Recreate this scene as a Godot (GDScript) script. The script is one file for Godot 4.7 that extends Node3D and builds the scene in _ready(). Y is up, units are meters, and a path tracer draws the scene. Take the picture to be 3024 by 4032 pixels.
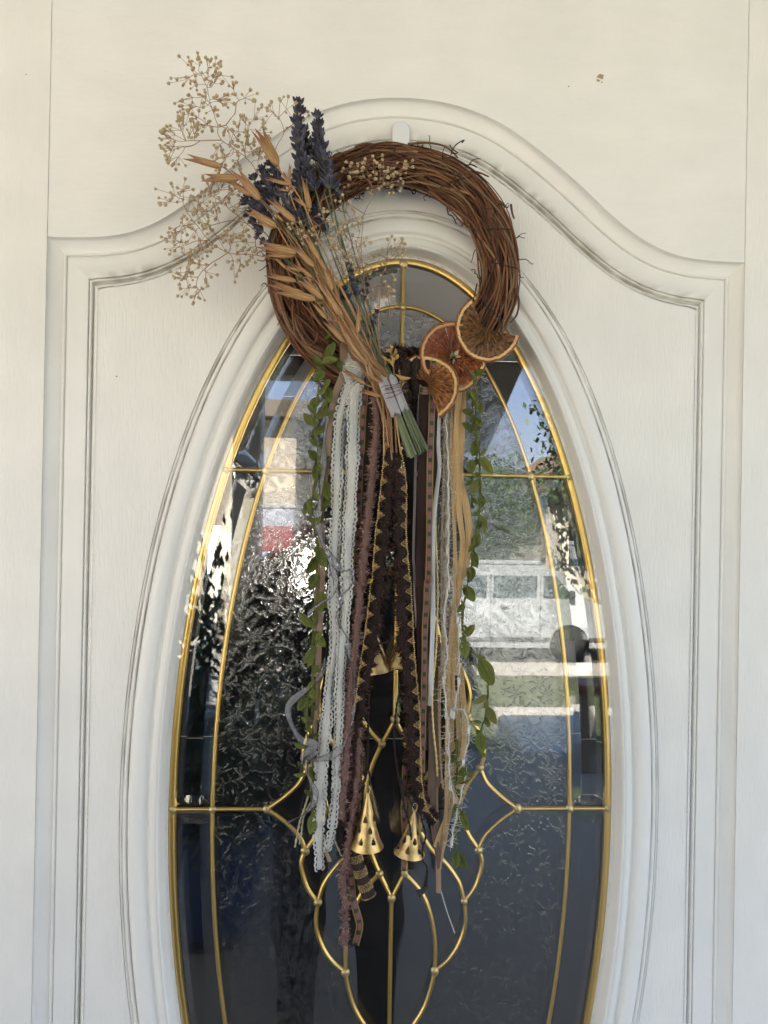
extends Node3D
# A white oval-glass front door with a dried-flower grapevine wreath, close up. Metres; the door's face is the plane z = 0,
# the porch floor is 1.5 m below the origin, the house lies behind (-z), the porch and the street in front (+z).

const OVAL := Vector2(0.0552, -0.305)      # centre of the oval window on the door
const FLOOR_Y := -1.5
var rng := RandomNumberGenerator.new()
var M := {}

class Geo:
	var v := PackedVector3Array()
	var n := PackedVector3Array()
	var t := PackedVector2Array()
	var c := PackedColorArray()
	var i := PackedInt32Array()

	func put(p: Vector3, nn: Vector3, uv := Vector2.ZERO, col := Color.WHITE) -> int:
		v.append(p)
		n.append(nn)
		t.append(uv)
		c.append(col)
		return v.size() - 1

	func quad(a: int, b: int, d: int, e: int) -> void:
		i.append_array([a, b, d, a, d, e])

	func flat(p: Array, nn: Vector3, col := Color.WHITE, k := 1.0) -> void:
		# a flat convex polygon
		var f := v.size()
		var ax: Vector3 = (p[1] - p[0]).normalized()
		var ay := nn.cross(ax)
		for q in p:
			put(q, nn, Vector2((q as Vector3).dot(ax), (q as Vector3).dot(ay)) * k, col)
		for j in range(1, p.size() - 1):
			i.append_array([f, f + j, f + j + 1])

	func box(lo: Vector3, hi: Vector3, col := Color.WHITE, b := 0.0) -> void:
		# a box with chamfered edges
		var m := (lo + hi) / 2.0
		var h := (hi - lo) / 2.0
		b = minf(b, minf(h.x, minf(h.y, h.z)) * 0.9)
		for ax in 3:
			for s in [-1.0, 1.0]:
				var nn := Vector3.ZERO
				nn[ax] = s
				var u := (ax + 1) % 3
				var w := (ax + 2) % 3
				var q := []
				for k in [[-1, -1], [1, -1], [1, 1], [-1, 1]]:
					var p := m
					p[ax] += s * h[ax]
					p[u] += k[0] * (h[u] - b)
					p[w] += k[1] * (h[w] - b)
					q.append(p)
				flat(q, nn, col)
				if b > 0.0:
					for s2 in [-1.0, 1.0]:
						var nn2 := Vector3.ZERO
						nn2[ax] = s
						nn2[u] = s2
						var e := []
						for k in [[0, -1], [0, 1], [1, 1], [1, -1]]:
							var p := m
							p[ax] += s * (h[ax] - (b if k[0] else 0.0))
							p[u] += s2 * (h[u] - (0.0 if k[0] else b))
							p[w] += k[1] * (h[w] - b)
							e.append(p)
						flat(e, nn2.normalized(), col)

	func lattice(p: PackedVector3Array, nu: int, nv: int, wu := false, wv := false, us := 1.0, vs := 1.0, col := PackedColorArray(), flip := false) -> void:
		# nu columns, nv rows; wu / wv: the last column / row repeats the first
		var f := v.size()
		for r in nv:
			for k in nu:
				var kl := k - 1 if k > 0 else (nu - 2 if wu else 0)
				var kr := k + 1 if k < nu - 1 else (1 if wu else k)
				var rl := r - 1 if r > 0 else (nv - 2 if wv else 0)
				var rr := r + 1 if r < nv - 1 else (1 if wv else r)
				var du := p[r * nu + kr] - p[r * nu + kl]
				var dv := p[rr * nu + k] - p[rl * nu + k]
				var nn := du.cross(dv)
				if flip:
					nn = -nn
				var ll := nn.length()
				nn = nn / ll if ll > 1e-16 else Vector3.BACK
				v.append(p[r * nu + k])
				n.append(nn)
				t.append(Vector2(us * k / (nu - 1.0), vs * r / (nv - 1.0)))
				c.append(col[r * nu + k] if col.size() else Color.WHITE)
		for r in nv - 1:
			for k in nu - 1:
				var a := f + r * nu + k
				if flip:
					i.append_array([a, a + nu, a + 1, a + 1, a + nu, a + nu + 1])
				else:
					i.append_array([a, a + 1, a + nu, a + 1, a + nu + 1, a + nu])

	func tube(p: PackedVector3Array, r: PackedFloat32Array, sides := 6, col := Color.WHITE, col2 := Color.WHITE, vs := 100.0, squash := 1.0) -> void:
		# a round bar along p, closed with blunt ends; r holds one radius, or one for each point
		var m := p.size()
		if m < 2:
			return
		var f := v.size()
		var tan := (p[1] - p[0]).normalized()
		var side := tan.cross(Vector3.BACK)
		if side.length() < 0.1:
			side = tan.cross(Vector3.RIGHT)
		side = side.normalized()
		var along := 0.0
		for k in m:
			var nt := (p[mini(k + 1, m - 1)] - p[maxi(k - 1, 0)]).normalized()
			if nt.length() < 0.5:
				nt = tan
			side = (side - nt * side.dot(nt)).normalized()
			tan = nt
			var up := tan.cross(side)
			if k:
				along += p[k].distance_to(p[k - 1])
			var rr := r[k] if r.size() == m else r[0]
			var cc := col.lerp(col2, k / (m - 1.0))
			for j in sides + 1:
				var a := TAU * j / sides
				var d := side * cos(a) + up * sin(a) * squash
				v.append(p[k] + d * rr)
				n.append(d.normalized())
				t.append(Vector2(float(j) / sides, along * vs))
				c.append(cc)
		var w := sides + 1
		for k in m - 1:
			for j in sides:
				var a := f + k * w + j
				i.append_array([a, a + w, a + 1, a + 1, a + w, a + w + 1])
		for e in 2:
			var k := 0 if e == 0 else m - 1
			var tt := (p[0] - p[1]).normalized() if e == 0 else (p[m - 1] - p[m - 2]).normalized()
			var rr := r[k] if r.size() == m else r[0]
			var tip := put(p[k] + tt * rr * 0.4, tt, Vector2(0.5, 0.0), col if e == 0 else col2)
			for j in sides:
				i.append_array([tip, f + k * w + j, f + k * w + j + 1])

	func band(p: PackedVector3Array, side: PackedVector3Array, half: PackedFloat32Array, thick: float, vs := 100.0, col := Color.WHITE, bow := 0.0, cuts := 4) -> void:
		# a ribbon of some thickness along p; side: the direction across it; half: half widths
		var m := p.size()
		var along := 0.0
		for face in 2:
			var q := PackedVector3Array()
			var cc := PackedColorArray()
			for k in m:
				var tan := (p[mini(k + 1, m - 1)] - p[maxi(k - 1, 0)]).normalized()
				var nn := tan.cross(side[k]).normalized()
				for j in cuts + 1:
					var x := 2.0 * j / cuts - 1.0
					var lift := bow * (1.0 - x * x) * half[k] + (thick if face == 0 else -thick) * 0.5 * (1.0 - 0.9 * pow(absf(x), 6.0))
					q.append(p[k] + side[k] * x * half[k] + nn * lift)
					cc.append(col)
				if k and face == 0:
					along += p[k].distance_to(p[k - 1])
			lattice(q, cuts + 1, m, false, false, 1.0, along * vs, cc, face == 0)

	func ball(at: Vector3, r: Vector3, b := Basis.IDENTITY, seg := 8, rings := 5, col := Color.WHITE) -> void:
		var f := v.size()
		for k in rings + 1:
			var a := PI * k / rings
			for j in seg + 1:
				var o := TAU * j / seg
				var d := Vector3(sin(a) * cos(o), cos(a), sin(a) * sin(o))
				put(at + b * (d * r), (b * (d / r)).normalized(), Vector2(float(j) / seg, float(k) / rings), col)
		for k in rings:
			for j in seg:
				var a := f + k * (seg + 1) + j
				i.append_array([a, a + 1, a + seg + 1, a + 1, a + seg + 2, a + seg + 1])

	func mesh(m: Material) -> ArrayMesh:
		# every face is wound clockwise as seen from the side its normals point to
		for k in range(0, i.size(), 3):
			var a := i[k]
			var b := i[k + 1]
			var d := i[k + 2]
			if (v[b] - v[a]).cross(v[d] - v[a]).dot(n[a] + n[b] + n[d]) > 0.0:
				i[k + 1] = d
				i[k + 2] = b
		var s := []
		s.resize(Mesh.ARRAY_MAX)
		s[Mesh.ARRAY_VERTEX] = v
		s[Mesh.ARRAY_NORMAL] = n
		s[Mesh.ARRAY_TEX_UV] = t
		s[Mesh.ARRAY_COLOR] = c
		s[Mesh.ARRAY_INDEX] = i
		var out := ArrayMesh.new()
		out.add_surface_from_arrays(Mesh.PRIMITIVE_TRIANGLES, s)
		out.surface_set_material(0, m)
		return out


# ---------------------------------------------------------------- helpers

func thing(called: String, label: String, category: String, at := Vector3.ZERO, group := "") -> Node3D:
	var o := Node3D.new()
	o.name = called
	o.position = at
	add_child(o, true)
	return tag(o, label, category, group)

func tag(o: Node3D, label: String, category: String, group := "", kind := "thing") -> Node3D:
	if label:
		o.set_meta("label", label)
	if category:
		o.set_meta("category", category)
	if group:
		o.set_meta("group", group)
	o.set_meta("kind", kind)
	return o

func root_of(o: Node3D) -> Vector3:
	# where a node's origin lies, for parts whose shapes are given in the scene's own axes
	var p := Vector3.ZERO
	var k: Node = o
	while k is Node3D and k != self:
		p += (k as Node3D).position
		k = k.get_parent()
	return p

func part(o: Node3D, called: String, m: Mesh, label := "") -> MeshInstance3D:
	var x := MeshInstance3D.new()
	x.name = called
	x.mesh = m
	x.position = -root_of(o)
	o.add_child(x, true)
	if label:
		x.set_meta("label", label)
	return x

func piece(o: Node3D, called: String, m: Mesh, at: Transform3D) -> MeshInstance3D:
	var x := part(o, called, m)
	x.transform = Transform3D(at.basis, at.origin + x.position)
	return x

func structure(called: String, m: Mesh) -> MeshInstance3D:
	var x := part(self, called, m)
	x.set_meta("kind", "structure")
	return x

func way(mm: Array) -> PackedVector3Array:
	var p := PackedVector3Array()
	for k in range(0, mm.size(), 3):
		p.append(Vector3(mm[k], mm[k + 1], mm[k + 2]) * 0.001)
	return p

func smooth(p: PackedVector3Array, step := 0.004) -> PackedVector3Array:
	# a Catmull-Rom curve through p with points about step apart
	var q := PackedVector3Array()
	var m := p.size()
	if m < 3:
		var k := maxi(1, roundi(p[0].distance_to(p[1]) / step))
		for j in k + 1:
			q.append(p[0].lerp(p[1], float(j) / k))
		return q
	for k in m - 1:
		var a := p[maxi(k - 1, 0)]
		var d := p[mini(k + 2, m - 1)]
		var cnt := maxi(1, roundi(p[k].distance_to(p[k + 1]) / step))
		for j in cnt:
			q.append(p[k].cubic_interpolate(p[k + 1], a, d, float(j) / cnt))
	q.append(p[m - 1])
	return q

func wobble(p: PackedVector3Array, amp: float, wave: float) -> PackedVector3Array:
	var q := PackedVector3Array()
	var ph := rng.randf() * TAU
	var along := 0.0
	for k in p.size():
		if k:
			along += p[k].distance_to(p[k - 1])
		var a := along / wave * TAU + ph
		q.append(p[k] + Vector3(sin(a) + 0.5 * sin(a * 2.3 + ph), 0.3 * sin(a * 1.7), 0.7 * cos(a * 0.83)) * amp)
	return q

func one(x: float) -> PackedFloat32Array:
	return PackedFloat32Array([x])

func taper(m: int, a: float, b: float) -> PackedFloat32Array:
	var r := PackedFloat32Array()
	for k in m:
		r.append(lerpf(a, b, k / maxf(1.0, m - 1.0)))
	return r

func lin(r: float, g: float, b: float) -> Color:
	return Color(r, g, b)

func mat(called: String, col: Color, rough: float, more := {}) -> StandardMaterial3D:
	# col is a linear, real-world base colour
	var m := StandardMaterial3D.new()
	m.resource_name = called
	m.albedo_color = col.linear_to_srgb()
	m.roughness = rough
	m.vertex_color_use_as_albedo = true
	for k in more:
		m.set(k, more[k])
	M[called] = m
	return m

func picture(w: int, h: int, f: Callable) -> Image:
	var im := Image.create(w, h, false, Image.FORMAT_RGB8)
	for y in h:
		for x in w:
			im.set_pixel(x, y, f.call(x, y))
	return im

func tex(im: Image) -> ImageTexture:
	return ImageTexture.create_from_image(im)

func noise(freq: float, octaves := 3, sd := 1) -> FastNoiseLite:
	var f := FastNoiseLite.new()
	f.noise_type = FastNoiseLite.TYPE_SIMPLEX_SMOOTH
	f.frequency = freq
	f.fractal_octaves = octaves
	f.seed = sd
	return f

func basis_to(dir: Vector3, roll := 0.0) -> Basis:
	# y along dir
	var y := dir.normalized()
	var x := y.cross(Vector3.BACK)
	if x.length() < 0.05:
		x = y.cross(Vector3.RIGHT)
	x = x.normalized()
	return Basis(x, y, x.cross(y)) * Basis(Vector3.UP, roll)


# ---------------------------------------------------------------- the scene

func _ready() -> void:
	rng.seed = 20240611
	set_camera()
	set_light()
	make_materials()
	make_door()
	make_window()
	make_house()
	make_street()
	make_wreath()
	make_oats()
	make_lavender()
	make_leaf_sprig()
	make_sprays()
	make_crystal()
	make_oranges()
	make_ribbons()
	make_garlands()
	make_bells()
	make_person()

func set_camera() -> void:
	var cam := Camera3D.new()
	cam.name = "camera"
	cam.transform = Transform3D(Basis(Vector3(0.99846866, 0.01859365, 0.05210184), Vector3(-0.01874739, 0.99982122, 0.00246354), Vector3(-0.05204672, -0.00343654, 0.99863874)), Vector3(0, 0, 0.751))
	cam.fov = 69.375
	cam.near = 0.05
	cam.far = 400.0
	add_child(cam)

func set_light() -> void:
	var e := Environment.new()
	e.background_mode = Environment.BG_SKY
	var s := ProceduralSkyMaterial.new()
	s.sky_top_color = Color(0.49, 0.64, 0.86)
	s.sky_horizon_color = Color(0.86, 0.875, 0.885)
	s.sky_curve = 0.10
	s.ground_bottom_color = Color(0.35, 0.34, 0.32)
	s.ground_horizon_color = Color(0.55, 0.55, 0.53)
	s.sky_energy_multiplier = 0.62
	s.sun_angle_max = 1.0
	e.sky = Sky.new()
	e.sky.sky_material = s
	e.tonemap_mode = Environment.TONE_MAPPER_LINEAR
	e.tonemap_exposure = EXPOSURE
	e.sdfgi_enabled = true
	e.ssao_enabled = true
	e.ssil_enabled = true
	var w := WorldEnvironment.new()
	w.name = "world"
	w.environment = e
	add_child(w)
	var sun := DirectionalLight3D.new()
	sun.name = "sun"
	sun.light_color = Color(1.0, 0.96, 0.90)
	sun.light_energy = 1.6
	sun.light_angular_distance = 0.5
	sun.shadow_enabled = true
	add_child(sun)
	sun.look_at_from_position(Vector3.ZERO, Vector3(0.22, -0.72, 0.66))

const EXPOSURE := 13.4

func make_materials() -> void:
	# embossed wood grain: short broken strokes
	var n1 := noise(0.02, 3, 3)
	var n2 := noise(0.11, 2, 9)
	var grain := tex(picture(512, 512, func(x, y):
		var a := 0.0
		for s in [[0, 0], [512, 0]]:
			# blended at the seam across x only by mirroring
			a = n1.get_noise_2d(absf(256.0 - x) * 8.0, y * 0.7 + 7.0 * n1.get_noise_2d(x * 0.5, y * 0.5))
		var h := 0.5 + 0.42 * smoothstep(-0.05, -0.34, a) * -1.0 + 0.09 * n2.get_noise_2d(x * 2.0, y * 0.3)
		return Color(h, h, h)))
	var blot := noise(0.012, 4, 21)
	var tone := tex(picture(256, 256, func(x, y):
		var h := 0.98 + 0.02 * blot.get_noise_2d(absf(128.0 - x), absf(128.0 - y) * 0.6)
		return Color(h, h * 0.997, h * 0.985)))
	mat("paint_upright", lin(0.83, 0.805, 0.755), 0.42, {"albedo_texture": tone, "heightmap_enabled": true, "heightmap_texture": grain, "heightmap_scale": 0.028, "uv1_scale": Vector3(5.0, 5.0, 1)})
	mat("paint_level", lin(0.83, 0.81, 0.765), 0.42, {"albedo_texture": tone, "heightmap_enabled": true, "heightmap_texture": grain, "heightmap_scale": 0.028, "uv1_scale": Vector3(5.0, 5.0, 1)})
	mat("paint_smooth", lin(0.83, 0.81, 0.765), 0.36, {"albedo_texture": tone, "heightmap_enabled": true, "heightmap_texture": grain, "heightmap_scale": 0.012, "uv1_scale": Vector3(5.0, 5.0, 1)})
	# glue-chip glass: fans of frost ferns
	var warp := noise(0.028, 2, 5)
	var fine := noise(0.09, 2, 6)
	var cell := 64
	var cells := 8
	var seeds := []
	for k in cells * cells:
		seeds.append(Vector3(rng.randf(), rng.randf(), rng.randf() * 6.28))
	var side := cell * cells
	var ferns := picture(side, side, func(x, y):
		var ex := minf(minf(x, side - x), minf(y, side - y)) / 24.0
		var k := minf(1.0, ex)
		var px: float = x + 13.0 * k * warp.get_noise_2d(x, y)
		var py: float = y + 13.0 * k * warp.get_noise_2d(x + 500.0, y)
		var cx := floori(px / cell)
		var cy := floori(py / cell)
		var best := 1e9
		var second := 1e9
		var bd := Vector2.ZERO
		var ph := 0.0
		for oy in [-1, 0, 1]:
			for ox in [-1, 0, 1]:
				var sd: Vector3 = seeds[posmod(cy + oy, cells) * cells + posmod(cx + ox, cells)]
				var d := Vector2((cx + ox + sd.x) * cell - px, (cy + oy + sd.y) * cell - py)
				var l := d.length_squared()
				if l < best:
					second = best
					best = l
					bd = d
					ph = sd.z
				elif l < second:
					second = l
		var r := sqrt(best)
		var edge := sqrt(second) - r
		var an := bd.angle() * 7.0 + ph * 3.0 + r * 0.05
		var rib := pow(0.5 + 0.5 * cos(an), 8.0)
		var wing := pow(0.5 + 0.5 * cos(an), 1.5)
		var barb := pow(0.5 + 0.5 * sin(r * 0.80 - absf(sin(an * 0.5)) * 4.0), 2.5)
		var soft := smoothstep(-0.75, 0.1, warp.get_noise_2d(x * 0.7 + 90.0, y * 0.7))
		var h := 0.25 + soft * (0.26 * rib + 0.36 * wing * barb) * minf(1.0, 0.25 + edge / 14.0) + 0.03 * fine.get_noise_2d(x, y)
		return Color(h, h, h))
	ferns.convert(Image.FORMAT_RGBA8)
	ferns.bump_map_to_normal_map(7.0)
	var ferns_map := tex(ferns)
	mat("clear_glass", Color(1, 1, 1), 0.0, {"transparency": 1, "vertex_color_use_as_albedo": false})
	(M.clear_glass as StandardMaterial3D).albedo_color.a = 0.0
	mat("fern_glass", Color(0.93, 0.97, 0.96), 0.04, {"refraction_enabled": true, "refraction_scale": 0.05, "normal_enabled": true, "normal_texture": ferns_map, "normal_scale": 0.22, "uv1_scale": Vector3(5.6, 5.6, 1), "vertex_color_use_as_albedo": false})
	(M.fern_glass as StandardMaterial3D).albedo_color.a = 0.0
	mat("bevel_glass", Color(0.95, 0.98, 0.975), 0.0, {"refraction_enabled": true, "refraction_scale": 0.05, "vertex_color_use_as_albedo": false})
	(M.bevel_glass as StandardMaterial3D).albedo_color.a = 0.0
	mat("brass", lin(0.78, 0.53, 0.16), 0.30, {"metallic": 1.0})
	mat("dull_brass", lin(0.60, 0.46, 0.20), 0.38, {"metallic": 0.9})
	mat("black_rubber", lin(0.02, 0.02, 0.02), 0.5)
	mat("stain", lin(0.34, 0.25, 0.13), 0.7)
	mat("plaster", lin(0.73, 0.71, 0.68), 0.8)
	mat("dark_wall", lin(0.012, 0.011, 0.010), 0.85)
	mat("concrete", lin(0.24, 0.20, 0.155), 0.85)
	mat("solid", Color.WHITE, 0.55)
	mat("shiny", Color.WHITE, 0.2, {"clearcoat_enabled": true, "clearcoat": 0.6, "clearcoat_roughness": 0.1})
	mat("matt", Color.WHITE, 0.85)
	mat("leafage", Color.WHITE, 0.6, {"backlight_enabled": true, "backlight": Color(0.25, 0.3, 0.1)})


# ---------------------------------------------------------------- the door

func on_oval(a: float, b: float, ang: float, e := 0.0) -> Vector2:
	var nn := Vector2(b * cos(ang), a * sin(ang)).normalized()
	return OVAL + Vector2(a * cos(ang), b * sin(ang)) + nn * e

const GLASS_A := 0.2325
const GLASS_B := 0.574

func outline() -> PackedVector2Array:
	# the right half of the panel's ogee top, from the corner to the apex, about the oval's centre
	var h := [356, 575, 337, 575.2, 319, 575.8, 299, 577.5, 279, 581.5, 259, 589, 241, 599, 225, 610.5, 207, 625, 187, 643, 165, 661.5, 149, 674, 135, 684.5, 117.6, 696.5, 98, 708, 76, 717.5, 51, 724.8, 25, 729, 0, 730.3]
	var q := PackedVector3Array()
	for k in range(0, h.size(), 2):
		q.append(Vector3(h[k], h[k + 1], 0) * 0.001)
	q = smooth(q, 0.008)
	var o := PackedVector2Array()
	for k in q.size():
		o.append(Vector2(-q[k].x, q[k].y))
	for k in range(q.size() - 2, -1, -1):
		o.append(Vector2(q[k].x, q[k].y))
	for k in o.size():
		o[k] += OVAL
	return o

func inset(o: PackedVector2Array, d: float) -> PackedVector2Array:
	# the ogee moved inwards by d, mitred at its two corners: the moved line read again at evenly shrunk x
	var raw := PackedVector2Array()
	var m := o.size()
	for k in m:
		var tn := (o[mini(k + 1, m - 1)] - o[maxi(k - 1, 0)]).normalized() if k > 0 and k < m - 1 else Vector2.RIGHT
		raw.append(o[k] + Vector2(tn.y, -tn.x) * d)
	var r := PackedVector2Array()
	var mid := (o[0].x + o[m - 1].x) / 2.0
	var shrink := ((o[m - 1].x - o[0].x) / 2.0 - d) / ((o[m - 1].x - o[0].x) / 2.0)
	for k in m:
		var x := mid + (o[k].x - mid) * shrink
		var y := raw[0].y
		for j in m - 1:
			if x >= raw[j].x and x <= raw[j + 1].x:
				y = lerpf(raw[j].y, raw[j + 1].y, (x - raw[j].x) / maxf(1e-6, raw[j + 1].x - raw[j].x))
				break
		if k == 0 or k == m - 1:
			y = o[k].y - d
		r.append(Vector2(x, y))
	return r

func plate(o: Node3D, called: String, poly: PackedVector2Array, z: float, back: float, m: Material, label := "", uv_turn := false) -> MeshInstance3D:
	# a flat board with a front face and edges
	var g := Geo.new()
	var idx := Geometry2D.triangulate_polygon(poly)
	for k in poly.size():
		g.put(Vector3(poly[k].x, poly[k].y, z), Vector3.BACK, Vector2(poly[k].y, poly[k].x) if uv_turn else poly[k])
	g.i.append_array(idx)
	var m2 := poly.size()
	for k in m2:
		var a := poly[k]
		var b := poly[(k + 1) % m2]
		var mid := (a + b) / 2.0
		var nn := Vector2(b.y - a.y, a.x - b.x).normalized()
		if Geometry2D.is_point_in_polygon(mid + nn * 1e-5, poly):
			nn = -nn
		g.flat([Vector3(a.x, a.y, z), Vector3(b.x, b.y, z), Vector3(b.x, b.y, back), Vector3(a.x, a.y, back)], Vector3(nn.x, nn.y, 0))
	return part(o, called, g.mesh(m), label)

func make_door() -> void:
	var bottom := -1.02
	var top := 0.86
	var left := -0.420
	var right := 0.531
	var door := thing("front_door", "white grained front door with ogee panel and tall oval leaded window", "door", Vector3(0.0552, bottom, 0))
	var o := outline()
	var lx := o[0].x
	var rx := o[o.size() - 1].x
	var gap := 0.0005
	plate(door, "stile", PackedVector2Array([Vector2(left, bottom), Vector2(lx - gap, bottom), Vector2(lx - gap, top), Vector2(left, top)]), 0.0, -0.03, M.paint_upright)
	plate(door, "stile", PackedVector2Array([Vector2(rx + gap, bottom), Vector2(right, bottom), Vector2(right, top), Vector2(rx + gap, top)]), 0.0, -0.03, M.paint_upright)
	var rail := PackedVector2Array([Vector2(lx, top)])
	for p in o:
		rail.append(p)
	rail.append(Vector2(rx, top))
	plate(door, "top_rail", rail, -0.0003, -0.03, M.paint_level, "", true)
	# the moulding round the panel: distance inwards, height (mm)
	var prof := [0, 0, 0.3, -1.4, 0.8, -3.4, 1.5, -4.6, 2.4, -5.4, 4, -6.4, 6, -7.2, 8, -8.1, 10.5, -8.8, 12.6, -9.4, 13.0, -9.4, 13.4, -7.6, 14.0, -6.9, 15.4, -6.8, 16.1, -7.2, 16.5, -9.2, 17.1, -9.3, 17.6, -7.8, 18.4, -7.4, 24, -7.6, 31, -7.7, 37.8, -7.8, 38.2, -8.3, 38.5, -10.6, 39.1, -10.7, 39.5, -8.2, 40.3, -7.5, 41.4, -7.6, 41.9, -8.6, 42.2, -11.8, 42.9, -12.2, 43.8, -10.0, 45.2, -7.4, 46.4, -6.0, 47.4, -5.2, 48.2, -4.9, 49.5, -4.9]
	var np: int = prof.size() / 2
	var dirt := noise(60.0, 3, 77)
	var runs := [[], [], []]
	for k in 12:
		runs[0].append(Vector2(lx, lerpf(bottom, o[0].y, k / 11.0)))
		runs[2].append(Vector2(rx, lerpf(o[0].y, bottom, k / 11.0)))
	for w in 3:
		var rows := PackedVector3Array()
		var cols := PackedColorArray()
		var cnt: int = o.size() if w == 1 else 12
		for j in np:
			var d: float = prof[j * 2] * 0.001
			var z: float = prof[j * 2 + 1] * 0.001
			var line := inset(o, d) if w == 1 else PackedVector2Array()
			for k in cnt:
				var p: Vector2
				if w == 1:
					p = line[k]
				elif w == 0:
					p = runs[0][k] + Vector2(d, -d if k == 11 else 0.0)
				else:
					p = runs[2][k] + Vector2(-d, -d if k == 0 else 0.0)
				rows.append(Vector3(p.x, p.y, z))
				# grime that settled in the grooves of the ledges that face up
				var amount := 0.0
				if w == 1 and d > 0.0375:
					amount = clampf(0.34 + 0.6 * dirt.get_noise_2d(p.x, p.y), 0.0, 0.62) * (1.0 if z < -0.0055 else 0.35)
				elif w == 1 and d > 0.030:
					amount = 0.10
				elif w == 0 and d > 0.038:
					amount = clampf(0.05 + 0.3 * dirt.get_noise_2d(p.x, p.y * 0.2), 0.0, 0.3) * (1.0 if z < -0.0078 else 0.3)
				cols.append(Color(1, 1, 1).lerp(Color(0.30, 0.27, 0.22), amount))
		var g := Geo.new()
		g.lattice(rows, cnt, np, false, false, 2.2 if w == 1 else 0.3, 0.05, cols, true)
		if w != 1:
			for k in g.t.size():
				g.t[k] = Vector2(g.v[k].x, g.v[k].y)
		else:
			for k in g.t.size():
				g.t[k] = Vector2(g.t[k].y, g.t[k].x * 0.5)
		part(door, "panel_moulding", g.mesh(M.paint_smooth))
	# the flat field between the moulding and the oval frame, in two halves
	var inner := inset(o, 0.0485)
	var hole := PackedVector2Array()
	for k in 200:
		hole.append(on_oval(GLASS_A, GLASS_B, TAU * k / 200.0, 0.0438))
	for s in [-1.0, 1.0]:
		var half := PackedVector2Array()
		half.append(Vector2(OVAL.x, bottom))
		half.append(Vector2(lx + 0.0485 if s < 0 else rx - 0.0485, bottom))
		var m := inner.size()
		var mid := m / 2
		for k in mid + 1:
			half.append(inner[k] if s < 0 else inner[m - 1 - k])
		var cut := Geometry2D.clip_polygons(half, hole)
		for c in cut:
			if c.size() > 20 or Geometry2D.is_polygon_clockwise(c) == Geometry2D.is_polygon_clockwise(cut[0]):
				plate(door, "panel_field", c, -0.0049, -0.03, M.paint_upright)
	# the raised frame round the oval: distance outwards from the glass, height (mm)
	var fp := [-3, -13.5, -1.5, -13.0, 0, -11.8, 0.4, -10, 1.0, -4, 1.5, 1.0, 2.0, 3.6, 2.8, 5.2, 3.8, 5.7, 4.6, 5.3, 5.0, 4.5, 5.3, 4.2, 8, 4.3, 11.5, 4.0, 12.2, 3.4, 13.0, 1.8, 14.0, 0.9, 15.5, 0.7, 16.8, 1.6, 17.6, 3.2, 18.6, 4.4, 21, 5.2, 25, 5.6, 29, 5.0, 31.5, 3.8, 33.0, 2.2, 33.8, -0.2, 34.3, -2.0, 34.9, -2.8, 35.3, -1.2, 36.4, -0.4, 38.2, -0.6, 39.2, -1.4, 39.6, -4.2, 40.1, -5.8, 40.6, -4.0, 41.6, -3.6, 42.8, -3.9, 43.4, -5.6, 43.7, -6.6, 44.2, -6.6]
	var fn: int = fp.size() / 2
	var rows2 := PackedVector3Array()
	var cols2 := PackedColorArray()
	var seg := 181
	for j in fn:
		for k in seg:
			var a := TAU * k / (seg - 1.0)
			var p := on_oval(GLASS_A, GLASS_B, a, fp[j * 2] * 0.001)
			rows2.append(Vector3(p.x, p.y, fp[j * 2 + 1] * 0.001))
			var amount := 0.0
			var e: float = fp[j * 2]
			if e > 39.0 or (e > 34.0 and e < 35.4):
				amount = clampf(0.22 + 0.9 * dirt.get_noise_2d(p.x * 1.0, p.y * 1.0), 0.0, 0.7) * clampf(0.55 + 0.6 * sin(a), 0.25, 1.0)
			elif e > 4.4 and e < 5.4:
				amount = 0.18
			cols2.append(Color(1, 1, 1).lerp(Color(0.26, 0.22, 0.18), amount))
	var gf := Geo.new()
	gf.lattice(rows2, seg, fn, true, false, 1.0, 0.05, cols2)
	for k in gf.t.size():
		gf.t[k] = Vector2(gf.t[k].y, gf.t[k].x * 1.3)
	part(door, "oval_frame", gf.mesh(M.paint_smooth))
	# chips and specks in the paint
	var spots := [254.8, 456.6, 0, 252.4, 452.6, 0, 256.3, 450.9, 0, 221.5, 444.9, 0, -231.9, 133.8, 0, -167, 387.3, 0, -151.3, 290.2, 0, -324.5, 430.2, 0]
	for k in range(0, spots.size(), 3):
		var g := Geo.new()
		var r: float = [0.0031, 0.0017, 0.0009, 0.0008, 0.0008, 0.0007, 0.0007, 0.0006][k / 3]
		var q := []
		for j in 11:
			var a := TAU * j / 11.0
			q.append(Vector3(spots[k], spots[k + 1], 0.35) * 0.001 + Vector3(cos(a) * 1.25, sin(a), 0) * r * rng.randf_range(0.55, 1.2))
		if spots[k + 1] * 0.001 < 0.2:
			for j in 11:
				q[j].z -= 0.0049
		g.flat(q, Vector3.BACK, Color.WHITE if k < 9 else Color(0.3, 0.3, 0.3))
		part(door, "paint_chip" if k < 9 else "speck", g.mesh(M.stain))


# ---------------------------------------------------------------- the leaded window

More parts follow.
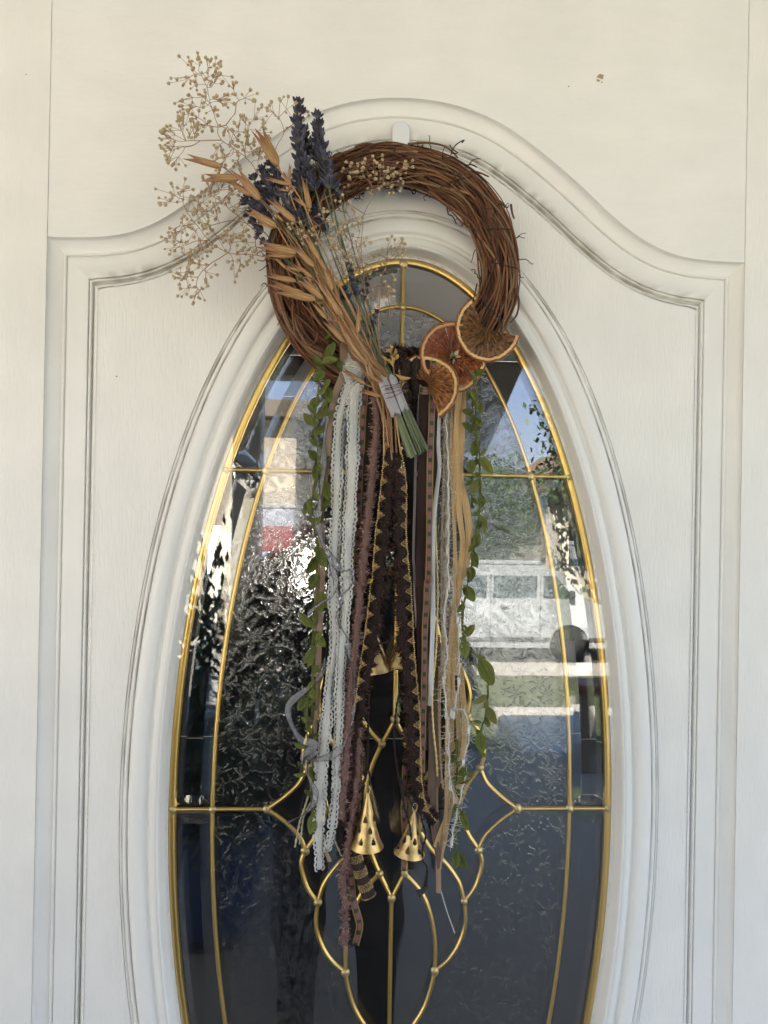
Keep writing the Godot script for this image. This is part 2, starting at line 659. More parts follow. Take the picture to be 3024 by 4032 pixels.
func slab(poly: PackedVector2Array, z: float, thick: float, bevel: float, m: Material) -> ArrayMesh:
	# a piece of glass; bevel > 0 slopes the rim of its front face
	if Geometry2D.is_polygon_clockwise(poly):
		poly.reverse()
	var g := Geo.new()
	var cnt := poly.size()
	var front := poly
	if bevel > 0.0:
		front = PackedVector2Array()
		for k in cnt:
			var d0 := (poly[k] - poly[posmod(k - 1, cnt)]).normalized()
			var d1 := (poly[(k + 1) % cnt] - poly[k]).normalized()
			var n0 := Vector2(-d0.y, d0.x)
			var n1 := Vector2(-d1.y, d1.x)
			var mm := (n0 + n1).normalized()
			front.append(poly[k] + mm * bevel / maxf(0.45, mm.dot(n0)))
	var low := z - (thick * 0.62 if bevel > 0.0 else 0.0)
	var idx := Geometry2D.triangulate_polygon(front)
	if idx.is_empty():
		front = poly
		bevel = 0.0
		low = z
		idx = Geometry2D.triangulate_polygon(front)
	for k in cnt:
		g.put(Vector3(front[k].x, front[k].y, z), Vector3.BACK, front[k])
	g.i.append_array(idx)
	if bevel > 0.0:
		for k in cnt:
			var a := poly[k]
			var b := poly[(k + 1) % cnt]
			var a2 := front[k]
			var b2 := front[(k + 1) % cnt]
			var e := Vector3(b.x - a.x, b.y - a.y, 0)
			var up := Vector3(a2.x - a.x, a2.y - a.y, z - low)
			var nn := e.cross(up).normalized()
			g.flat([Vector3(a.x, a.y, low), Vector3(b.x, b.y, low), Vector3(b2.x, b2.y, z), Vector3(a2.x, a2.y, z)], nn)
	for k in cnt:
		var a := poly[k]
		var b := poly[(k + 1) % cnt]
		var d := (b - a).normalized()
		g.flat([Vector3(a.x, a.y, low), Vector3(b.x, b.y, low), Vector3(b.x, b.y, z - thick), Vector3(a.x, a.y, z - thick)], Vector3(d.y, -d.x, 0))
	var f := g.v.size()
	var idb := Geometry2D.triangulate_polygon(poly)
	for k in cnt:
		g.put(Vector3(poly[k].x, poly[k].y, z - thick), Vector3.FORWARD, poly[k])
	for k in idb:
		g.i.append(f + k)
	return g.mesh(m)

func curve2(mm: Array, step := 0.004) -> PackedVector2Array:
	# a smooth line in the window's plane through points given from the oval's centre (mm)
	var q := PackedVector3Array()
	for k in range(0, mm.size(), 2):
		q.append(Vector3(mm[k], mm[k + 1], 0) * 0.001)
	var r := PackedVector2Array()
	for p in smooth(q, step):
		r.append(OVAL + Vector2(p.x, p.y))
	return r

func turned(p: PackedVector2Array, sx: float, sy: float) -> PackedVector2Array:
	var r := PackedVector2Array()
	for q in p:
		r.append(OVAL + (q - OVAL) * Vector2(sx, sy))
	return r

func came(o: Node3D, p: PackedVector2Array, r := 0.0023, squash := 0.8, z := -0.0155, closed := false) -> void:
	var q := PackedVector3Array()
	for k in p:
		q.append(Vector3(k.x, k.y, z))
	var g := Geo.new()
	g.tube(q, one(r), 10, Color.WHITE, Color.WHITE, 100.0, squash)
	part(o, "came", g.mesh(M.brass))

func arc(a: float, b: float, t0: float, t1: float, cnt := 40) -> PackedVector2Array:
	var r := PackedVector2Array()
	for k in cnt + 1:
		r.append(on_oval(a, b, lerpf(t0, t1, float(k) / cnt)))
	return r

func make_window() -> void:
	var door: Node3D = get_node("front_door")
	var w := Node3D.new()
	w.name = "oval_window"
	w.position = Vector3(0, 0.7, 0)
	door.add_child(w)
	# two plain sheets with the leaded layer between them
	var sheet := arc(GLASS_A + 0.0015, GLASS_B + 0.0015, 0, TAU, 120)
	sheet.remove_at(120)
	part(w, "outer_sheet", slab(sheet, -0.0085, 0.003, 0.0, M.clear_glass))
	part(w, "inner_sheet", slab(sheet, -0.0265, 0.003, 0.0, M.clear_glass))
	# the dark gasket
	var g := Geo.new()
	var rows := PackedVector3Array()
	for e in [[0.004, -0.0132], [-0.0012, -0.0128], [-0.0022, -0.0138], [-0.0022, -0.0300]]:
		for k in 121:
			var p := on_oval(GLASS_A, GLASS_B, TAU * k / 120.0, e[0])
			rows.append(Vector3(p.x, p.y, e[1]))
	g.lattice(rows, 121, 4, true, false, 1, 1, PackedColorArray(), true)
	part(w, "gasket", g.mesh(M.black_rubber))
	# the broad brass rim
	g = Geo.new()
	rows = PackedVector3Array()
	for e in [[-0.0012, -0.0190], [-0.0014, -0.0156], [-0.0020, -0.0143], [-0.0036, -0.0137], [-0.0060, -0.0134], [-0.0084, -0.0138], [-0.0098, -0.0148], [-0.0104, -0.0190]]:
		for k in 181:
			var p := on_oval(GLASS_A, GLASS_B, TAU * k / 180.0, e[0])
			rows.append(Vector3(p.x, p.y, e[1]))
	g.lattice(rows, 181, 8, true, false, 1, 1, PackedColorArray(), true)
	part(w, "brass_rim", g.mesh(M.brass))
	# the lines of the leading
	var ia := 0.1855
	var ib := 0.521
	var ra := 0.2262
	var rb := 0.5675
	came(w, arc(ia, ib, 0, TAU, 160))
	var yu := 0.348
	var xi := ia * sqrt(1.0 - pow(yu / ib, 2))
	var xo := ra * sqrt(1.0 - pow(yu / rb, 2))
	for sy in [1.0, -1.0]:
		for sx in [1.0, -1.0]:
			came(w, turned(curve2([xi * 1000, 348, xo * 1000, 348]), sx, sy))
			came(w, turned(curve2([0, 348, xi * 1000, 348]), sx, sy))
		came(w, turned(curve2([0, 566, 0, 256]), 1, sy))
	var star_in := [68.5, 0, 72, 12, 79, 27, 90, 42.5]
	var star_out := [90, 42.5, 96, 29, 104.5, 19.5, 117, 9, 130.5, 0]
	var bb := [90, -43, 94, -56, 89.5, -76, 83, -88, 76, -96.2]
	var cc := [76, -96.2, 77.5, -119, 71.5, -140, 60, -157.3, 46.5, -168.4]
	var dd := [46.5, -168.4, 43, -185, 36.6, -204.8, 26, -223, 12, -243, 0, -256.4]
	var ff := [46.5, -168.4, 46, -137, 40, -107, 29.5, -85, 13, -67]
	var ee := [76, -96.2, 69.5, -76, 55.3, -56.2, 40, -42, 29, -25]
	var gg := [0, -92.3, 13, -67, 22, -46, 28, -22, 29.4, 0]
	for sx in [1.0, -1.0]:
		came(w, turned(curve2([130.5, 0, ia * 1000, 0]), sx, 1))
		came(w, turned(curve2([ia * 1000, 0, ra * 1000, 0]), sx, 1))
		for sy in [1.0, -1.0]:
			for line in [star_in, star_out, bb, cc, dd, ff, ee, gg]:
				came(w, turned(curve2(line), sx, sy))
	for sy in [1.0, -1.0]:
		came(w, turned(curve2([0, -92.3, 0, -256.4]), 1, sy))
	# blobs of solder where the lines meet
	for j in [[0, 566, 1.5], [0, 521, 1.15], [xi * 1000, 348, 1.25], [xo * 1000, 348, 1.1], [ia * 1000, 0, 1.2], [ra * 1000, 0, 1.25], [130.5, 0, 1.3], [90, 43, 1.2], [76, 96.2, 1.25], [46.5, 168.4, 1.3], [13, 67, 1.2], [0, 92.3, 1.35], [0, 256.4, 1.3], [68.5, 0, 1.0]]:
		for sx in ([1.0, -1.0] if j[0] > 0.1 else [1.0]):
			for sy in ([1.0, -1.0] if j[1] > 0.1 else [1.0]):
				g = Geo.new()
				var at := OVAL + Vector2(j[0] * sx, j[1] * sy) * 0.001
				var k: float = j[2] * 0.0034
				g.ball(Vector3(at.x, at.y, -0.0150), Vector3(k * rng.randf_range(0.9, 1.1), k * rng.randf_range(1.0, 1.3), 0.0027), Basis(Vector3.BACK, rng.randf()), 12, 8)
				part(w, "solder_joint", g.mesh(M.dull_brass))
	# the glass: a ring of bevelled pieces
	var z := -0.0150
	var cuts := [0.0, asin(yu / ((ib + rb) / 2)), PI / 2, PI - asin(yu / ((ib + rb) / 2)), PI, PI + asin(yu / ((ib + rb) / 2)), PI * 1.5, TAU - asin(yu / ((ib + rb) / 2)), TAU]
	for k in 8:
		var poly := arc(ra + 0.001, rb + 0.001, cuts[k] + 0.004, cuts[k + 1] - 0.004, 30)
		var back := arc(ia, ib, cuts[k + 1] - 0.004, cuts[k] + 0.004, 30)
		poly.append_array(back)
		part(w, "bevelled_pane", slab(poly, z, 0.0055, 0.0125, M.bevel_glass))
	# the bevelled pieces of the middle, half of each mirrored pair at a time
	var pieces := []
	var gmid := [13, -67, 22, -46, 28, -25]
	for sx in [1.0, -1.0]:
		var s1 := curve2(star_in)
		var s2 := curve2(star_out)
		pieces.append([turned(joined([s1, s2, rev(turned(s2, 1, -1)), rev(turned(s1, 1, -1))]), sx, 1), 0.014])
		pieces.append([turned(joined([curve2([0, -92.3, 0, 92.3]), turned(curve2(gg), 1, -1), rev(curve2(gg))]), sx, 1), 0.010])
		for sy in [1.0, -1.0]:
			pieces.append([turned(joined([curve2(cc), curve2(ff), curve2(gmid), rev(curve2(ee))]), sx, sy), 0.009])
			pieces.append([turned(joined([turned(s1, 1, -1), curve2(bb), curve2(ee), curve2([29.4, 0, 68.5, 0])]), sx, sy), 0.008])
			pieces.append([turned(joined([curve2(ff), curve2([13, -67, 0, -92.3]), curve2([0, -92.3, 0, -256.4]), rev(curve2(dd))]), sx, sy), 0.011])
	for pc in pieces:
		part(w, "bevelled_pane", slab(pc[0], z, 0.0055, pc[1], M.bevel_glass))
	# the frosted fields: the inner oval less the middle
	var motif := PackedVector2Array()
	var rim := joined([curve2([130.5, 0, 117, 9, 104.5, 19.5, 96, 29, 90, 42.5]), turned(curve2(bb), 1, -1), turned(curve2(cc), 1, -1), turned(curve2(dd), 1, -1)])
	motif.append_array(rim)
	motif.append_array(rev(turned(rim, -1, 1)))
	motif.append_array(turned(rim, -1, -1))
	motif.append_array(rev(turned(rim, 1, -1)))
	motif = tidy(motif)
	var bands := [[-0.522, -0.348], [-0.348, 0.0], [0.0, 0.348], [0.348, 0.522]]
	for sx in [1.0, -1.0]:
		for b in bands:
			var area := PackedVector2Array()
			for k in 41:
				var y := lerpf(b[0], b[1], k / 40.0)
				area.append(OVAL + Vector2(sx * ia * sqrt(maxf(0.0, 1.0 - pow(y / ib, 2))), y))
			area.append(OVAL + Vector2(0, b[1]))
			area.append(OVAL + Vector2(0, b[0]))
			for c in Geometry2D.clip_polygons(tidy(area), motif):
				if c.size() > 8:
					part(w, "frosted_pane", slab(tidy(c), z, 0.004, 0.0, M.fern_glass))

func rev(p: PackedVector2Array) -> PackedVector2Array:
	var q := p.duplicate()
	q.reverse()
	return q

func joined(lines: Array) -> PackedVector2Array:
	var q := PackedVector2Array()
	for l in lines:
		q.append_array(l)
	return tidy(q)

func tidy(p: PackedVector2Array) -> PackedVector2Array:
	var q := PackedVector2Array()
	for k in p:
		if q.is_empty() or q[q.size() - 1].distance_to(k) > 0.0006:
			q.append(k)
	while q.size() > 3 and q[0].distance_to(q[q.size() - 1]) < 0.0006:
		q.remove_at(q.size() - 1)
	return q


# ---------------------------------------------------------------- the porch, the room behind, the street in front

func block(lo: Array, hi: Array, m: Material, col := Color.WHITE, b := 0.004) -> ArrayMesh:
	var g := Geo.new()
	g.box(Vector3(lo[0], lo[1], lo[2]), Vector3(hi[0], hi[1], hi[2]), col, b)
	return g.mesh(m)

func prism(g: Geo, side_view: PackedVector2Array, x0: float, x1: float, col: Color) -> void:
	# a shape seen from +z-side: outline in (x along, y up) given as world x, y; depth along z from x0 to x1
	var idx := Geometry2D.triangulate_polygon(side_view)
	for s in 2:
		var z := x0 if s == 0 else x1
		var f := g.v.size()
		for q in side_view:
			g.put(Vector3(q.x, q.y, z), Vector3.FORWARD if s == 0 else Vector3.BACK, q, col)
		for k in idx:
			g.i.append(f + k)
	var cw := Geometry2D.is_polygon_clockwise(side_view)
	for k in side_view.size():
		var a := side_view[k]
		var b := side_view[(k + 1) % side_view.size()]
		var d := (b - a).normalized()
		var nn := Vector3(-d.y, d.x, 0) if cw else Vector3(d.y, -d.x, 0)
		g.flat([Vector3(a.x, a.y, x0), Vector3(b.x, b.y, x0), Vector3(b.x, b.y, x1), Vector3(a.x, a.y, x1)], nn, col)

func make_house() -> void:
	# the room behind the door; its far wall has a window
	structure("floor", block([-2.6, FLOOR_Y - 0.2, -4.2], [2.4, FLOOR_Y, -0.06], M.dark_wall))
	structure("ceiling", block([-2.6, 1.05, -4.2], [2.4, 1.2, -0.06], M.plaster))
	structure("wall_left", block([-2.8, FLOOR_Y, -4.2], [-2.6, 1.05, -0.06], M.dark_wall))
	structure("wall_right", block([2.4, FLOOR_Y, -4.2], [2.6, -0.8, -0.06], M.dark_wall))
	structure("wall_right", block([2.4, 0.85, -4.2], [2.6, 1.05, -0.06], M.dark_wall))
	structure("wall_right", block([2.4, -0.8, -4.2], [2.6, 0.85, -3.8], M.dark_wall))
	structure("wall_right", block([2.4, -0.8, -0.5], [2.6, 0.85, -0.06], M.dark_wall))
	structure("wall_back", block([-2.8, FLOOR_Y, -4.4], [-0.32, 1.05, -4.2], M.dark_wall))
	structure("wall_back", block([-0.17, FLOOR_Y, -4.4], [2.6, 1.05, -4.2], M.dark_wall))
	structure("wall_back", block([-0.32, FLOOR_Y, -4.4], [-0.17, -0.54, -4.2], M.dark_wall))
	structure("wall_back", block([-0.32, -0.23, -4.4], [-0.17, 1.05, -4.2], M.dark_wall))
	# the front wall on both sides of the door and over it
	structure("wall_front", block([-7.0, FLOOR_Y, -0.2], [-0.425, 1.05, -0.05], M.plaster))
	structure("wall_front", block([0.536, FLOOR_Y, -0.2], [6.0, 2.6, -0.05], M.plaster))
	structure("wall_front", block([-0.425, 0.865, -0.2], [0.536, 1.05, -0.05], M.plaster))
	structure("wall_front", block([-0.425, FLOOR_Y, -0.2], [0.536, -1.03, -0.05], M.plaster))
	structure("roof", block([-7.0, 1.2, -6.4], [6.0, 2.6, -0.21], M.plaster))
	# the porch
	structure("porch_ceiling", block([-7.0, 1.0, -0.05], [3.2, 1.2, 2.5], M.plaster))
	structure("porch_floor", block([-7.0, FLOOR_Y - 0.15, -0.05], [6.0, FLOOR_Y, 3.9], M.concrete, Color.WHITE, 0.0))
	var g := Geo.new()
	prism(g, PackedVector2Array([Vector2(-7.0, 0.58), Vector2(0.42, 0.58), Vector2(0.52, 0.28), Vector2(0.60, 0.28), Vector2(0.76, 0.67), Vector2(3.2, 0.73), Vector2(3.2, 1.0), Vector2(-7.0, 1.0)]), 2.36, 2.5, lin(0.30, 0.25, 0.2))
	structure("porch_beam", g.mesh(M.solid))
	var post := thing("porch_post", "pale grey square porch post reflected in the left of the glass", "post", Vector3(-0.42, FLOOR_Y, 2.43))
	part(post, "shaft", block([-0.48, FLOOR_Y + 0.18, 2.37], [-0.36, 0.58, 2.49], M.solid, lin(0.55, 0.54, 0.5), 0.008))
	part(post, "base", block([-0.50, FLOOR_Y, 2.35], [-0.34, FLOOR_Y + 0.18, 2.51], M.solid, lin(0.55, 0.54, 0.5), 0.008))
	var pillar := thing("pillar", "short brown pillar with a red-brown cap reflected in the right of the glass", "pillar", Vector3(1.49, FLOOR_Y, 3.6))
	part(pillar, "shaft", block([1.41, FLOOR_Y, 3.52], [1.57, -1.04, 3.68], M.solid, lin(0.24, 0.19, 0.15), 0.006))
	part(pillar, "cap", block([1.38, -1.04, 3.49], [1.60, -0.98, 3.71], M.solid, lin(0.26, 0.08, 0.06), 0.01))
	potted("glazed blue pot with a dark leafy shrub reflected low in the left of the glass", Vector3(-0.46, FLOOR_Y, 1.9), 1.15, lin(0.03, 0.07, 0.18), 900)
	potted("large dark pot with a tall dark shrub reflected at the left edge of the glass", Vector3(-0.95, FLOOR_Y, 2.3), 1.6, lin(0.05, 0.045, 0.04), 1500)
	potted("dark pot with a round shrub standing nearest the porch steps", Vector3(-0.58, FLOOR_Y, 3.1), 1.7, lin(0.05, 0.04, 0.03), 1500)

func potted(label: String, at: Vector3, k: float, col: Color, leaves: int) -> void:
	var pot := thing("flower_pot", label, "pot", at, "potted shrubs on the porch")
	var g := Geo.new()
	var prof := [0.0, 0.0, 0.12, 0.0, 0.145, 0.08, 0.165, 0.24, 0.175, 0.31, 0.19, 0.32, 0.19, 0.36, 0.17, 0.36, 0.16, 0.30, 0.0, 0.29]
	var rows := PackedVector3Array()
	for j in prof.size() / 2:
		for q in 25:
			rows.append(at + Vector3(cos(TAU * q / 24.0) * prof[j * 2], prof[j * 2 + 1], sin(TAU * q / 24.0) * prof[j * 2]) * k)
	g.lattice(rows, 25, prof.size() / 2, true, false, 1, 1, PackedColorArray(), true)
	for q in g.c.size():
		g.c[q] = col
	part(pot, "bowl", g.mesh(M.shiny))
	g = Geo.new()
	for q in leaves:
		var d := Vector3(rng.randfn(), absf(rng.randfn()) * 1.3, rng.randfn()) * 0.13 * k
		leaf_blade(g, at + Vector3(0, 0.34 * k, 0) + d, d + Vector3(rng.randfn(), rng.randfn(), rng.randfn()) * 0.1, 0.075, 0.028, lin(0.022, 0.045, 0.014) * rng.randf_range(0.6, 1.5))
	part(pot, "shrub", g.mesh(M.leafage)).set_meta("kind", "stuff")

func leaf_blade(g: Geo, at: Vector3, dir: Vector3, length: float, wide: float, col: Color) -> void:
	var b := basis_to(dir, rng.randf() * TAU)
	var p := []
	for k in [[0, 0], [-0.5, 0.45], [0, 1], [0.5, 0.45]]:
		p.append(at + b * Vector3(k[0] * wide, k[1] * length, 0.12 * length * k[1] * k[1]))
	col.a = 1.0
	g.flat(p, b.z, col)

func tree(label: String, at: Vector3, h: float, r: float, col: Color, cnt: int, bare := 0.35) -> void:
	var t := thing("tree", label, "tree", at, "trees across the street")
	var g := Geo.new()
	var bark := lin(0.10, 0.075, 0.05)
	var tips := []
	g.tube(wobble(smooth(PackedVector3Array([at, at + Vector3(0.1, h * 0.3, 0), at + Vector3(-0.1, h * 0.62, 0.1)]), 0.3), 0.03, 1.0), taper(12, h * 0.035, h * 0.012), 7, bark, bark)
	for k in 9:
		var a := TAU * k / 9.0 + rng.randf()
		var s := at + Vector3(0, h * rng.randf_range(0.28, 0.6), 0)
		var e := at + Vector3(cos(a) * r * rng.randf_range(0.45, 0.85), h * rng.randf_range(0.55, 0.92), sin(a) * r * 0.7)
		tips.append(e)
		var q := smooth(PackedVector3Array([s, s.lerp(e, 0.5) + Vector3(0, -0.1, 0), e]), 0.3)
		g.tube(q, taper(q.size(), h * 0.012, h * 0.004), 5, bark, bark)
	part(t, "trunk", g.mesh(M.matt))
	g = Geo.new()
	for k in 26:
		tips.append(at + Vector3(rng.randfn() * r * 0.5, h * rng.randf_range(bare, 0.97), rng.randfn() * r * 0.4))
	for k in cnt:
		var c: Vector3 = tips[rng.randi() % tips.size()]
		var d := Vector3(rng.randfn(), rng.randfn() * 0.75, rng.randfn()) * r * 0.2
		leaf_blade(g, c + d, Vector3(rng.randfn(), rng.randfn(), rng.randfn()), 0.26, 0.13, col * rng.randf_range(0.55, 1.6))
	part(t, "crown", g.mesh(M.leafage)).set_meta("kind", "stuff")

func make_street() -> void:
	# one sheet of ground: path, lawn that falls to the street, pavement, road, far bank
	var bands := [["lawn", 3.9, 13.2, -1.60, -3.02, lin(0.055, 0.070, 0.026)], ["pavement", 13.2, 14.6, -3.02, -3.05, lin(0.40, 0.38, 0.34)], ["road", 14.6, 20.0, -3.17, -3.17, lin(0.06, 0.06, 0.062)], ["ground", 20.0, 250.0, -3.1, -3.1, lin(0.10, 0.13, 0.06)]]
	for b in bands:
		var g := Geo.new()
		for k in 8:
			var x0 := lerpf(-60, 60, k / 8.0)
			var x1 := lerpf(-60, 60, (k + 1) / 8.0)
			g.flat([Vector3(x0, b[3], b[1]), Vector3(x1, b[3], b[1]), Vector3(x1, b[4], b[2]), Vector3(x0, b[4], b[2])], Vector3.UP, b[5])
		if b[0] == "pavement":
			g.flat([Vector3(-60, b[4], b[2]), Vector3(60, b[4], b[2]), Vector3(60, -3.17, b[2]), Vector3(-60, -3.17, b[2])], Vector3.BACK, b[5])
		structure(b[0], g.mesh(M.matt))
	# a concrete drive beside the house and a short path on the other side
	structure("drive", block([-16.0, -3.3, 3.95], [-1.7, -1.56, 9.0], M.solid, lin(0.54, 0.50, 0.44), 0.02))
	structure("path", block([1.25, -1.9, 3.95], [9.0, -1.57, 5.3], M.solid, lin(0.54, 0.50, 0.44), 0.02))
	structure("back_yard", block([-30.0, -1.9, -40.0], [6.0, -1.62, -4.65], M.solid, lin(0.13, 0.12, 0.10), 0.02))
	structure("side_yard", block([2.75, -1.9, -12.0], [30.0, -1.6, -0.3], M.solid, lin(0.50, 0.46, 0.40), 0.02))
	# a white van parked at the kerb
	var van := thing("parked_van", "white passenger van at the kerb, reflected in the right of the glass", "van", Vector3(3.6, -3.17, 16.0))
	var g := Geo.new()
	var white := lin(0.32, 0.34, 0.36)
	prism(g, PackedVector2Array([Vector2(0.95, -2.85), Vector2(1.0, -2.0), Vector2(1.1, -1.25), Vector2(1.3, -1.05), Vector2(4.35, -1.05), Vector2(4.75, -1.2), Vector2(5.25, -1.78), Vector2(5.95, -1.98), Vector2(6.05, -2.3), Vector2(6.05, -2.85)]), 15.2, 17.0, white)
	part(van, "body", g.mesh(M.shiny))
	for q in [[1.25, 1.95, 1.35, 1.95], [2.1, 3.1, 2.1, 3.1], [3.25, 4.2, 3.25, 4.2], [4.35, 5.05, 4.35, 4.62]]:
		g = Geo.new()
		prism(g, PackedVector2Array([Vector2(q[0], -1.75), Vector2(q[1], -1.75), Vector2(q[3], -1.28), Vector2(q[2], -1.28)]), 15.18, 15.21, lin(0.05, 0.07, 0.08))
		part(van, "window", g.mesh(M.shiny))
	part(van, "roof_rack", block([1.5, -1.04, 15.25], [4.3, -0.95, 15.33], M.shiny, white, 0.02))
	part(van, "sill_trim", block([1.2, -2.72, 15.175], [5.9, -2.62, 15.21], M.solid, lin(0.05, 0.05, 0.05), 0.01))
	for x in [1.98, 3.18, 4.28]:
		part(van, "door_seam", block([x, -2.6, 15.185], [x + 0.02, -1.25, 15.205], M.solid, lin(0.12, 0.12, 0.12), 0.0))
	for x in [2.2, 3.4]:
		part(van, "door_handle", block([x, -1.98, 15.15], [x + 0.2, -1.93, 15.2], M.shiny, lin(0.1, 0.1, 0.1), 0.01))
	part(van, "side_mirror", block([4.9, -1.75, 15.02], [5.02, -1.58, 15.2], M.shiny, lin(0.06, 0.06, 0.06), 0.03))
	part(van, "headlight", block([5.7, -2.25, 15.17], [6.02, -2.08, 15.4], M.shiny, lin(0.5, 0.52, 0.55), 0.03))
	part(van, "tail_light", block([0.98, -2.1, 15.17], [1.1, -1.5, 15.4], M.shiny, lin(0.35, 0.03, 0.03), 0.02))
	for x in [1.9, 4.95]:
		g = Geo.new()
		g.tube(PackedVector3Array([Vector3(x, -2.78, 15.18), Vector3(x, -2.78, 15.3)]), one(0.44), 24, lin(0.012, 0.012, 0.012))
		part(van, "wheel_arch", g.mesh(M.matt))
		g = Geo.new()
		g.tube(PackedVector3Array([Vector3(x, -2.82, 15.16), Vector3(x, -2.82, 15.4)]), one(0.35), 24, lin(0.02, 0.02, 0.02))
		var wheel := part(van, "wheel", g.mesh(M.solid))
		g = Geo.new()
		g.tube(PackedVector3Array([Vector3(x, -2.82, 15.14), Vector3(x, -2.82, 15.17)]), one(0.2), 16, lin(0.5, 0.5, 0.52))
		part(wheel, "rim", g.mesh(M.shiny))
	# a white lorry with a red stripe further left
	var truck := thing("parked_truck", "white box truck with a red band, reflected in the left of the glass", "truck", Vector3(-1.7, -3.17, 17.0))
	part(truck, "cargo_box", block([-2.35, -2.5, 15.6], [-1.1, 0.1, 17.8], M.shiny, lin(0.33, 0.37, 0.46), 0.04))
	part(truck, "red_band", block([-2.33, -0.85, 15.585], [-1.12, -0.30, 15.605], M.solid, lin(0.20, 0.05, 0.045), 0.005))
	part(truck, "roof_edge", block([-2.37, 0.08, 15.57], [-1.08, 0.20, 17.82], M.shiny, white, 0.03))
	part(truck, "chassis", block([-2.3, -2.75, 15.7], [-0.9, -2.5, 17.7], M.solid, lin(0.03, 0.03, 0.03), 0.02))
	part(truck, "cab", block([-1.0, -2.6, 15.7], [0.5, -0.9, 17.7], M.shiny, lin(0.2, 0.21, 0.23), 0.2))
	for x in [-1.9, -0.1]:
		g = Geo.new()
		g.tube(PackedVector3Array([Vector3(x, -2.72, 15.66), Vector3(x, -2.72, 15.95)]), one(0.45), 24, lin(0.02, 0.02, 0.02))
		part(truck, "wheel", g.mesh(M.solid))
	# the house across the street and the trees
	var home := thing("house", "low house with a brown roof among the trees across the street", "house", Vector3(9.5, -3.1, 25))
	part(home, "wall", block([6.8, -3.1, 24], [14, 0.9, 30], M.matt, lin(0.42, 0.38, 0.32), 0.02))
	g = Geo.new()
	prism(g, PackedVector2Array([Vector2(6.2, 0.9), Vector2(14.6, 0.9), Vector2(12.6, 2.5), Vector2(8.2, 2.5)]), 23.5, 30.5, lin(0.11, 0.07, 0.05))
	part(home, "roof", g.mesh(M.matt))
	for x in [7.6, 10.4, 12.4]:
		var wd := part(home, "window", block([x, -1.6, 23.95], [x + 1.1, -0.2, 24.02], M.shiny, lin(0.04, 0.05, 0.06), 0.01))
	# a beige garage opposite, behind the box truck
	var garage := thing("garage", "beige garage with a dark roof, reflected in the upper left of the glass", "garage", Vector3(-6.0, -3.1, 22))
	part(garage, "wall", block([-11.0, -3.1, 20.0], [-1.4, 2.6, 26.0], M.matt, lin(0.40, 0.36, 0.29), 0.02))
	part(garage, "roof", block([-11.4, 2.6, 19.5], [-1.0, 3.1, 26.5], M.matt, lin(0.10, 0.085, 0.07), 0.03))
	for x in [-9.8, -5.6]:
		part(garage, "door", block([x, -3.1, 19.96], [x + 3.0, -0.6, 20.03], M.solid, lin(0.5, 0.47, 0.41), 0.02))
	tree("tall leafy tree beside the low house across the street", Vector3(8.1, -3.1, 21.5), 7.2, 2.1, lin(0.035, 0.065, 0.018), 4200, 0.5)
	tree("round dark tree behind the white van", Vector3(3.9, -3.1, 21.0), 4.7, 1.9, lin(0.03, 0.055, 0.016), 4200, 0.15)
	tree("dark tree rising over the garage roof", Vector3(-3.6, -3.1, 29.0), 5.2, 2.4, lin(0.03, 0.055, 0.016), 3600, 0.15)
	tree("tree in the gap between the truck and the van", Vector3(0.6, -3.1, 23.0), 5.6, 2.3, lin(0.032, 0.06, 0.018), 3600, 0.15)
	tree("broad tree at the right end of the street", Vector3(10.5, -3.1, 20.0), 4.4, 2.0, lin(0.03, 0.055, 0.016), 3200, 0.12)
	tree("tree at the left end of the street", Vector3(-13.5, -3.1, 22.0), 6.0, 2.8, lin(0.03, 0.055, 0.016), 3000, 0.12)


# ---------------------------------------------------------------- the grapevine wreath

const RING := Vector3(0.0426, 0.2395, 0.028)
const RING_R := 0.1036

func on_ring(th: float, rho: float, ph: float) -> Vector3:
	var out := Vector3(cos(th), sin(th), 0)
	return RING + out * (RING_R + rho * cos(ph)) + Vector3(0, 0, rho * 0.86 * sin(ph))

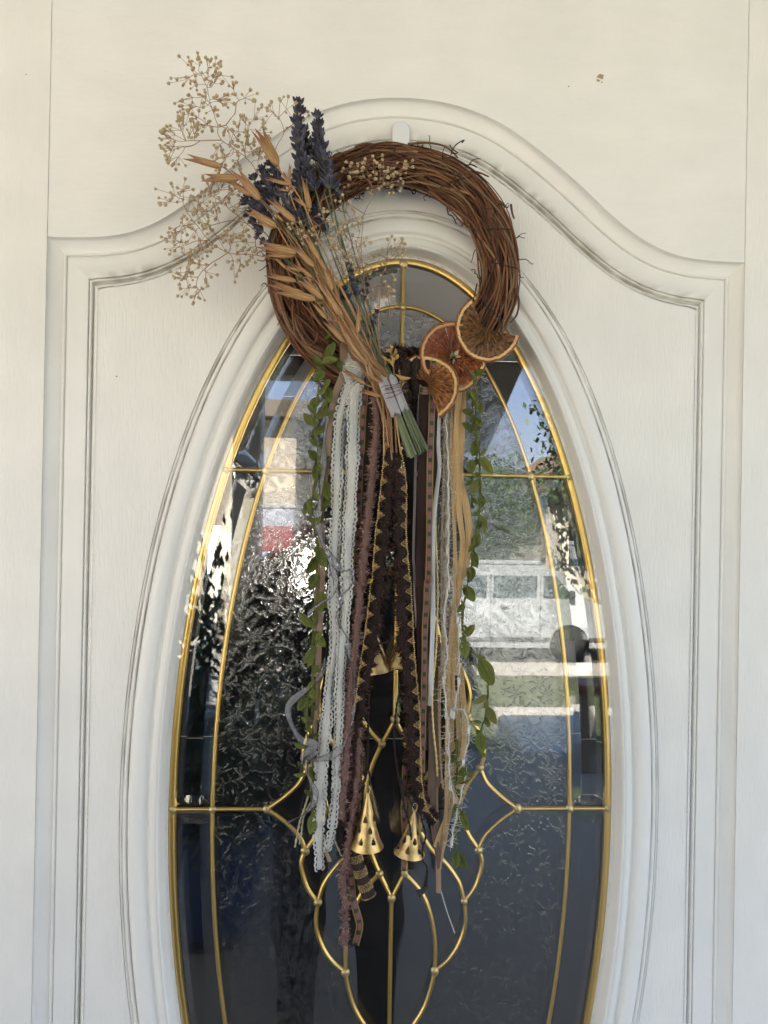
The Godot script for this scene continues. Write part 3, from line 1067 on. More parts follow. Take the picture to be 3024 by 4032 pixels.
func make_wreath() -> void:
	# the hook that carries it
	var hook := thing("wall_hook", "round-topped white plastic hook stuck to the door behind the wreath's top", "hook", way([49.6, 385.6, -5])[0])
	var c := way([49.4, 393.2, -4])[0]
	var g := Geo.new()
	var pad := PackedVector3Array()
	var shape := PackedVector2Array()
	for j in 17:
		var a := PI * j / 16.0
		shape.append(Vector2(c.x + cos(a) * 0.0088, c.y + sin(a) * 0.0088))
	shape.append(Vector2(c.x - 0.0088, c.y - 0.062))
	shape.append(Vector2(c.x + 0.0088, c.y - 0.062))
	var n0 := shape.size()
	var zs := [[0.0, -0.0048], [0.0, -0.0012], [0.0006, -0.0003], [0.0016, 0.0]]
	for s in zs:
		for j in n0 + 1:
			var q := shape[j % n0]
			var mid := Vector2(c.x, clampf(q.y, c.y - 0.055, c.y))
			var d := (mid - q).normalized() * float(s[0])
			pad.append(Vector3(q.x + d.x, q.y + d.y, s[1]))
	g.lattice(pad, n0 + 1, 4, true, false, 1, 1)
	var idx := Geometry2D.triangulate_polygon(shape)
	var f := g.v.size()
	for j in n0:
		var q := pad[3 * (n0 + 1) + j]
		g.put(q, Vector3.BACK)
	for k in idx:
		g.i.append(f + k)
	for k in g.c.size():
		g.c[k] = lin(0.74, 0.74, 0.74)
	part(hook, "back_plate", g.mesh(M.shiny))
	g = Geo.new()
	var hp := smooth(way([49.9, 349.1, 0, 49.9, 335, 4, 49.3, 324, 14, 48.6, 324.2, 24, 48.1, 327, 30]), 0.003)
	g.tube(hp, one(0.0022), 8, lin(0.74, 0.74, 0.74), lin(0.74, 0.74, 0.74), 100, 0.5)
	part(hook, "hook_arm", g.mesh(M.shiny))
	# the ring of vines
	var w := thing("grapevine_wreath", "ring of twisted brown grapevine twigs hanging before the door", "wreath", RING)
	var bark := noise(0.05, 2, 31)
	mat("bark", Color.WHITE, 0.72, {"heightmap_enabled": true, "heightmap_texture": tex(picture(64, 64, func(x, y):
		var h := 0.5 + 0.4 * bark.get_noise_2d(x * 5.0, y * 0.8)
		return Color(h, h, h))), "heightmap_scale": 0.03, "uv1_scale": Vector3(2, 0.3, 1)})
	for k in 330:
		var th := rng.randf() * TAU
		var span := rng.randf_range(1.3, 5.4)
		var ph := rng.randf() * TAU
		var rho := 0.0185 * pow(rng.randf(), 0.36)
		if k < 80:
			rho = rng.randf_range(0.0150, 0.0208)
		var tw := rng.randf_range(-1.0, 1.0) + 0.25
		var cnt := int(span / 0.075)
		var p := PackedVector3Array()
		var rr := rng.randf_range(0.0006, 0.0014)
		for j in cnt + 1:
			var u := float(j) / cnt
			var a := th + span * u
			var loose := (0.0011 + 0.0022 * fposmod(ph * 7.3, 1.0)) * sin(u * span * 2.6 + ph * 3.0) + 0.0010 * sin(u * span * 6.1 + th)
			p.append(on_ring(a, rho + loose, ph + tw * span * u + 0.4 * sin(a * 2.0 + ph * 5.0) + 0.15 * sin(a * 7.0 + th)))
		var tone := rng.randf_range(0.4, 1.5)
		var col := lin(0.132, 0.043, 0.016).lerp(lin(0.20, 0.088, 0.036), rng.randf() * 0.6) * tone
		if rng.randf() < 0.22:
			col = lin(0.27, 0.155, 0.075) * rng.randf_range(0.7, 1.1)
		col.a = 1
		g = Geo.new()
		g.tube(p, taper(p.size(), rr, rr * rng.randf_range(0.5, 0.95)), 6, col, col * 0.9, 60.0)
		part(w, "vine_twig", g.mesh(M.bark))
	# loose ends and loops
	var loops := [[-53.4, 195.5, 50, -53.1, 187.9, 50, -51.8, 176.1, 50, -49.7, 167.4, 50, -45.2, 161.2, 50, -37.6, 158.6, 50, -32.1, 161.2, 50, -29.9, 166.4, 50, -29.6, 171.6, 50], [-54.1, 190.2, 49, -46.1, 184.1, 49, -38.1, 177.5, 49, -32.4, 172.1, 49, -30, 169, 49], [160.5, 222.2, 40, 163.9, 213.4, 40, 164.5, 205.3, 40, 162.4, 195.9, 40, 156.6, 188.8, 40], [-18.2, 343.4, 38, -12.1, 347.5, 38, -3.5, 344.5, 38], [74.3, 311.3, 44, 86.9, 302.5, 44, 101, 293.8, 44, 113.7, 285, 44, 121.6, 276, 44], [116, 337.5, 34, 125.5, 335.9, 34, 134, 332.6, 34], [2.5, 353.4, 40, 13.3, 356.7, 40, 24.1, 355.9, 40, 36.5, 358, 40], [53.4, 357, 42, 73.6, 359, 42, 90.8, 355.6, 42, 101.9, 345.9, 42], [157.1, 308.1, 30, 158.9, 298.6, 30, 160.9, 294, 30], [145.5, 310, 32, 150.3, 305.4, 32, 153.5, 304, 32], [-67.4, 216.7, 48, -68, 207.9, 48, -64.6, 196.9, 48, -60.5, 189, 48], [-76.9, 228.7, 42, -74.4, 219.1, 42, -71.1, 214.4, 42]]
	for l in loops:
		g = Geo.new()
		var p := smooth(way(l), 0.003)
		var col := lin(0.15, 0.062, 0.026) * rng.randf_range(0.7, 1.2)
		col.a = 1
		g.tube(p, taper(p.size(), 0.0013, 0.0008), 6, col, col)
		part(w, "loose_twig", g.mesh(M.bark))
	for k in 90:
		var th := rng.randf_range(-0.9, 3.6)
		var ph := rng.randf_range(-0.5, PI + 0.5)
		if absf(th - PI / 2) < 0.2:
			th += 0.5
		var at := on_ring(th, 0.0195, ph)
		var out := (at - on_ring(th, 0.0, 0.0)).normalized()
		var dir := (out + Vector3(rng.randfn(), rng.randfn(), rng.randfn() * 0.4) * 0.7).normalized()
		var b := basis_to(dir)
		var p := PackedVector3Array()
		var turns := rng.randf_range(0.6, 2.6)
		var len := rng.randf_range(0.006, 0.017)
		var rad := rng.randf_range(0.0008, 0.0026)
		for j in 22:
			var u := j / 21.0
			p.append(at + b * Vector3(cos(turns * TAU * u) * rad * u, len * u, sin(turns * TAU * u) * rad * u))
		g = Geo.new()
		g.tube(p, taper(22, 0.00055, 0.00035), 5, lin(0.05, 0.026, 0.015), lin(0.035, 0.02, 0.012))
		part(w, "tendril", g.mesh(M.matt))
	var wires := [[84.8, 313.9, 46, 94, 319.7, 46, 103.3, 323.2, 46, 115.7, 326.3, 46], [130.4, 275.9, 47, 139.8, 276.8, 47, 153.8, 276.7, 47], [137.4, 244.8, 46, 148.4, 242.1, 46, 161, 239.8, 46], [125.2, 213.2, 52, 130.1, 200.3, 52, 138.7, 194.5, 52, 145.8, 186.2, 52, 144.4, 177, 52], [38, 341.2, 46, 40.2, 347.5, 46, 41.2, 352.1, 46], [31.7, 322.3, 30, 32.9, 319, 30, 36.7, 318.8, 30, 38.8, 322.2, 30], [39, 323.1, 28, 42, 319.5, 28, 45.1, 317, 28], [52.8, 322.5, 24, 55.8, 323.7, 24, 58.9, 320.5, 24, 62, 316.8, 24, 63.5, 321.4, 24, 59.7, 320.5, 24, 60.5, 316.7, 24], [95.8, 311, 14, 97.5, 302.6, 14, 101.8, 300.5, 14, 105.8, 292.9, 14], [93.6, 357, 44, 96, 353.2, 44, 101.6, 349.6, 44, 95.3, 349.3, 44, 98.3, 355.7, 44, 102.9, 359.8, 44, 107.6, 362.3, 44, 105.3, 359.4, 44], [108.6, 339.7, 40, 115.7, 340.5, 40, 121.2, 338.4, 40, 118.8, 339.5, 40]]
	for l in wires:
		g = Geo.new()
		var p := smooth(way(l), 0.0015)
		g.tube(p, one(0.0006), 5, lin(0.03, 0.018, 0.012), lin(0.03, 0.018, 0.012))
		part(w, "tendril", g.mesh(M.matt))


# ---------------------------------------------------------------- the dried bouquet

func spikelet_mesh(sd: int) -> ArrayMesh:
	# one hanging oat spikelet of unit length along y: two ribbed husks that part at the tip
	var r := RandomNumberGenerator.new()
	r.seed = sd
	var g := Geo.new()
	for h in 3:
		var nu := 15
		var nv := 13
		var p := PackedVector3Array()
		var cols := PackedColorArray()
		var lean: float = [-0.045, 0.05, 0.0][h]
		var ln: float = [1.0, 0.9, 0.78][h]
		for j in nv:
			var u := j / (nv - 1.0)
			var wd := 0.088 * pow(sin(PI * pow(u, 0.62)), 0.85) * (1.0 - 0.45 * u) + 0.004
			for k in nu:
				var a := TAU * k / (nu - 1.0)
				var ridge := 1.0 + 0.10 * cos(a * 7.0)
				p.append(Vector3(cos(a) * wd * ridge + lean * u * u * 1.6, u * ln, sin(a) * wd * 0.6 * ridge + (0.03 if h == 2 else 0.0)))
				var col := lin(0.38, 0.215, 0.085).lerp(lin(0.23, 0.095, 0.042), smoothstep(0.45, 1.0, u))
				col = col * (1.0 + 0.28 * cos(a * 7.0)) * r.randf_range(0.86, 1.1)
				col.a = 1
				cols.append(col)
		g.lattice(p, nu, nv, true, false, 1, 1, cols, true)
	return g.mesh(M.straw)

func make_oats() -> void:
	mat("straw", Color.WHITE, 0.5, {"backlight_enabled": true, "backlight": Color(0.12, 0.10, 0.05)})
	var kinds := [spikelet_mesh(1), spikelet_mesh(2), spikelet_mesh(3)]
	var knot := way([37.4, 118.2, 62])[0]
	# each stalk: label, stem from the head down towards the tie, spikelets as tip and base
	var stalks := [
		["oat stalk with the two husks that reach furthest up and left over the moulding", [-119.7, 320.7, 56, -106.7, 311.3, 56, -92.4, 299.8, 56, -68.3, 275.7, 56, -43.9, 237.6, 56, -15, 193, 56, 14.1, 150.4, 56], [[-157.4, 330.4, 54, -120.5, 321.6, 54], [-140, 309, 58, -103.9, 309.7, 58]]],
		["oat stalk with one broad pale husk below the upper-left baby's breath", [-84.5, 290.2, 60, -67.8, 269.8, 60, -45.8, 236.1, 60, -17, 191.8, 60, 11.8, 149.4, 60], [[-109.8, 317.9, 62, -83.8, 289, 62], [-114.9, 308.3, 58, -92, 293.8, 58]]],
		["oat stalk with two slim reddish husks pointing up beside the lavender", [-68.2, 318.2, 66, -60.3, 305.3, 66, -53.2, 285.1, 66, -39.3, 251.4, 66, -21.6, 213.5, 66, 2.8, 169.3, 66], [[-90.5, 351.8, 66, -67.8, 318.3, 66], [-87.9, 356.9, 63, -67.7, 321.4, 63], [-65.6, 315.8, 66, -55.6, 302.1, 66]]],
		["oat stalk with a pair of husks crossing the tall lavender head", [-54, 298.7, 70, -44, 283.8, 70, -28.5, 250.3, 70, -8.6, 208.5, 70, 15.6, 162.3, 70], [[-80.9, 307.4, 68, -55.4, 300.8, 68], [-69, 297.3, 67, -56.7, 296.5, 67], [-44.5, 309.7, 70, -38, 278.9, 70], [-54.3, 290.6, 69, -38.5, 280.2, 69], [-56.5, 320.7, 70, -57.5, 307, 70]]],
		["oat stalk with a narrow red-edged husk over the dark lavender clump", [-51.3, 266.1, 70, -39, 241.4, 70, -21.3, 205.9, 70, 5, 164.1, 70], [[-76.6, 289.3, 70, -50.8, 266.1, 70], [-71.7, 277.9, 66, -62.2, 268.5, 66]]],
		["oat stalk with two stacked husks left of the lavender clump", [-67.4, 263.1, 64, -49.8, 234.6, 64, -25.6, 196.8, 64, 5.2, 154.8, 64], [[-98.4, 279.4, 66, -68, 263.1, 66], [-89.5, 268.2, 64, -67.4, 263.1, 64]]],
		["oat stalk with long brown husks in the middle of the bouquet", [-21.6, 221, 72, -14, 199.2, 72, -0.8, 174.1, 72, 15.9, 144.8, 72], [[-44.7, 260, 72, -28.1, 232.6, 72], [-32.5, 241, 72, -21.1, 220.2, 72], [-23.8, 227.8, 73, -15.7, 203.9, 73], [-37.8, 250, 70, -23.8, 225, 70]]],
		["oat stalk with fat golden husks above the wreath's left side", [-33.4, 225, 74, -21.1, 198.3, 74, -3.7, 171.4, 74, 18.1, 140.2, 74], [[-52.6, 244.6, 75, -32.9, 224.3, 75], [-86, 244.5, 72, -48.1, 237.4, 72], [-80.7, 236.8, 69, -49.5, 235.9, 69]]],
		["oat stalk with a curled empty husk over the wreath's left side", [-38.4, 215.6, 71, -23.2, 194.9, 71, -1.5, 165.8, 71, 20.3, 138.8, 71], [[-70.9, 236.6, 66, -58.8, 225, 66], [-62.2, 226.7, 67, -44.3, 223.1, 67], [-52.7, 229.9, 70, -34.2, 216.1, 70]]],
		["oat stalk with the lowest left husks over the wreath twigs", [-31.7, 196, 72, -16.5, 177.9, 72, 5.1, 153, 72, 22.5, 134.4, 72], [[-78.4, 218.6, 68, -49.1, 212.4, 68], [-76.7, 210.9, 71, -40.2, 199.4, 71], [-69.6, 203.7, 73, -30.8, 194.9, 73], [-48, 215.9, 73, -24, 196, 73]]],
		["oat stalk with crowded husks just above the tie", [-8.1, 181.1, 75, 5, 158.7, 75, 22.4, 133.8, 75], [[-32.9, 217.7, 73, -15.5, 192.5, 73], [-27.6, 212.6, 75, -8.1, 181.1, 75], [-18.1, 198.4, 74, -6, 181.1, 74], [-35.1, 195.6, 70, -20.4, 178.3, 70], [-22.9, 177.6, 72, -3.4, 157, 72]]],
		["oat stalk with a single upright husk before the lavender stems", [7.8, 164.4, 78, 13.6, 147.7, 78, 25.3, 129.1, 78], [[9.8, 191, 78, 7.8, 164.4, 78]]],
		["oat stalk with thin husks splayed left over the lace knot", [16.5, 120.4, 66, 26, 117.2, 66], [[-3, 131.8, 66, 16.5, 120.4, 66], [10.6, 115.1, 66, 30.5, 109.2, 66], [-7.3, 135.1, 64, 11.4, 124, 64]]],
	]
	for st in stalks:
		var stem := way(st[1])
		var o := thing("oat_stalk", st[0], "dried oat stalk", stem[stem.size() - 1], "dried oat stalks in the bouquet")
		var low := knot + Vector3(rng.randf_range(-0.009, 0.004), rng.randf_range(-0.003, 0.003), rng.randf_range(-0.002, 0.003))
		stem.append(low)
		if rng.randf() < 0.45:
			stem.append(low + Vector3(rng.randf_range(0.003, 0.013), rng.randf_range(-0.055, -0.068), -0.006))
		var p := smooth(stem, 0.006)
		var col := lin(0.37, 0.20, 0.075) * rng.randf_range(0.6, 1.15)
		col.a = 1
		var g := Geo.new()
		g.tube(p, taper(p.size(), 0.0006, 0.0008), 6, col, col)
		part(o, "stem", g.mesh(M.straw))
		# a dry blade that follows the stem
		for e in 4:
			var q := PackedVector3Array()
			var sd := PackedVector3Array()
			var hw := PackedFloat32Array()
			var off := Vector3(rng.randf_range(-0.009, 0.007), rng.randf_range(-0.006, 0.006), rng.randf_range(-0.004, 0.006))
			var from := int(p.size() * rng.randf_range(0.25, 0.55))
			var to := int(p.size() * rng.randf_range(0.8, 0.9))
			for k in range(from, to):
				var u := float(k - from) / maxf(1.0, to - from - 1.0)
				q.append(p[k] + off * sin(PI * u))
				var tn := (p[mini(k + 1, p.size() - 1)] - p[maxi(k - 1, 0)]).normalized()
				sd.append(tn.cross(Vector3(0.5 * sin(u * 4.0 + off.x * 900.0), 0, 1)).normalized())
				hw.append((0.0011 if e < 2 else 0.0005) * sin(PI * clampf(u * 0.93 + 0.05, 0, 1)) + 0.0003)
			if q.size() > 3:
				g = Geo.new()
				var bc := lin(0.25, 0.115, 0.045).lerp(lin(0.40, 0.24, 0.105), rng.randf())
				g.band(q, sd, hw, 0.0003, 100.0, bc, 0.25)
				part(o, "blade", g.mesh(M.straw))
		for s in st[2]:
			var e := way(s)
			var d := e[0] - e[1]
			var ln := d.length()
			var fat := rng.randf_range(0.85, 1.15)
			piece(o, "husk", kinds[rng.randi() % 3], Transform3D(basis_to(d, rng.randf_range(-0.6, 0.6)).scaled_local(Vector3(ln * fat, ln, ln * fat)), e[1]))
			# the hair-thin stalk that joins it to the stem
			var near := p[0]
			for k in p:
				if k.distance_to(e[1]) < near.distance_to(e[1]):
					near = k
			if near.distance_to(e[1]) > 0.002:
				g = Geo.new()
				g.tube(smooth(PackedVector3Array([e[1], e[1].lerp(near, 0.5) - d.normalized() * 0.004, near]), 0.003), one(0.00045), 5, col, col)
				part(o, "stalk", g.mesh(M.straw))

func make_leaf_sprig() -> void:
	# a thin sprig of small curled golden leaves beside the stems
	var line := way([42.9, 129.8, 62, 41.8, 138.4, 66, 40.6, 147.3, 68, 39, 157.1, 66])
	var o := thing("leaf_sprig", "thin sprig of small curled golden leaves just above the crystal", "dried sprig", line[0])
	var g := Geo.new()
	var p := smooth(line, 0.003)
	g.tube(p, taper(p.size(), 0.0007, 0.0004), 5, lin(0.30, 0.18, 0.07), lin(0.30, 0.18, 0.07))
	part(o, "stem", g.mesh(M.straw))
	for l in [[41.6, 139, 67, 38.2, 147, 69], [41.1, 142.9, 67, 46, 148.8, 69], [39.8, 147.3, 68, 34.2, 152.2, 70], [41.7, 136.6, 67, 34.4, 143, 69], [40.6, 145.8, 68, 43.1, 154, 70], [43.9, 131, 64, 58.8, 127.5, 66], [39.8, 150.4, 68, 37.2, 157.1, 69], [41.4, 140.5, 67, 36.8, 140.2, 68], [34.6, 138.2, 66, 30.1, 147, 68]]:
		var e := way(l)
		var d := e[1] - e[0]
		var q := PackedVector3Array()
		var hw := PackedFloat32Array()
		var tw := PackedVector3Array()
		for k in 9:
			var u := k / 8.0
			q.append(e[0] + d * u + Vector3(0, 0, 0.004 * sin(PI * u)) + d.cross(Vector3.BACK) * 0.18 * sin(PI * u))
			hw.append(0.0018 * sin(PI * clampf(u * 0.94 + 0.04, 0, 1)) + 0.0001)
			tw.append(d.normalized().cross(Vector3(0.8 * sin(u * 3.0), 0, 1)).normalized())
		g = Geo.new()
		g.band(q, tw, hw, 0.0004, 100.0, lin(0.40, 0.25, 0.07) * rng.randf_range(0.7, 1.1), 0.4)
		part(o, "leaf", g.mesh(M.straw))

func whorl_mesh(sd: int) -> ArrayMesh:
	# a ring of lavender buds round the stem, opening towards y
	var r := RandomNumberGenerator.new()
	r.seed = sd
	var g := Geo.new()
	for ring in 2:
		var cnt := 8 if ring == 0 else 5
		for k in cnt:
			var a := TAU * (k + r.randf() * 0.5) / cnt
			var lean := r.randf_range(0.55, 0.95) if ring == 0 else r.randf_range(0.15, 0.4)
			var d := Vector3(cos(a) * sin(lean), cos(lean), sin(a) * sin(lean))
			var b := basis_to(d)
			var ln := r.randf_range(0.0062, 0.0086)
			var nu := 7
			var nv := 6
			var p := PackedVector3Array()
			var cols := PackedColorArray()
			var base := d * 0.0012
			var shade := r.randf_range(0.5, 1.7)
			for j in nv:
				var u := j / (nv - 1.0)
				var wd: float = [0.0004, 0.00105, 0.00135, 0.00135, 0.0011, 0.0003][j]
				for q in nu:
					var o := TAU * q / (nu - 1.0)
					p.append(base + b * Vector3(cos(o) * wd * (1.0 + 0.12 * cos(o * 3.0)), u * ln, sin(o) * wd))
					var col := lin(0.15, 0.14, 0.10).lerp(lin(0.043, 0.040, 0.058), smoothstep(0.0, 0.5, u)).lerp(lin(0.060, 0.050, 0.076), smoothstep(0.75, 1.0, u)) * shade
					col.a = 1
					cols.append(col)
			g.lattice(p, nu, nv, true, false, 1, 1, cols, true)
	return g.mesh(M.matt)

func make_lavender() -> void:
	var kinds := [whorl_mesh(11), whorl_mesh(12), whorl_mesh(13), whorl_mesh(14)]
	# each sprig: label, head from its tip to its base, points of the stem below, size
	var sprigs := [
		["tallest lavender head, its tip above the ogee moulding", [-51.8, 381, 56, -50.2, 363.2, 56, -48.9, 341.6, 56, -47.6, 317.7, 56, -46.3, 298.2, 56], [-38.8, 271.7, 58, -24.4, 235.4, 58, 4.8, 182.2, 58], 1.15],
		["second tallest lavender head, leaning right beside the wreath's top left", [-33.3, 369, 58, -30.9, 354.4, 58, -28, 335, 58, -25.1, 319.1, 58], [-17.6, 289.1, 60, -6.4, 246.2, 60, 15.5, 182, 60], 1.05],
		["lavender head half hidden between the two tallest", [-44.4, 361.4, 50, -40.7, 348.4, 50, -34.3, 332, 50], [-23.4, 295.7, 54, -7.3, 246.1, 54, 13.5, 183.6, 54], 0.8],
		["lavender head of wide whorls right of the tall one", [-41.3, 323.4, 62, -37.7, 311.1, 62, -33.2, 299.6, 62], [-29.5, 287.7, 62, -11.4, 236.7, 62, 15.6, 177.2, 62], 1.15],
		["lavender head ending in one broad blue whorl against the wreath", [-23.2, 319.4, 63, -20.4, 305.8, 63, -19.4, 297.2, 63], [-15.7, 281.8, 62, -1.9, 237, 62, 19.9, 177.3, 62], 1.25],
		["lavender head in the left group, tip at the pair of red husks", [-74.8, 323.5, 56, -69, 312.5, 56, -61, 299.8, 56], [-46.6, 267.5, 57, -21.9, 220.7, 57, 9.3, 169.6, 57], 1.0],
		["slim lavender head left of the dark clump with an up-curved tip", [-82.5, 320.3, 52, -76.2, 306.6, 52, -69, 293.8, 52], [-51, 264.1, 54, -24.2, 219.4, 54, 7.2, 170.2, 54], 0.95],
		["lavender head leaning left below the broad pale husk", [-91.2, 312.1, 50, -81.5, 300.3, 50, -69.1, 288.5, 50], [-51, 262.3, 53, -24.1, 216.6, 53, 7.3, 168.3, 53], 1.0],
		["lavender head furthest left in the dark clump", [-96.9, 301.4, 48, -86.8, 293, 48, -73.6, 283.9, 48], [-51, 256.1, 52, -24.1, 213.4, 52, 5.1, 166.3, 52], 1.0],
		["lavender head in the lower left of the dark clump, over the moulding groove", [-96.6, 292.6, 46, -84.7, 285.6, 46, -71, 275.2, 46], [-48.8, 248.2, 50, -21.9, 207.6, 50, 6.5, 164.6, 50], 1.05],
		["low lavender head leaning left near the wreath's outer edge", [-96.3, 280.3, 46, -90.1, 271.8, 46, -81.2, 264.7, 46], [-59.5, 239.1, 50, -28.4, 205.1, 50, 5.2, 162.4, 50], 0.8],
		["lowest left lavender head, mostly hidden by golden husks", [-86.4, 259.7, 46, -80.2, 256.4, 46, -73.1, 251.8, 46], [-50.6, 226.3, 50, -23.9, 196.5, 50, 7.5, 158.1, 50], 0.8],
		["thick lavender head in the middle of the dark clump", [-63.2, 294.1, 60, -57, 284, 60, -46.5, 271.5, 60], [-33.1, 245.2, 60, -13, 207.1, 60, 13.8, 162.5, 60], 1.2],
		["lavender head low in the middle, under the cream baby's breath", [-51.5, 291.5, 55, -45.2, 280.5, 55, -38.8, 264.2, 55], [-27, 237.5, 58, -8.6, 203.5, 58, 16.9, 160.9, 58], 1.1],
		["lavender head behind the green stems near the middle", [-32.3, 284, 54, -27.8, 273.7, 54, -23.3, 263, 54], [-14.9, 238.6, 56, -2.2, 208.6, 56, 19.5, 163.6, 56], 0.95],
		["short lavender head at the right, on the wreath's inner edge", [-17.1, 307.3, 58, -13.5, 302.2, 58, -9.9, 295.4, 58], [-4.3, 272.3, 60, 6.8, 233.7, 60, 23.4, 178, 60], 0.9],
		["small lavender head before the brass arch with a thin tip", [-0.5, 228.7, 64, 2.7, 218.4, 64, 5.5, 208.2, 64, 7.3, 201.4, 64], [15.5, 181, 64, 22.7, 161.8, 64], 0.62],
		["small twin lavender head right of the brass arch head", [16.1, 217.8, 62, 14.6, 209.1, 62, 13, 198.7, 62], [19.9, 177.3, 62, 26.7, 158.1, 62], 0.66],
		["small lavender head low among the stems with a single wide whorl", [-5.7, 206.4, 60, -3, 202.2, 60, -1.2, 198.8, 60], [11.3, 177.1, 62, 23.8, 151.5, 62], 0.95],
		["lavender sprig with scattered buds beside the brass upright", [25, 188.1, 58, 22.5, 182.8, 58, 20.1, 173.2, 58, 22.9, 161.1, 58], [28.3, 147.8, 60, 31.9, 139.2, 60], 0.62],
	]
	var cnt := sprigs.size()
	var knot := way([41, 116.9, 60])[0]
	var e0 := way([58.9, 55.3, 52])[0]
	var e1 := way([77.7, 64.8, 50])[0]
	for s in cnt:
		var sp: Array = sprigs[s]
		var head := smooth(way(sp[1]), 0.002)
		var o := thing("lavender_sprig", sp[0], "lavender sprig", head[head.size() - 1], "dried lavender sprigs in the bouquet")
		var u: float = clampf((float((s * 7) % cnt) + 0.5) / cnt, 0.02, 0.98)
		var line := way(sp[1])
		line.append_array(way(sp[2]))
		line.append(knot + Vector3(lerpf(-0.006, 0.007, u), lerpf(-0.001, 0.003, u), rng.randf_range(-0.004, 0.004)))
		line.append(e0.lerp(e1, u) + Vector3(rng.randf_range(-0.001, 0.001), rng.randf_range(-0.003, 0.002), rng.randf_range(-0.004, 0.004)))
		var p := smooth(line, 0.006)
		var green := lin(0.15, 0.17, 0.085) * rng.randf_range(0.65, 1.25)
		green.a = 1
		var g := Geo.new()
		g.tube(p, taper(p.size(), 0.0006, 0.00115), 5, green, green)
		part(o, "stem", g.mesh(M.solid))
		var size: float = sp[3]
		var gone := 0.0
		var next := 0.0
		for k in head.size():
			if k:
				gone += head[k].distance_to(head[k - 1])
			if gone >= next:
				var d := head[maxi(k - 1, 0)] - head[mini(k + 1, head.size() - 1)]
				var w := size * lerpf(0.68, 1.05, clampf(gone / 0.035, 0, 1)) * rng.randf_range(0.9, 1.1)
				piece(o, "flower_whorl", kinds[rng.randi() % 4], Transform3D(basis_to(d + Vector3(rng.randfn(), rng.randfn(), rng.randfn()) * d.length() * 0.16, rng.randf() * TAU).scaled_local(Vector3.ONE * w * 1.28), head[k]))
				next = gone + 0.0060 * size * rng.randf_range(0.9, 1.35)

func bud_mesh(sd: int) -> ArrayMesh:
	var r := RandomNumberGenerator.new()
	r.seed = sd
	var g := Geo.new()
	var p := PackedVector3Array()
	var cols := PackedColorArray()
	var nu := 8
	var prof := [0.0002, 0.0, 0.0009, 0.0004, 0.00135, 0.0011, 0.00130, 0.0020, 0.0010, 0.0026, 0.0004, 0.0023]
	for j in 6:
		for k in nu:
			var a := TAU * k / (nu - 1.0)
			var jag := 1.0 + (0.18 * cos(a * 3.5) if j >= 4 else 0.05 * cos(a * 2.0 + sd))
			p.append(Vector3(cos(a) * prof[j * 2] * jag, prof[j * 2 + 1] + (0.0004 * cos(a * 3.5) if j == 4 else 0.0), sin(a) * prof[j * 2] * jag))
			var c := lin(0.42, 0.30, 0.16).lerp(lin(0.56, 0.45, 0.28), j / 5.0) * r.randf_range(0.85, 1.1)
			c.a = 1
			cols.append(c)
	g.lattice(p, nu, 6, true, false, 1, 1, cols, true)
	return g.mesh(M.matt)

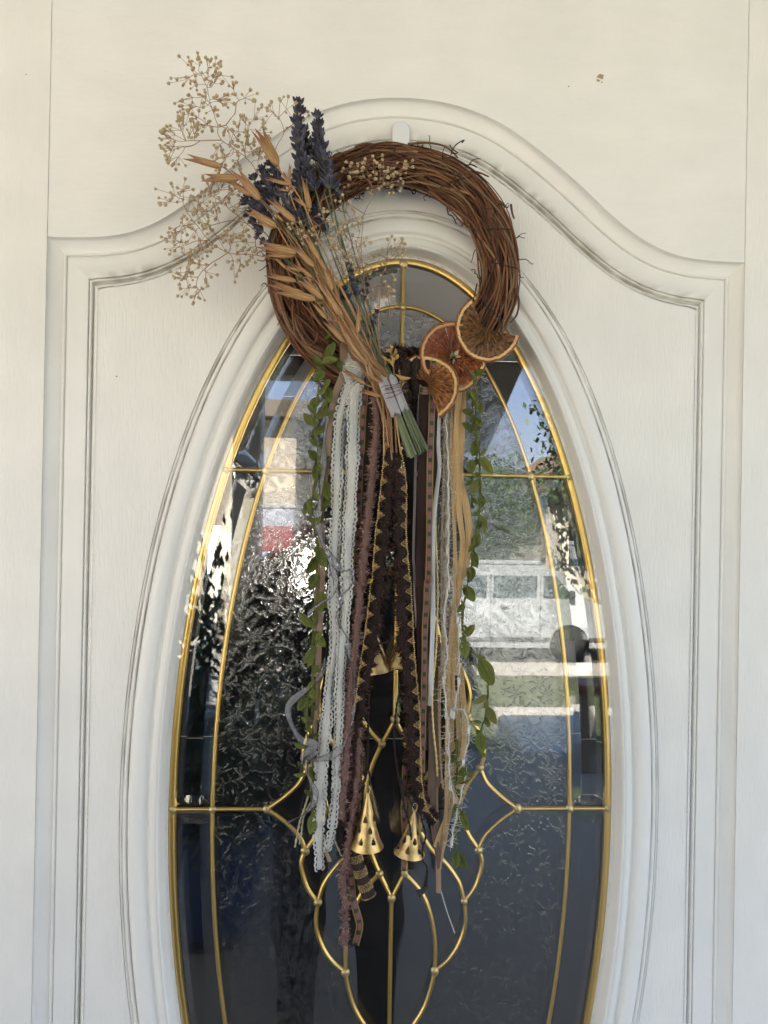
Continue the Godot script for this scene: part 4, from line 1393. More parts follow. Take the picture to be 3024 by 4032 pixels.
func make_sprays() -> void:
	var kinds := [bud_mesh(5), bud_mesh(6), bud_mesh(8)]
	var knot := way([36.8, 118.9, 58])[0]
	# each spray: label, main branches, where its clusters of buds sit, buds per cluster, size
	var sprays := [
		["largest baby's breath spray, reaching to the upper left above the moulding", [[-60.7, 273.7, 52, -79.3, 305.9, 50.9, -100.7, 334.3, 49.7, -123.3, 349.8, 48.6, -126.9, 363.2, 47.4, -131.3, 374.5, 46.3, -137.6, 397.2, 45.1, -143.9, 413.6, 44], [-123.7, 351.1, 46, -143, 349.5, 46, -156.5, 348.5, 46], [-157.1, 343.1, 46, -150.7, 344.1, 46, -143.7, 349.1, 46], [-119.7, 365, 46, -128.2, 363.2, 46, -136.8, 364.2, 46], [-100.3, 334.2, 50, -102.9, 343.5, 50, -108.8, 351.9, 50, -119, 362.9, 50], [-112, 375.5, 46, -109.4, 387.2, 46, -103, 391.2, 46], [-119.7, 365, 46, -112, 375.5, 46], [-100.3, 334.2, 50, -100.4, 342.9, 50, -98.3, 363.2, 50]], [-146.6, 425.3, 46, -135, 421.4, 46.1, -154.3, 420.3, 46.3, -128.4, 413.6, 46.4, -128.9, 405.5, 46.6, -158.2, 406.2, 46.7, -148.8, 399.3, 46.9, -127.1, 390.2, 47, -157, 387.9, 47.2, -152.6, 380.8, 47.3, -148.1, 370.9, 47.5, -136.6, 367.7, 47.6, -159.3, 366.6, 47.8, -149.2, 356.9, 47.9, -171.1, 356.5, 48, -173.8, 349.9, 48.2, -171.8, 342.7, 48.3, -169.2, 336.2, 48.5, -165.5, 329.2, 48.6, -119.1, 359.2, 48.8, -102.1, 367.2, 48.9, -91.5, 372.6, 49.1, -105.5, 357.5, 49.2, -98.2, 352.7, 49.4, -125.1, 343.5, 49.5, -117.1, 335.1, 49.7, -108.4, 328.9, 49.8, -92.2, 339.7, 50, -86.3, 334.1, 50.1, -87.5, 359.2, 50.2, -120.4, 328.8, 50.4, -113.9, 398.2, 50.5, -100.9, 388.6, 50.7, -139.2, 384.6, 50.8, -131.2, 377, 51, -96.4, 346.1, 51.1, -142.9, 364, 51.3, -161.9, 358.8, 51.4, -152.5, 351.3, 51.6, -114.9, 348.6, 51.7, -123.4, 386.9, 51.9, -133.7, 404.3, 52], 7, 1.0],
		["baby's breath spray hanging left across the ogee moulding", [[-43.6, 196.2, 54, -62.3, 232, 52.3, -85.5, 241.1, 50.6, -114.3, 243.6, 48.9, -132.7, 255, 47.1, -146.2, 271.1, 45.4, -157.5, 286.5, 43.7, -158.8, 297.3, 42], [-115.1, 245.2, 44, -132.8, 233.4, 44, -143.3, 221, 44, -144.9, 212.3, 44], [-90.8, 267.2, 46, -110.5, 282.4, 46, -121.4, 292.1, 46, -132.3, 298.1, 46], [-87.7, 242, 50, -90.3, 265.7, 50], [-133.3, 256.2, 44, -146.1, 255, 44, -154.6, 251, 44], [-94.9, 272.5, 46, -112.5, 275.1, 46, -131.7, 270, 46, -141.1, 272.5, 46], [-132.8, 233.4, 44, -143.6, 233, 44, -151.5, 238.8, 44], [-143.3, 221, 44, -152.6, 221.4, 44], [-145.4, 281.5, 43, -144.9, 290.2, 43], [-157.7, 269.4, 43, -146.7, 272, 43]], [-157, 301.6, 44, -168.4, 296.8, 44, -176.1, 290.7, 44, -152, 297.5, 44, -163.4, 299.2, 44, -145.5, 295.6, 44, -139, 293.7, 44, -152.4, 282.2, 44, -145.2, 278.9, 44, -132.7, 301.2, 44, -124.2, 307.3, 44, -114.1, 305.6, 44, -128.9, 291.9, 44, -118.3, 298.9, 44, -109.6, 291.9, 44, -110.9, 287.5, 44, -158.6, 269.7, 44, -165.6, 266.5, 44, -161.2, 260.9, 44, -147, 262.9, 44, -137, 266.2, 44, -127.3, 280.3, 44, -161.8, 253.6, 44, -163.9, 249.2, 44, -141.8, 255.1, 44, -135.3, 251.7, 44, -158, 242.2, 44, -145.9, 241.9, 44, -153.6, 237.3, 44, -154.9, 229.3, 44, -150.6, 225.1, 44, -160.5, 221.1, 44, -155.4, 218.4, 44, -135.6, 226.4, 44, -152.4, 209.8, 44, -139.5, 206.7, 44, -145.2, 206.5, 44, -111.8, 259.2, 44, -103.2, 263.1, 44, -113.2, 254.8, 44, -100.9, 255.2, 44, -106.5, 245.6, 44, -109.9, 237.5, 44, -103.4, 231.9, 44, -92, 238.1, 44, -96.5, 249.6, 44, -120.7, 311.8, 44, -107, 310.2, 44, -134.2, 306.9, 44, -142.4, 284.1, 44, -132, 263.5, 44, -122.6, 260.2, 44, -142.4, 245, 44], 6, 1.0],
		["cream baby's breath spray lying on the top of the wreath", [[10.9, 231.2, 66, 10.2, 257.3, 62.5, 12.3, 280.2, 59, 20.7, 301.5, 55.5, 26, 314.1, 52], [18, 311.9, 53, 20.8, 302.6, 53], [12.3, 280.6, 60, 0.4, 288, 60]], [14.1, 325.7, 54, 19.9, 327.4, 54, 1.2, 321.6, 54, 18.7, 315.8, 54, 30.2, 318.4, 54, 40.3, 321, 54, 33.6, 327.3, 54, 51.7, 328.8, 54, -2.2, 312, 54, 27.2, 323.4, 54, 41.8, 316, 54, 8.5, 320.4, 54, 23.7, 317.4, 54, 33.2, 314.2, 54, 3.3, 324.5, 54, 44.5, 326.3, 54], 5, 1.05],
		["cream baby's breath spray in front of the lavender stems", [[19.8, 166.3, 72, -0.1, 208.4, 71.3, -17.7, 239.9, 70.7, -28.8, 263.1, 70], [-17.7, 240.1, 70, -5.4, 259.8, 70, -0.5, 272.7, 70], [-6.8, 221.3, 70, 3.6, 234.5, 70], [-28.8, 263.1, 70, -38.2, 271.3, 70]], [-29.8, 274.6, 71, -36.4, 267.5, 71, -45.6, 259.1, 71, -24.6, 266.3, 71, -16.3, 279.4, 71, -5.8, 284.9, 71, 1.7, 269.9, 71, -6.6, 260.2, 71, 0.3, 251.1, 71, -31.1, 253.3, 71, -16.5, 244, 71, -7.9, 235.4, 71, 2.3, 235.8, 71, -49.9, 267, 71, -21.7, 250.2, 71, -13.8, 259, 71, -37.9, 256, 71, 8.8, 251.4, 71], 4, 1.05],
		["baby's breath spray over the brass arch of the window", [[27.6, 192.7, 66, 15.8, 219.6, 65, 10.9, 235.4, 64], [27.8, 195.3, 62, 29.5, 218.9, 62, 34.1, 237, 62], [38.1, 186.9, 60, 34.6, 219.7, 60], [43.6, 197.1, 60, 37.4, 186.1, 60]], [9.9, 232.9, 63, 5, 229.9, 63, 12.8, 229.4, 63, 18.6, 226.8, 63, 29.7, 241.5, 63, 34.6, 250.2, 63, 43.1, 253.4, 63, 40.4, 241.9, 63, 47.5, 245, 63, 23.9, 244.8, 63, 33.6, 226.6, 63, 31, 211.5, 63, 38.8, 213.2, 63, 25.9, 214.2, 63, 34.7, 203.1, 63, 21.9, 199.1, 63, 7.8, 272, 63, -8.5, 264.3, 63, -11.6, 241.4, 63, -7.1, 228.7, 63, -1.7, 246, 63, 6.1, 246.3, 63], 4, 1.0],
		["small baby's breath sprig rising between the red husks and the lavender", [[-74.3, 313.6, 54, -72.3, 339.5, 54, -64.2, 357.4, 54, -69.3, 370.7, 54], [-64.2, 357.4, 54, -55.4, 365.5, 54], [-72.3, 339.5, 54, -82.7, 346.8, 54]], [-76.8, 377.5, 54, -68.6, 382.4, 54, -75.5, 375.6, 54, -60.1, 378.3, 54, -56.8, 371.3, 54, -49.1, 371.7, 54, -44.5, 369.9, 54, -50.9, 363.8, 54], 3, 1.0],
	]
	for sp in sprays:
		var lines := []
		for l in sp[1]:
			lines.append(wobble(smooth(way(l), 0.003), 0.0004, 0.03))
		var main: PackedVector3Array = lines[0]
		# the main stem runs on down into the tie
		var tail := smooth(PackedVector3Array([main[0], main[0].lerp(knot, 0.5) + Vector3(-0.004, 0, 0.002), knot + Vector3(rng.randf_range(-0.006, 0.006), 0, rng.randf_range(-0.004, 0.004))]), 0.004)
		tail.reverse()
		tail.append_array(main.slice(1))
		lines[0] = tail
		var o := thing("baby_breath_spray", sp[0], "baby's breath", main[0], "baby's breath sprays in the bouquet")
		var g := Geo.new()
		for l in lines:
			g.tube(l, taper(l.size(), 0.00050, 0.00026), 5, lin(0.36, 0.20, 0.10), lin(0.28, 0.14, 0.085))
		var spots := way(sp[2])
		var buds := []
		for c in spots:
			c.z += rng.randf_range(-0.004, 0.004)
			var near: Vector3 = lines[0][0]
			for l in lines:
				for q in l:
					if q.distance_to(c) < near.distance_to(c):
						near = q
			# branch to just short of the cluster, then fork to each bud
			var hub := near.lerp(c, 0.72)
			if near.distance_to(c) > 0.002:
				var bow := (c - near).cross(Vector3.BACK) * rng.randf_range(-0.18, 0.18)
				g.tube(smooth(PackedVector3Array([near, near.lerp(hub, 0.5) + bow, hub]), 0.003), one(0.00024), 4, lin(0.30, 0.16, 0.09), lin(0.30, 0.16, 0.09))
			var away := (c - near).normalized()
			for k in int(sp[3]) + (rng.randi() % 3) - 1:
				var d := Vector3(rng.randfn(), rng.randfn(), rng.randfn() * 0.8) * 0.0042 + away * 0.002
				var e := c + d
				var fork := hub.lerp(e, 0.35) + Vector3(rng.randfn(), rng.randfn(), 0) * 0.0006
				g.tube(PackedVector3Array([hub, fork, e]), one(0.00019), 4, lin(0.32, 0.18, 0.10), lin(0.32, 0.18, 0.10))
				buds.append([e, e - fork])
		part(o, "stem", g.mesh(M.matt))
		for b in buds:
			piece(o, "flower_bud", kinds[rng.randi() % 3], Transform3D(basis_to(b[1], rng.randf() * TAU).scaled_local(Vector3.ONE * float(sp[4]) * rng.randf_range(0.8, 1.25)), b[0]))

func make_crystal() -> void:
	mat("quartz", Color(0.68, 0.66, 0.67), 0.22, {"refraction_enabled": true, "refraction_scale": 0.05, "vertex_color_use_as_albedo": false})
	(M.quartz as StandardMaterial3D).albedo_color.a = 0.42
	var ax := way([30.4, 128.5, 68, 45.5, 93, 66, 39.3, 130.8, 66, 52.9, 97.7, 65])
	var o := thing("quartz_crystal", "pair of cloudy grey quartz points wired over the bouquet's tie", "crystal", ax[1])
	for s in 2:
		var a := ax[s * 2]
		var b := ax[s * 2 + 1]
		var d := (a - b).normalized()
		var bs := basis_to(d, 0.35 + s * 0.5)
		var r: float = [0.0058, 0.0050][s]
		var ln := a.distance_to(b)
		var g := Geo.new()
		var rows := [[0.0, 0.72], [0.03, 0.98], [0.5, 1.0], [0.84, 0.93], [1.0, 0.12]]
		for j in rows.size() - 1:
			for k in 6:
				var q := []
				for c in [[j, k], [j, k + 1], [j + 1, k + 1], [j + 1, k]]:
					var an: float = TAU * c[1] / 6.0
					var h: float = rows[c[0]][0] * ln
					if c[0] == 3:
						h += 0.0025 * sin(an * 2.0 + s)
					if c[0] <= 1:
						h += 0.0020 * sin(an * 3.0 + 1.0 + s)
					q.append(b + bs * (Vector3(cos(an), 0, sin(an) * 0.8) * r * rows[c[0]][1]) + d * h)
				var nn: Vector3 = (q[1] - q[0]).cross(q[3] - q[0]).normalized()
				if nn.dot((q[0] + q[2]) / 2.0 - (b + d * ln * 0.5)) < 0:
					nn = -nn
				g.flat(q, nn)
		for e in 2:
			var q := []
			for k in 6:
				var an := TAU * k / 6.0
				var row: Array = rows[0] if e == 0 else rows[4]
				q.append(b + bs * (Vector3(cos(an), 0, sin(an) * 0.8) * r * row[1]) + d * (row[0] * ln + (0.0020 * sin(an * 3.0 + 1.0 + s) if e == 0 else 0.0)))
			g.flat(q, -d if e == 0 else d)
		part(o, "crystal_point", g.mesh(M.quartz))
	var wires := [[30.6, 117, 68, 32.3, 117.4, 74, 36.4, 118.3, 75.5, 42.3, 119.2, 74, 46.4, 120.6, 70], [32.6, 114.4, 68, 34.6, 114, 75, 37.6, 114.5, 76, 43.8, 116.2, 75, 49.6, 118.2, 70, 56.7, 119.8, 64], [32.4, 111.4, 67, 36.2, 110.9, 75.5, 40.8, 111.7, 76, 45.5, 113.9, 74, 48.9, 115.2, 70], [34.4, 106.8, 67, 37.8, 106.9, 75.5, 41.6, 108, 76, 46.3, 110.5, 75, 49.8, 113.9, 69], [45.3, 121, 70, 49.7, 122.6, 68, 55.6, 126.2, 62], [31.9, 115.3, 67, 36.9, 115.7, 75.5, 43, 117.7, 75, 47.2, 119.2, 70]]
	for l in wires:
		var g := Geo.new()
		g.tube(smooth(way(l), 0.002), one(0.00032), 5, lin(0.10, 0.07, 0.055), lin(0.10, 0.07, 0.055))
		part(o, "wire", g.mesh(M.shiny))

func make_oranges() -> void:
	var rough := noise(0.06, 3, 41)
	mat("dried_flesh", Color.WHITE, 0.28, {"heightmap_enabled": true, "heightmap_texture": tex(picture(128, 128, func(x, y):
		var h := 0.5 + 0.5 * rough.get_noise_2d(x * 1.6, y * 0.55)
		return Color(h, h, h))), "heightmap_scale": 0.12, "uv1_scale": Vector3(1, 1, 1), "subsurf_scatter_enabled": true, "subsurf_scatter_strength": 0.05})
	mat("peel", Color.WHITE, 0.5)
	var wr := noise(420.0, 3, 43)
	# label, centre, meeting point of the segments, radius, first and last angle, tilt, colours, pips
	var slices := [
		["whole round dried blood-orange slice with a green centre, middle one of the three", [100.6, 152.1, 47], Vector2(0, 0), 0.0335, 0.0, 360.0, Vector3(0.10, 0.16, 0.0), lin(0.20, 0.022, 0.007), lin(0.40, 0.115, 0.015)],
		["cut dried orange slice at the lower left, its rind arching over the ribbons", [71.9, 120.1, 56], Vector2(0.0030, 0.0055), 0.0325, -62.0, 146.0, Vector3(-0.12, -0.14, 0.0), lin(0.155, 0.040, 0.010), lin(0.34, 0.125, 0.018)],
		["cut dark dried orange slice at the upper right, wedged round the wreath twigs", [132.3, 178.9, 55], Vector2(-0.003, -0.001), 0.0312, 124.0, 346.0, Vector3(0.16, -0.10, 0.0), lin(0.085, 0.033, 0.010), lin(0.20, 0.085, 0.018)],
	]
	for sl in slices:
		var c := way(sl[1])[0]
		var o := thing("orange_slice", sl[0], "dried orange slice", c, "dried orange slices")
		var bs := Basis.from_euler(sl[6])
		var rad: float = sl[3]
		var a0 := deg_to_rad(sl[4])
		var a1 := deg_to_rad(sl[5])
		var hub: Vector2 = sl[2]
		var full: bool = sl[5] - sl[4] > 359.0
		var cnt := int((a1 - a0) / 0.07) + 1
		# rind and pith: closed cross-sections swept round
		for layer in 2:
			var g := Geo.new()
			var sect: Array = [[-0.0011, -0.0021], [-0.0002, -0.0019], [0.0005, -0.0008], [0.0006, 0.0006], [0.0001, 0.0019], [-0.0010, 0.0023], [-0.0014, 0.0017], [-0.0013, -0.0014], [-0.0011, -0.0021]] if layer == 0 else [[-0.0012, 0.0019], [-0.0012, -0.0016], [-0.0034, -0.0012], [-0.0040, 0.0004], [-0.0036, 0.0013], [-0.0024, 0.0021], [-0.0012, 0.0019]]
			var m := sect.size()
			var p := PackedVector3Array()
			var cols := PackedColorArray()
			for k in cnt + 1:
				var a := lerpf(a0, a1, float(k) / cnt)
				var wav := 0.0009 * wr.get_noise_2d(cos(a) * 0.01, sin(a) * 0.01) + 0.0005 * sin(a * 3.0)
				for q in m:
					var r: float = rad + sect[q][0] + wav + (0.0006 * wr.get_noise_2d(a * 0.03, q * 0.003) if layer == 1 and q in [2, 3, 4] else 0.0)
					p.append(c + bs * Vector3(cos(a) * r, sin(a) * r, sect[q][1] + 0.0026 * sin(a * 2.0 + hub.x * 900.0)))
					var cl: Color
					if layer == 0:
						cl = lin(0.30, 0.105, 0.022).lerp(lin(0.10, 0.025, 0.012), clampf(0.35 + 1.1 * wr.get_noise_2d(a * 0.05 + q * 0.002, 0.3), 0, 1))
					else:
						cl = lin(0.72, 0.50, 0.22).lerp(lin(0.55, 0.31, 0.10), clampf(0.2 + 0.8 * wr.get_noise_2d(a * 0.06, q * 0.004), 0, 1))
						if full and sin(a - 0.8) > -0.3:
							cl = cl.lerp(lin(0.42, 0.17, 0.08), 0.5)
					cols.append(cl)
			g.lattice(p, m, cnt + 1, true, full, 1.0, 8.0, cols, layer == 0)
			if not full:
				for e in [0, cnt]:
					var q := []
					for k in m - 1:
						q.append(p[e * m + k])
					var mid := Vector3.ZERO
					for k in q:
						mid += k / q.size()
					var tn := Vector3(-sin(lerpf(a0, a1, float(e) / cnt)), cos(lerpf(a0, a1, float(e) / cnt)), 0) * (-1.0 if e == 0 else 1.0)
					for k in q.size():
						g.flat([mid, q[k], q[(k + 1) % q.size()]], bs * tn, cols[e * m])
			part(o, "rind" if layer == 0 else "pith", g.mesh(M.peel))
		# the segments
		var segs := maxi(5, roundi((a1 - a0) / TAU * 10.0))
		for s in segs:
			var b0 := lerpf(a0, a1, float(s) / segs)
			var b1 := lerpf(a0, a1, float(s + 1) / segs)
			var nu := 15
			var nv := 18
			var pick := rng.randf()
			var deep: Color = (sl[7] as Color).lerp(sl[8], pick * 0.7)
			var g := Geo.new()
			for face in 2:
				var p := PackedVector3Array()
				var cols := PackedColorArray()
				for j in nv:
					var u := j / (nv - 1.0)
					for k in nu:
						var x := k / (nu - 1.0)
						var a := lerpf(b0 + 0.012, b1 - 0.012, x)
						var rim := Vector2(cos(a), sin(a)) * (rad - 0.0034)
						var q := (hub if not full else Vector2(cos(a), sin(a)) * 0.0045).lerp(rim, u)
						var puff := sin(PI * x) * sin(PI * clampf(u * 0.95 + 0.05, 0, 1))
						var wrk := wr.get_noise_2d(a * 0.017, q.length() * 0.30 + s * 0.1) + 0.4 * wr.get_noise_2d(q.x * 1.3, q.y * 1.3)
						var z := -0.0008 + puff * 0.0006 + (0.0026 * wrk + 0.0008 * sin(a * 61.0 + u * 4.0 + 5.0 * wrk)) * puff + 0.0024 * u * sin(a * 2.0 + hub.x * 900.0)
						p.append(c + bs * Vector3(q.x, q.y, z if face == 0 else -0.0013 + z * 0.3))
						var cl := deep.lerp(sl[8], clampf(0.25 + 1.3 * wrk + 0.3 * (1.0 - puff) * u * u, 0, 1)) * clampf(0.85 + 1.3 * wrk, 0.3, 1.5)
						if full and sin(a - 1.0) > 0.2:
							cl = cl.lerp(lin(0.10, 0.008, 0.010), 0.65 * clampf(0.5 + wrk, 0, 1))
						cols.append(cl)
				g.lattice(p, nu, nv, false, false, 1.0, 1.6, cols, face == 1)
			part(o, "segment", g.mesh(M.dried_flesh))
			# the membrane along its edge
			if s > 0 or full:
				var l := PackedVector3Array()
				for j in 8:
					var u := j / 7.0
					var q := (hub if not full else Vector2(cos(b0), sin(b0)) * 0.004).lerp(Vector2(cos(b0), sin(b0)) * (rad - 0.0032), u)
					l.append(c + bs * Vector3(q.x + rng.randf_range(-1, 1) * 0.0004, q.y + rng.randf_range(-1, 1) * 0.0004, -0.0002 + 0.0005 * rng.randf()))
				g = Geo.new()
				g.tube(l, taper(8, 0.0002, 0.0003), 5, lin(0.20, 0.09, 0.035), lin(0.26, 0.12, 0.04))
				part(o, "membrane", g.mesh(M.peel))
		if full:
			var g := Geo.new()
			for k in 9:
				var a := TAU * k / 9.0 + rng.randf() * 0.4
				var d := Vector3(cos(a), sin(a), 0.0)
				leaf_blade(g, c + bs * (d * 0.0012 + Vector3(0, 0, 0.0008)), bs * (d + Vector3(0, 0, 0.25)), 0.0062 * rng.randf_range(0.8, 1.2), 0.0042, lin(0.46, 0.33, 0.22))
			part(o, "core", g.mesh(M.matt))
			for k in 4:
				g = Geo.new()
				var a := 0.9 + k * 0.7
				g.ball(c + bs * Vector3(-0.0012 + cos(a) * 0.0016, 0.0004 + sin(a) * 0.0016, 0.0014), Vector3(0.0012, 0.0026, 0.0010), bs * Basis(Vector3.BACK, a), 8, 6, lin(0.10, 0.15, 0.035))
				part(o, "green_pith", g.mesh(M.matt))


# ---------------------------------------------------------------- ribbons, braids and yarns

func over_ring(p: PackedVector3Array) -> PackedVector3Array:
	# a strand that starts on the wreath: first round its lowest twigs, then down
	var x := p[0].x
	var y := RING.y - sqrt(maxf(0.0, RING_R * RING_R - pow(x - RING.x, 2)))
	var q := PackedVector3Array([Vector3(x, y + 0.024, 0.026), Vector3(x, y + 0.014, 0.046), Vector3(x, y, 0.0525), Vector3(x, y - 0.014, 0.048)])
	for k in p:
		if k.y < y - 0.024:
			q.append(k)
	return q

func sides(p: PackedVector3Array, turn: float, wave: float, lean := 0.0) -> PackedVector3Array:
	var s := PackedVector3Array()
	var ph := rng.randf() * TAU
	var along := 0.0
	for k in p.size():
		if k:
			along += p[k].distance_to(p[k - 1])
		var tn := (p[mini(k + 1, p.size() - 1)] - p[maxi(k - 1, 0)]).normalized()
		var b := tn.cross(Vector3.BACK).normalized()
		s.append(-b.rotated(tn, lean + turn * sin(along / wave * TAU + ph)))
	return s

func widths(m: int, w: Array) -> PackedFloat32Array:
	# half widths in metres from widths in mm spread evenly along
	var r := PackedFloat32Array()
	for k in m:
		var x := k / maxf(1.0, m - 1.0) * (w.size() - 1)
		var a := mini(int(x), w.size() - 2)
		r.append(lerpf(w[a], w[a + 1], x - a) * 0.0005)
	return r

var last_path: PackedVector3Array
var last_sides: PackedVector3Array
var last_widths: PackedFloat32Array

func flat_ribbon(label: String, cat: String, group: String, line: Array, w: Array, m: Material, col := Color.WHITE, top := true, turn := 0.25, bow := 0.06, thick := 0.0005) -> Node3D:
	var p := way(line)
	if top:
		p = over_ring(p)
	p = smooth(p, 0.004)
	var o := thing("ribbon", label, cat, p[p.size() - 1], group)
	last_path = p
	last_sides = sides(p, turn, 0.11)
	last_widths = widths(p.size(), w)
	var g := Geo.new()
	g.band(p, last_sides, last_widths, thick, 100.0, col, bow, 6)
	part(o, "strip", g.mesh(m))
	return o

func tuft(g: Geo, p: PackedVector3Array, per_mm: float, length: float, wide: float, a: Color, b: Color, squash := 0.75) -> void:
	# short pile all round a strand
	for k in p.size() - 1:
		var d := p[k + 1] - p[k]
		var bs := basis_to(d)
		var cnt := int(d.length() * 1000.0 * per_mm + rng.randf())
		var clump := 0.72 + 0.34 * sin(k * 1.7) + 0.16 * sin(k * 0.61 + 1.0)
		for j in cnt:
			var an := rng.randf() * TAU
			var u := bs * Vector3(cos(an), rng.randf_range(-0.5, 0.5), sin(an) * squash)
			var e := p[k] + d * rng.randf() + u * length * clump * rng.randf_range(0.6, 1.15)
			var s := p[k] + d * rng.randf()
			var across := u.cross(Vector3(rng.randfn(), rng.randfn(), rng.randfn())).normalized() * wide
			var c := a.lerp(b, pow(rng.randf(), 1.6))
			var f := g.v.size()
			var nn := u.normalized()
			g.put(s.lerp(e, 0.3) - across * 0.5, nn, Vector2.ZERO, c)
			g.put(s.lerp(e, 0.3) + across * 0.5, nn, Vector2.ZERO, c)
			g.put(e + across * 0.6, nn, Vector2.ZERO, c)
			g.put(e - across * 0.6, nn, Vector2.ZERO, c)
			g.i.append_array([f, f + 1, f + 2, f, f + 2, f + 3])

func chenille(label: String, cat: String, group: String, line: Array, r: float, a: Color, b: Color, wav := 0.0, wave := 0.03, top := true, dens := 26.0) -> Node3D:
	var p := way(line)
	if top:
		p = over_ring(p)
	p = smooth(p, 0.0022)
	if wav > 0.0:
		p = wobble(p, wav, wave)
	var o := thing("chenille_braid", label, cat, p[p.size() - 1], group)
	var g := Geo.new()
	g.tube(p, one(r * 0.70), 7, a * 0.6, a * 0.6)
	part(o, "core", g.mesh(M.matt))
	g = Geo.new()
	tuft(g, p, dens, r * 1.25, 0.0007, a, b)
	part(o, "pile", g.mesh(M.pile)).set_meta("kind", "stuff")
	return o

func loop_braid(label: String, line: Array, w: Array, step: float, col: Color) -> void:
	var p := smooth(over_ring(way(line)), 0.0025)
	var o := thing("loop_braid", label, "braid", p[p.size() - 1], "white looped braids")
	var sd := sides(p, 0.6, 0.12)
	var hw := widths(p.size(), w)
	for k in hw.size():
		hw[k] *= 1.0 + 0.16 * sin(k * 0.83) * sin(k * 0.31 + w[0])
	var g := Geo.new()
	g.band(p, sd, hw, 0.0026, 100.0, col, 0.1, 8)
	part(o, "woven_core", g.mesh(M.lace))
	# one loop: a little arch of cord
	var l := PackedVector3Array()
	for k in 9:
		var a := -PI * 0.62 + PI * 1.24 * k / 8.0
		l.append(Vector3(cos(a) * 0.0013 + 0.0002, sin(a) * 0.00155, 0))
	g = Geo.new()
	g.tube(l, one(0.00062), 6, col * 1.05, col * 1.05)
	var loop := g.mesh(M.lace)
	var gone := 0.0
	for k in range(8, p.size()):
		gone += p[k].distance_to(p[k - 1])
		if gone > step * 1.2:
			gone = 0.0
			var tn := (p[k] - p[k - 1]).normalized()
			for s in [-1.0, 1.0]:
				var x: Vector3 = sd[k] * s
				var z: Vector3 = x.cross(tn).normalized()
				piece(o, "loop", loop, Transform3D(Basis(x, tn, z) * Basis(Vector3.BACK, rng.randf_range(-0.3, 0.3)), p[k] + x * hw[k] * 0.98 + Vector3(0, rng.randf_range(-0.0006, 0.0006), 0)).scaled_local(Vector3.ONE * rng.randf_range(1.2, 1.65)))

func twist(label: String, cat: String, group: String, lines: Array, r: float, m: Material, col: Color, plies := 2, top := false) -> Node3D:
	# a cord of twisted plies
	var first := way(lines[0])
	var o := thing("cord", label, cat, first[first.size() - 1], group)
	for l in lines:
		var p := way(l)
		if top:
			p = over_ring(p)
		p = smooth(p, 0.0022)
		for s in plies:
			var q := PackedVector3Array()
			for k in p.size():
				var a := k * 0.0022 / 0.006 * TAU * 0.5 + TAU * s / plies
				q.append(p[k] + Vector3(cos(a), 0, sin(a)) * r * (0.55 if plies > 1 else 0.0))
			var g := Geo.new()
			g.tube(q, one(r * (0.6 if plies > 1 else 1.0)), 6, col, col, 400.0)
			part(o, "strand", g.mesh(m))
	return o

func fluffy(label: String, line: Array, puffs: Array) -> void:
	var p := smooth(way(line), 0.0025)
	p = wobble(p, 0.0005, 0.02)
	var o := thing("fluffy_yarn", label, "yarn", p[p.size() - 1], "white fluffy yarns")
	var g := Geo.new()
	g.tube(p, one(0.00075), 6, lin(0.62, 0.57, 0.48), lin(0.62, 0.57, 0.48))
	part(o, "core", g.mesh(M.matt))
	g = Geo.new()
	for k in range(0, p.size(), 1):
		for j in 4:
			var d := Vector3(rng.randfn(), rng.randfn() * 0.7, rng.randfn() * 0.7).normalized()
			var ln := rng.randf_range(0.002, 0.010)
			var bend := Vector3(rng.randfn(), rng.randfn(), rng.randfn()) * 0.35
			var q := PackedVector3Array([p[k], p[k] + d * ln * 0.5 + bend * ln * 0.4, p[k] + d * ln + bend * ln])
			g.tube(q, one(0.00016), 3, lin(0.70, 0.66, 0.58), lin(0.70, 0.66, 0.58))
	part(o, "fuzz", g.mesh(M.matt)).set_meta("kind", "stuff")
	for c in way(puffs):
		g = Geo.new()
		var line2 := PackedVector3Array([c + Vector3(0.0004, 0.0052, 0), c, c - Vector3(-0.0004, 0.0052, 0)])
		tuft(g, smooth(line2, 0.0012), 30.0, 0.0021, 0.0003, lin(0.80, 0.78, 0.72), lin(0.62, 0.58, 0.5), 0.9)
		g.ball(c, Vector3(0.0014, 0.0046, 0.0013), Basis.IDENTITY, 10, 8, lin(0.78, 0.75, 0.68))
		part(o, "puff", g.mesh(M.pile))

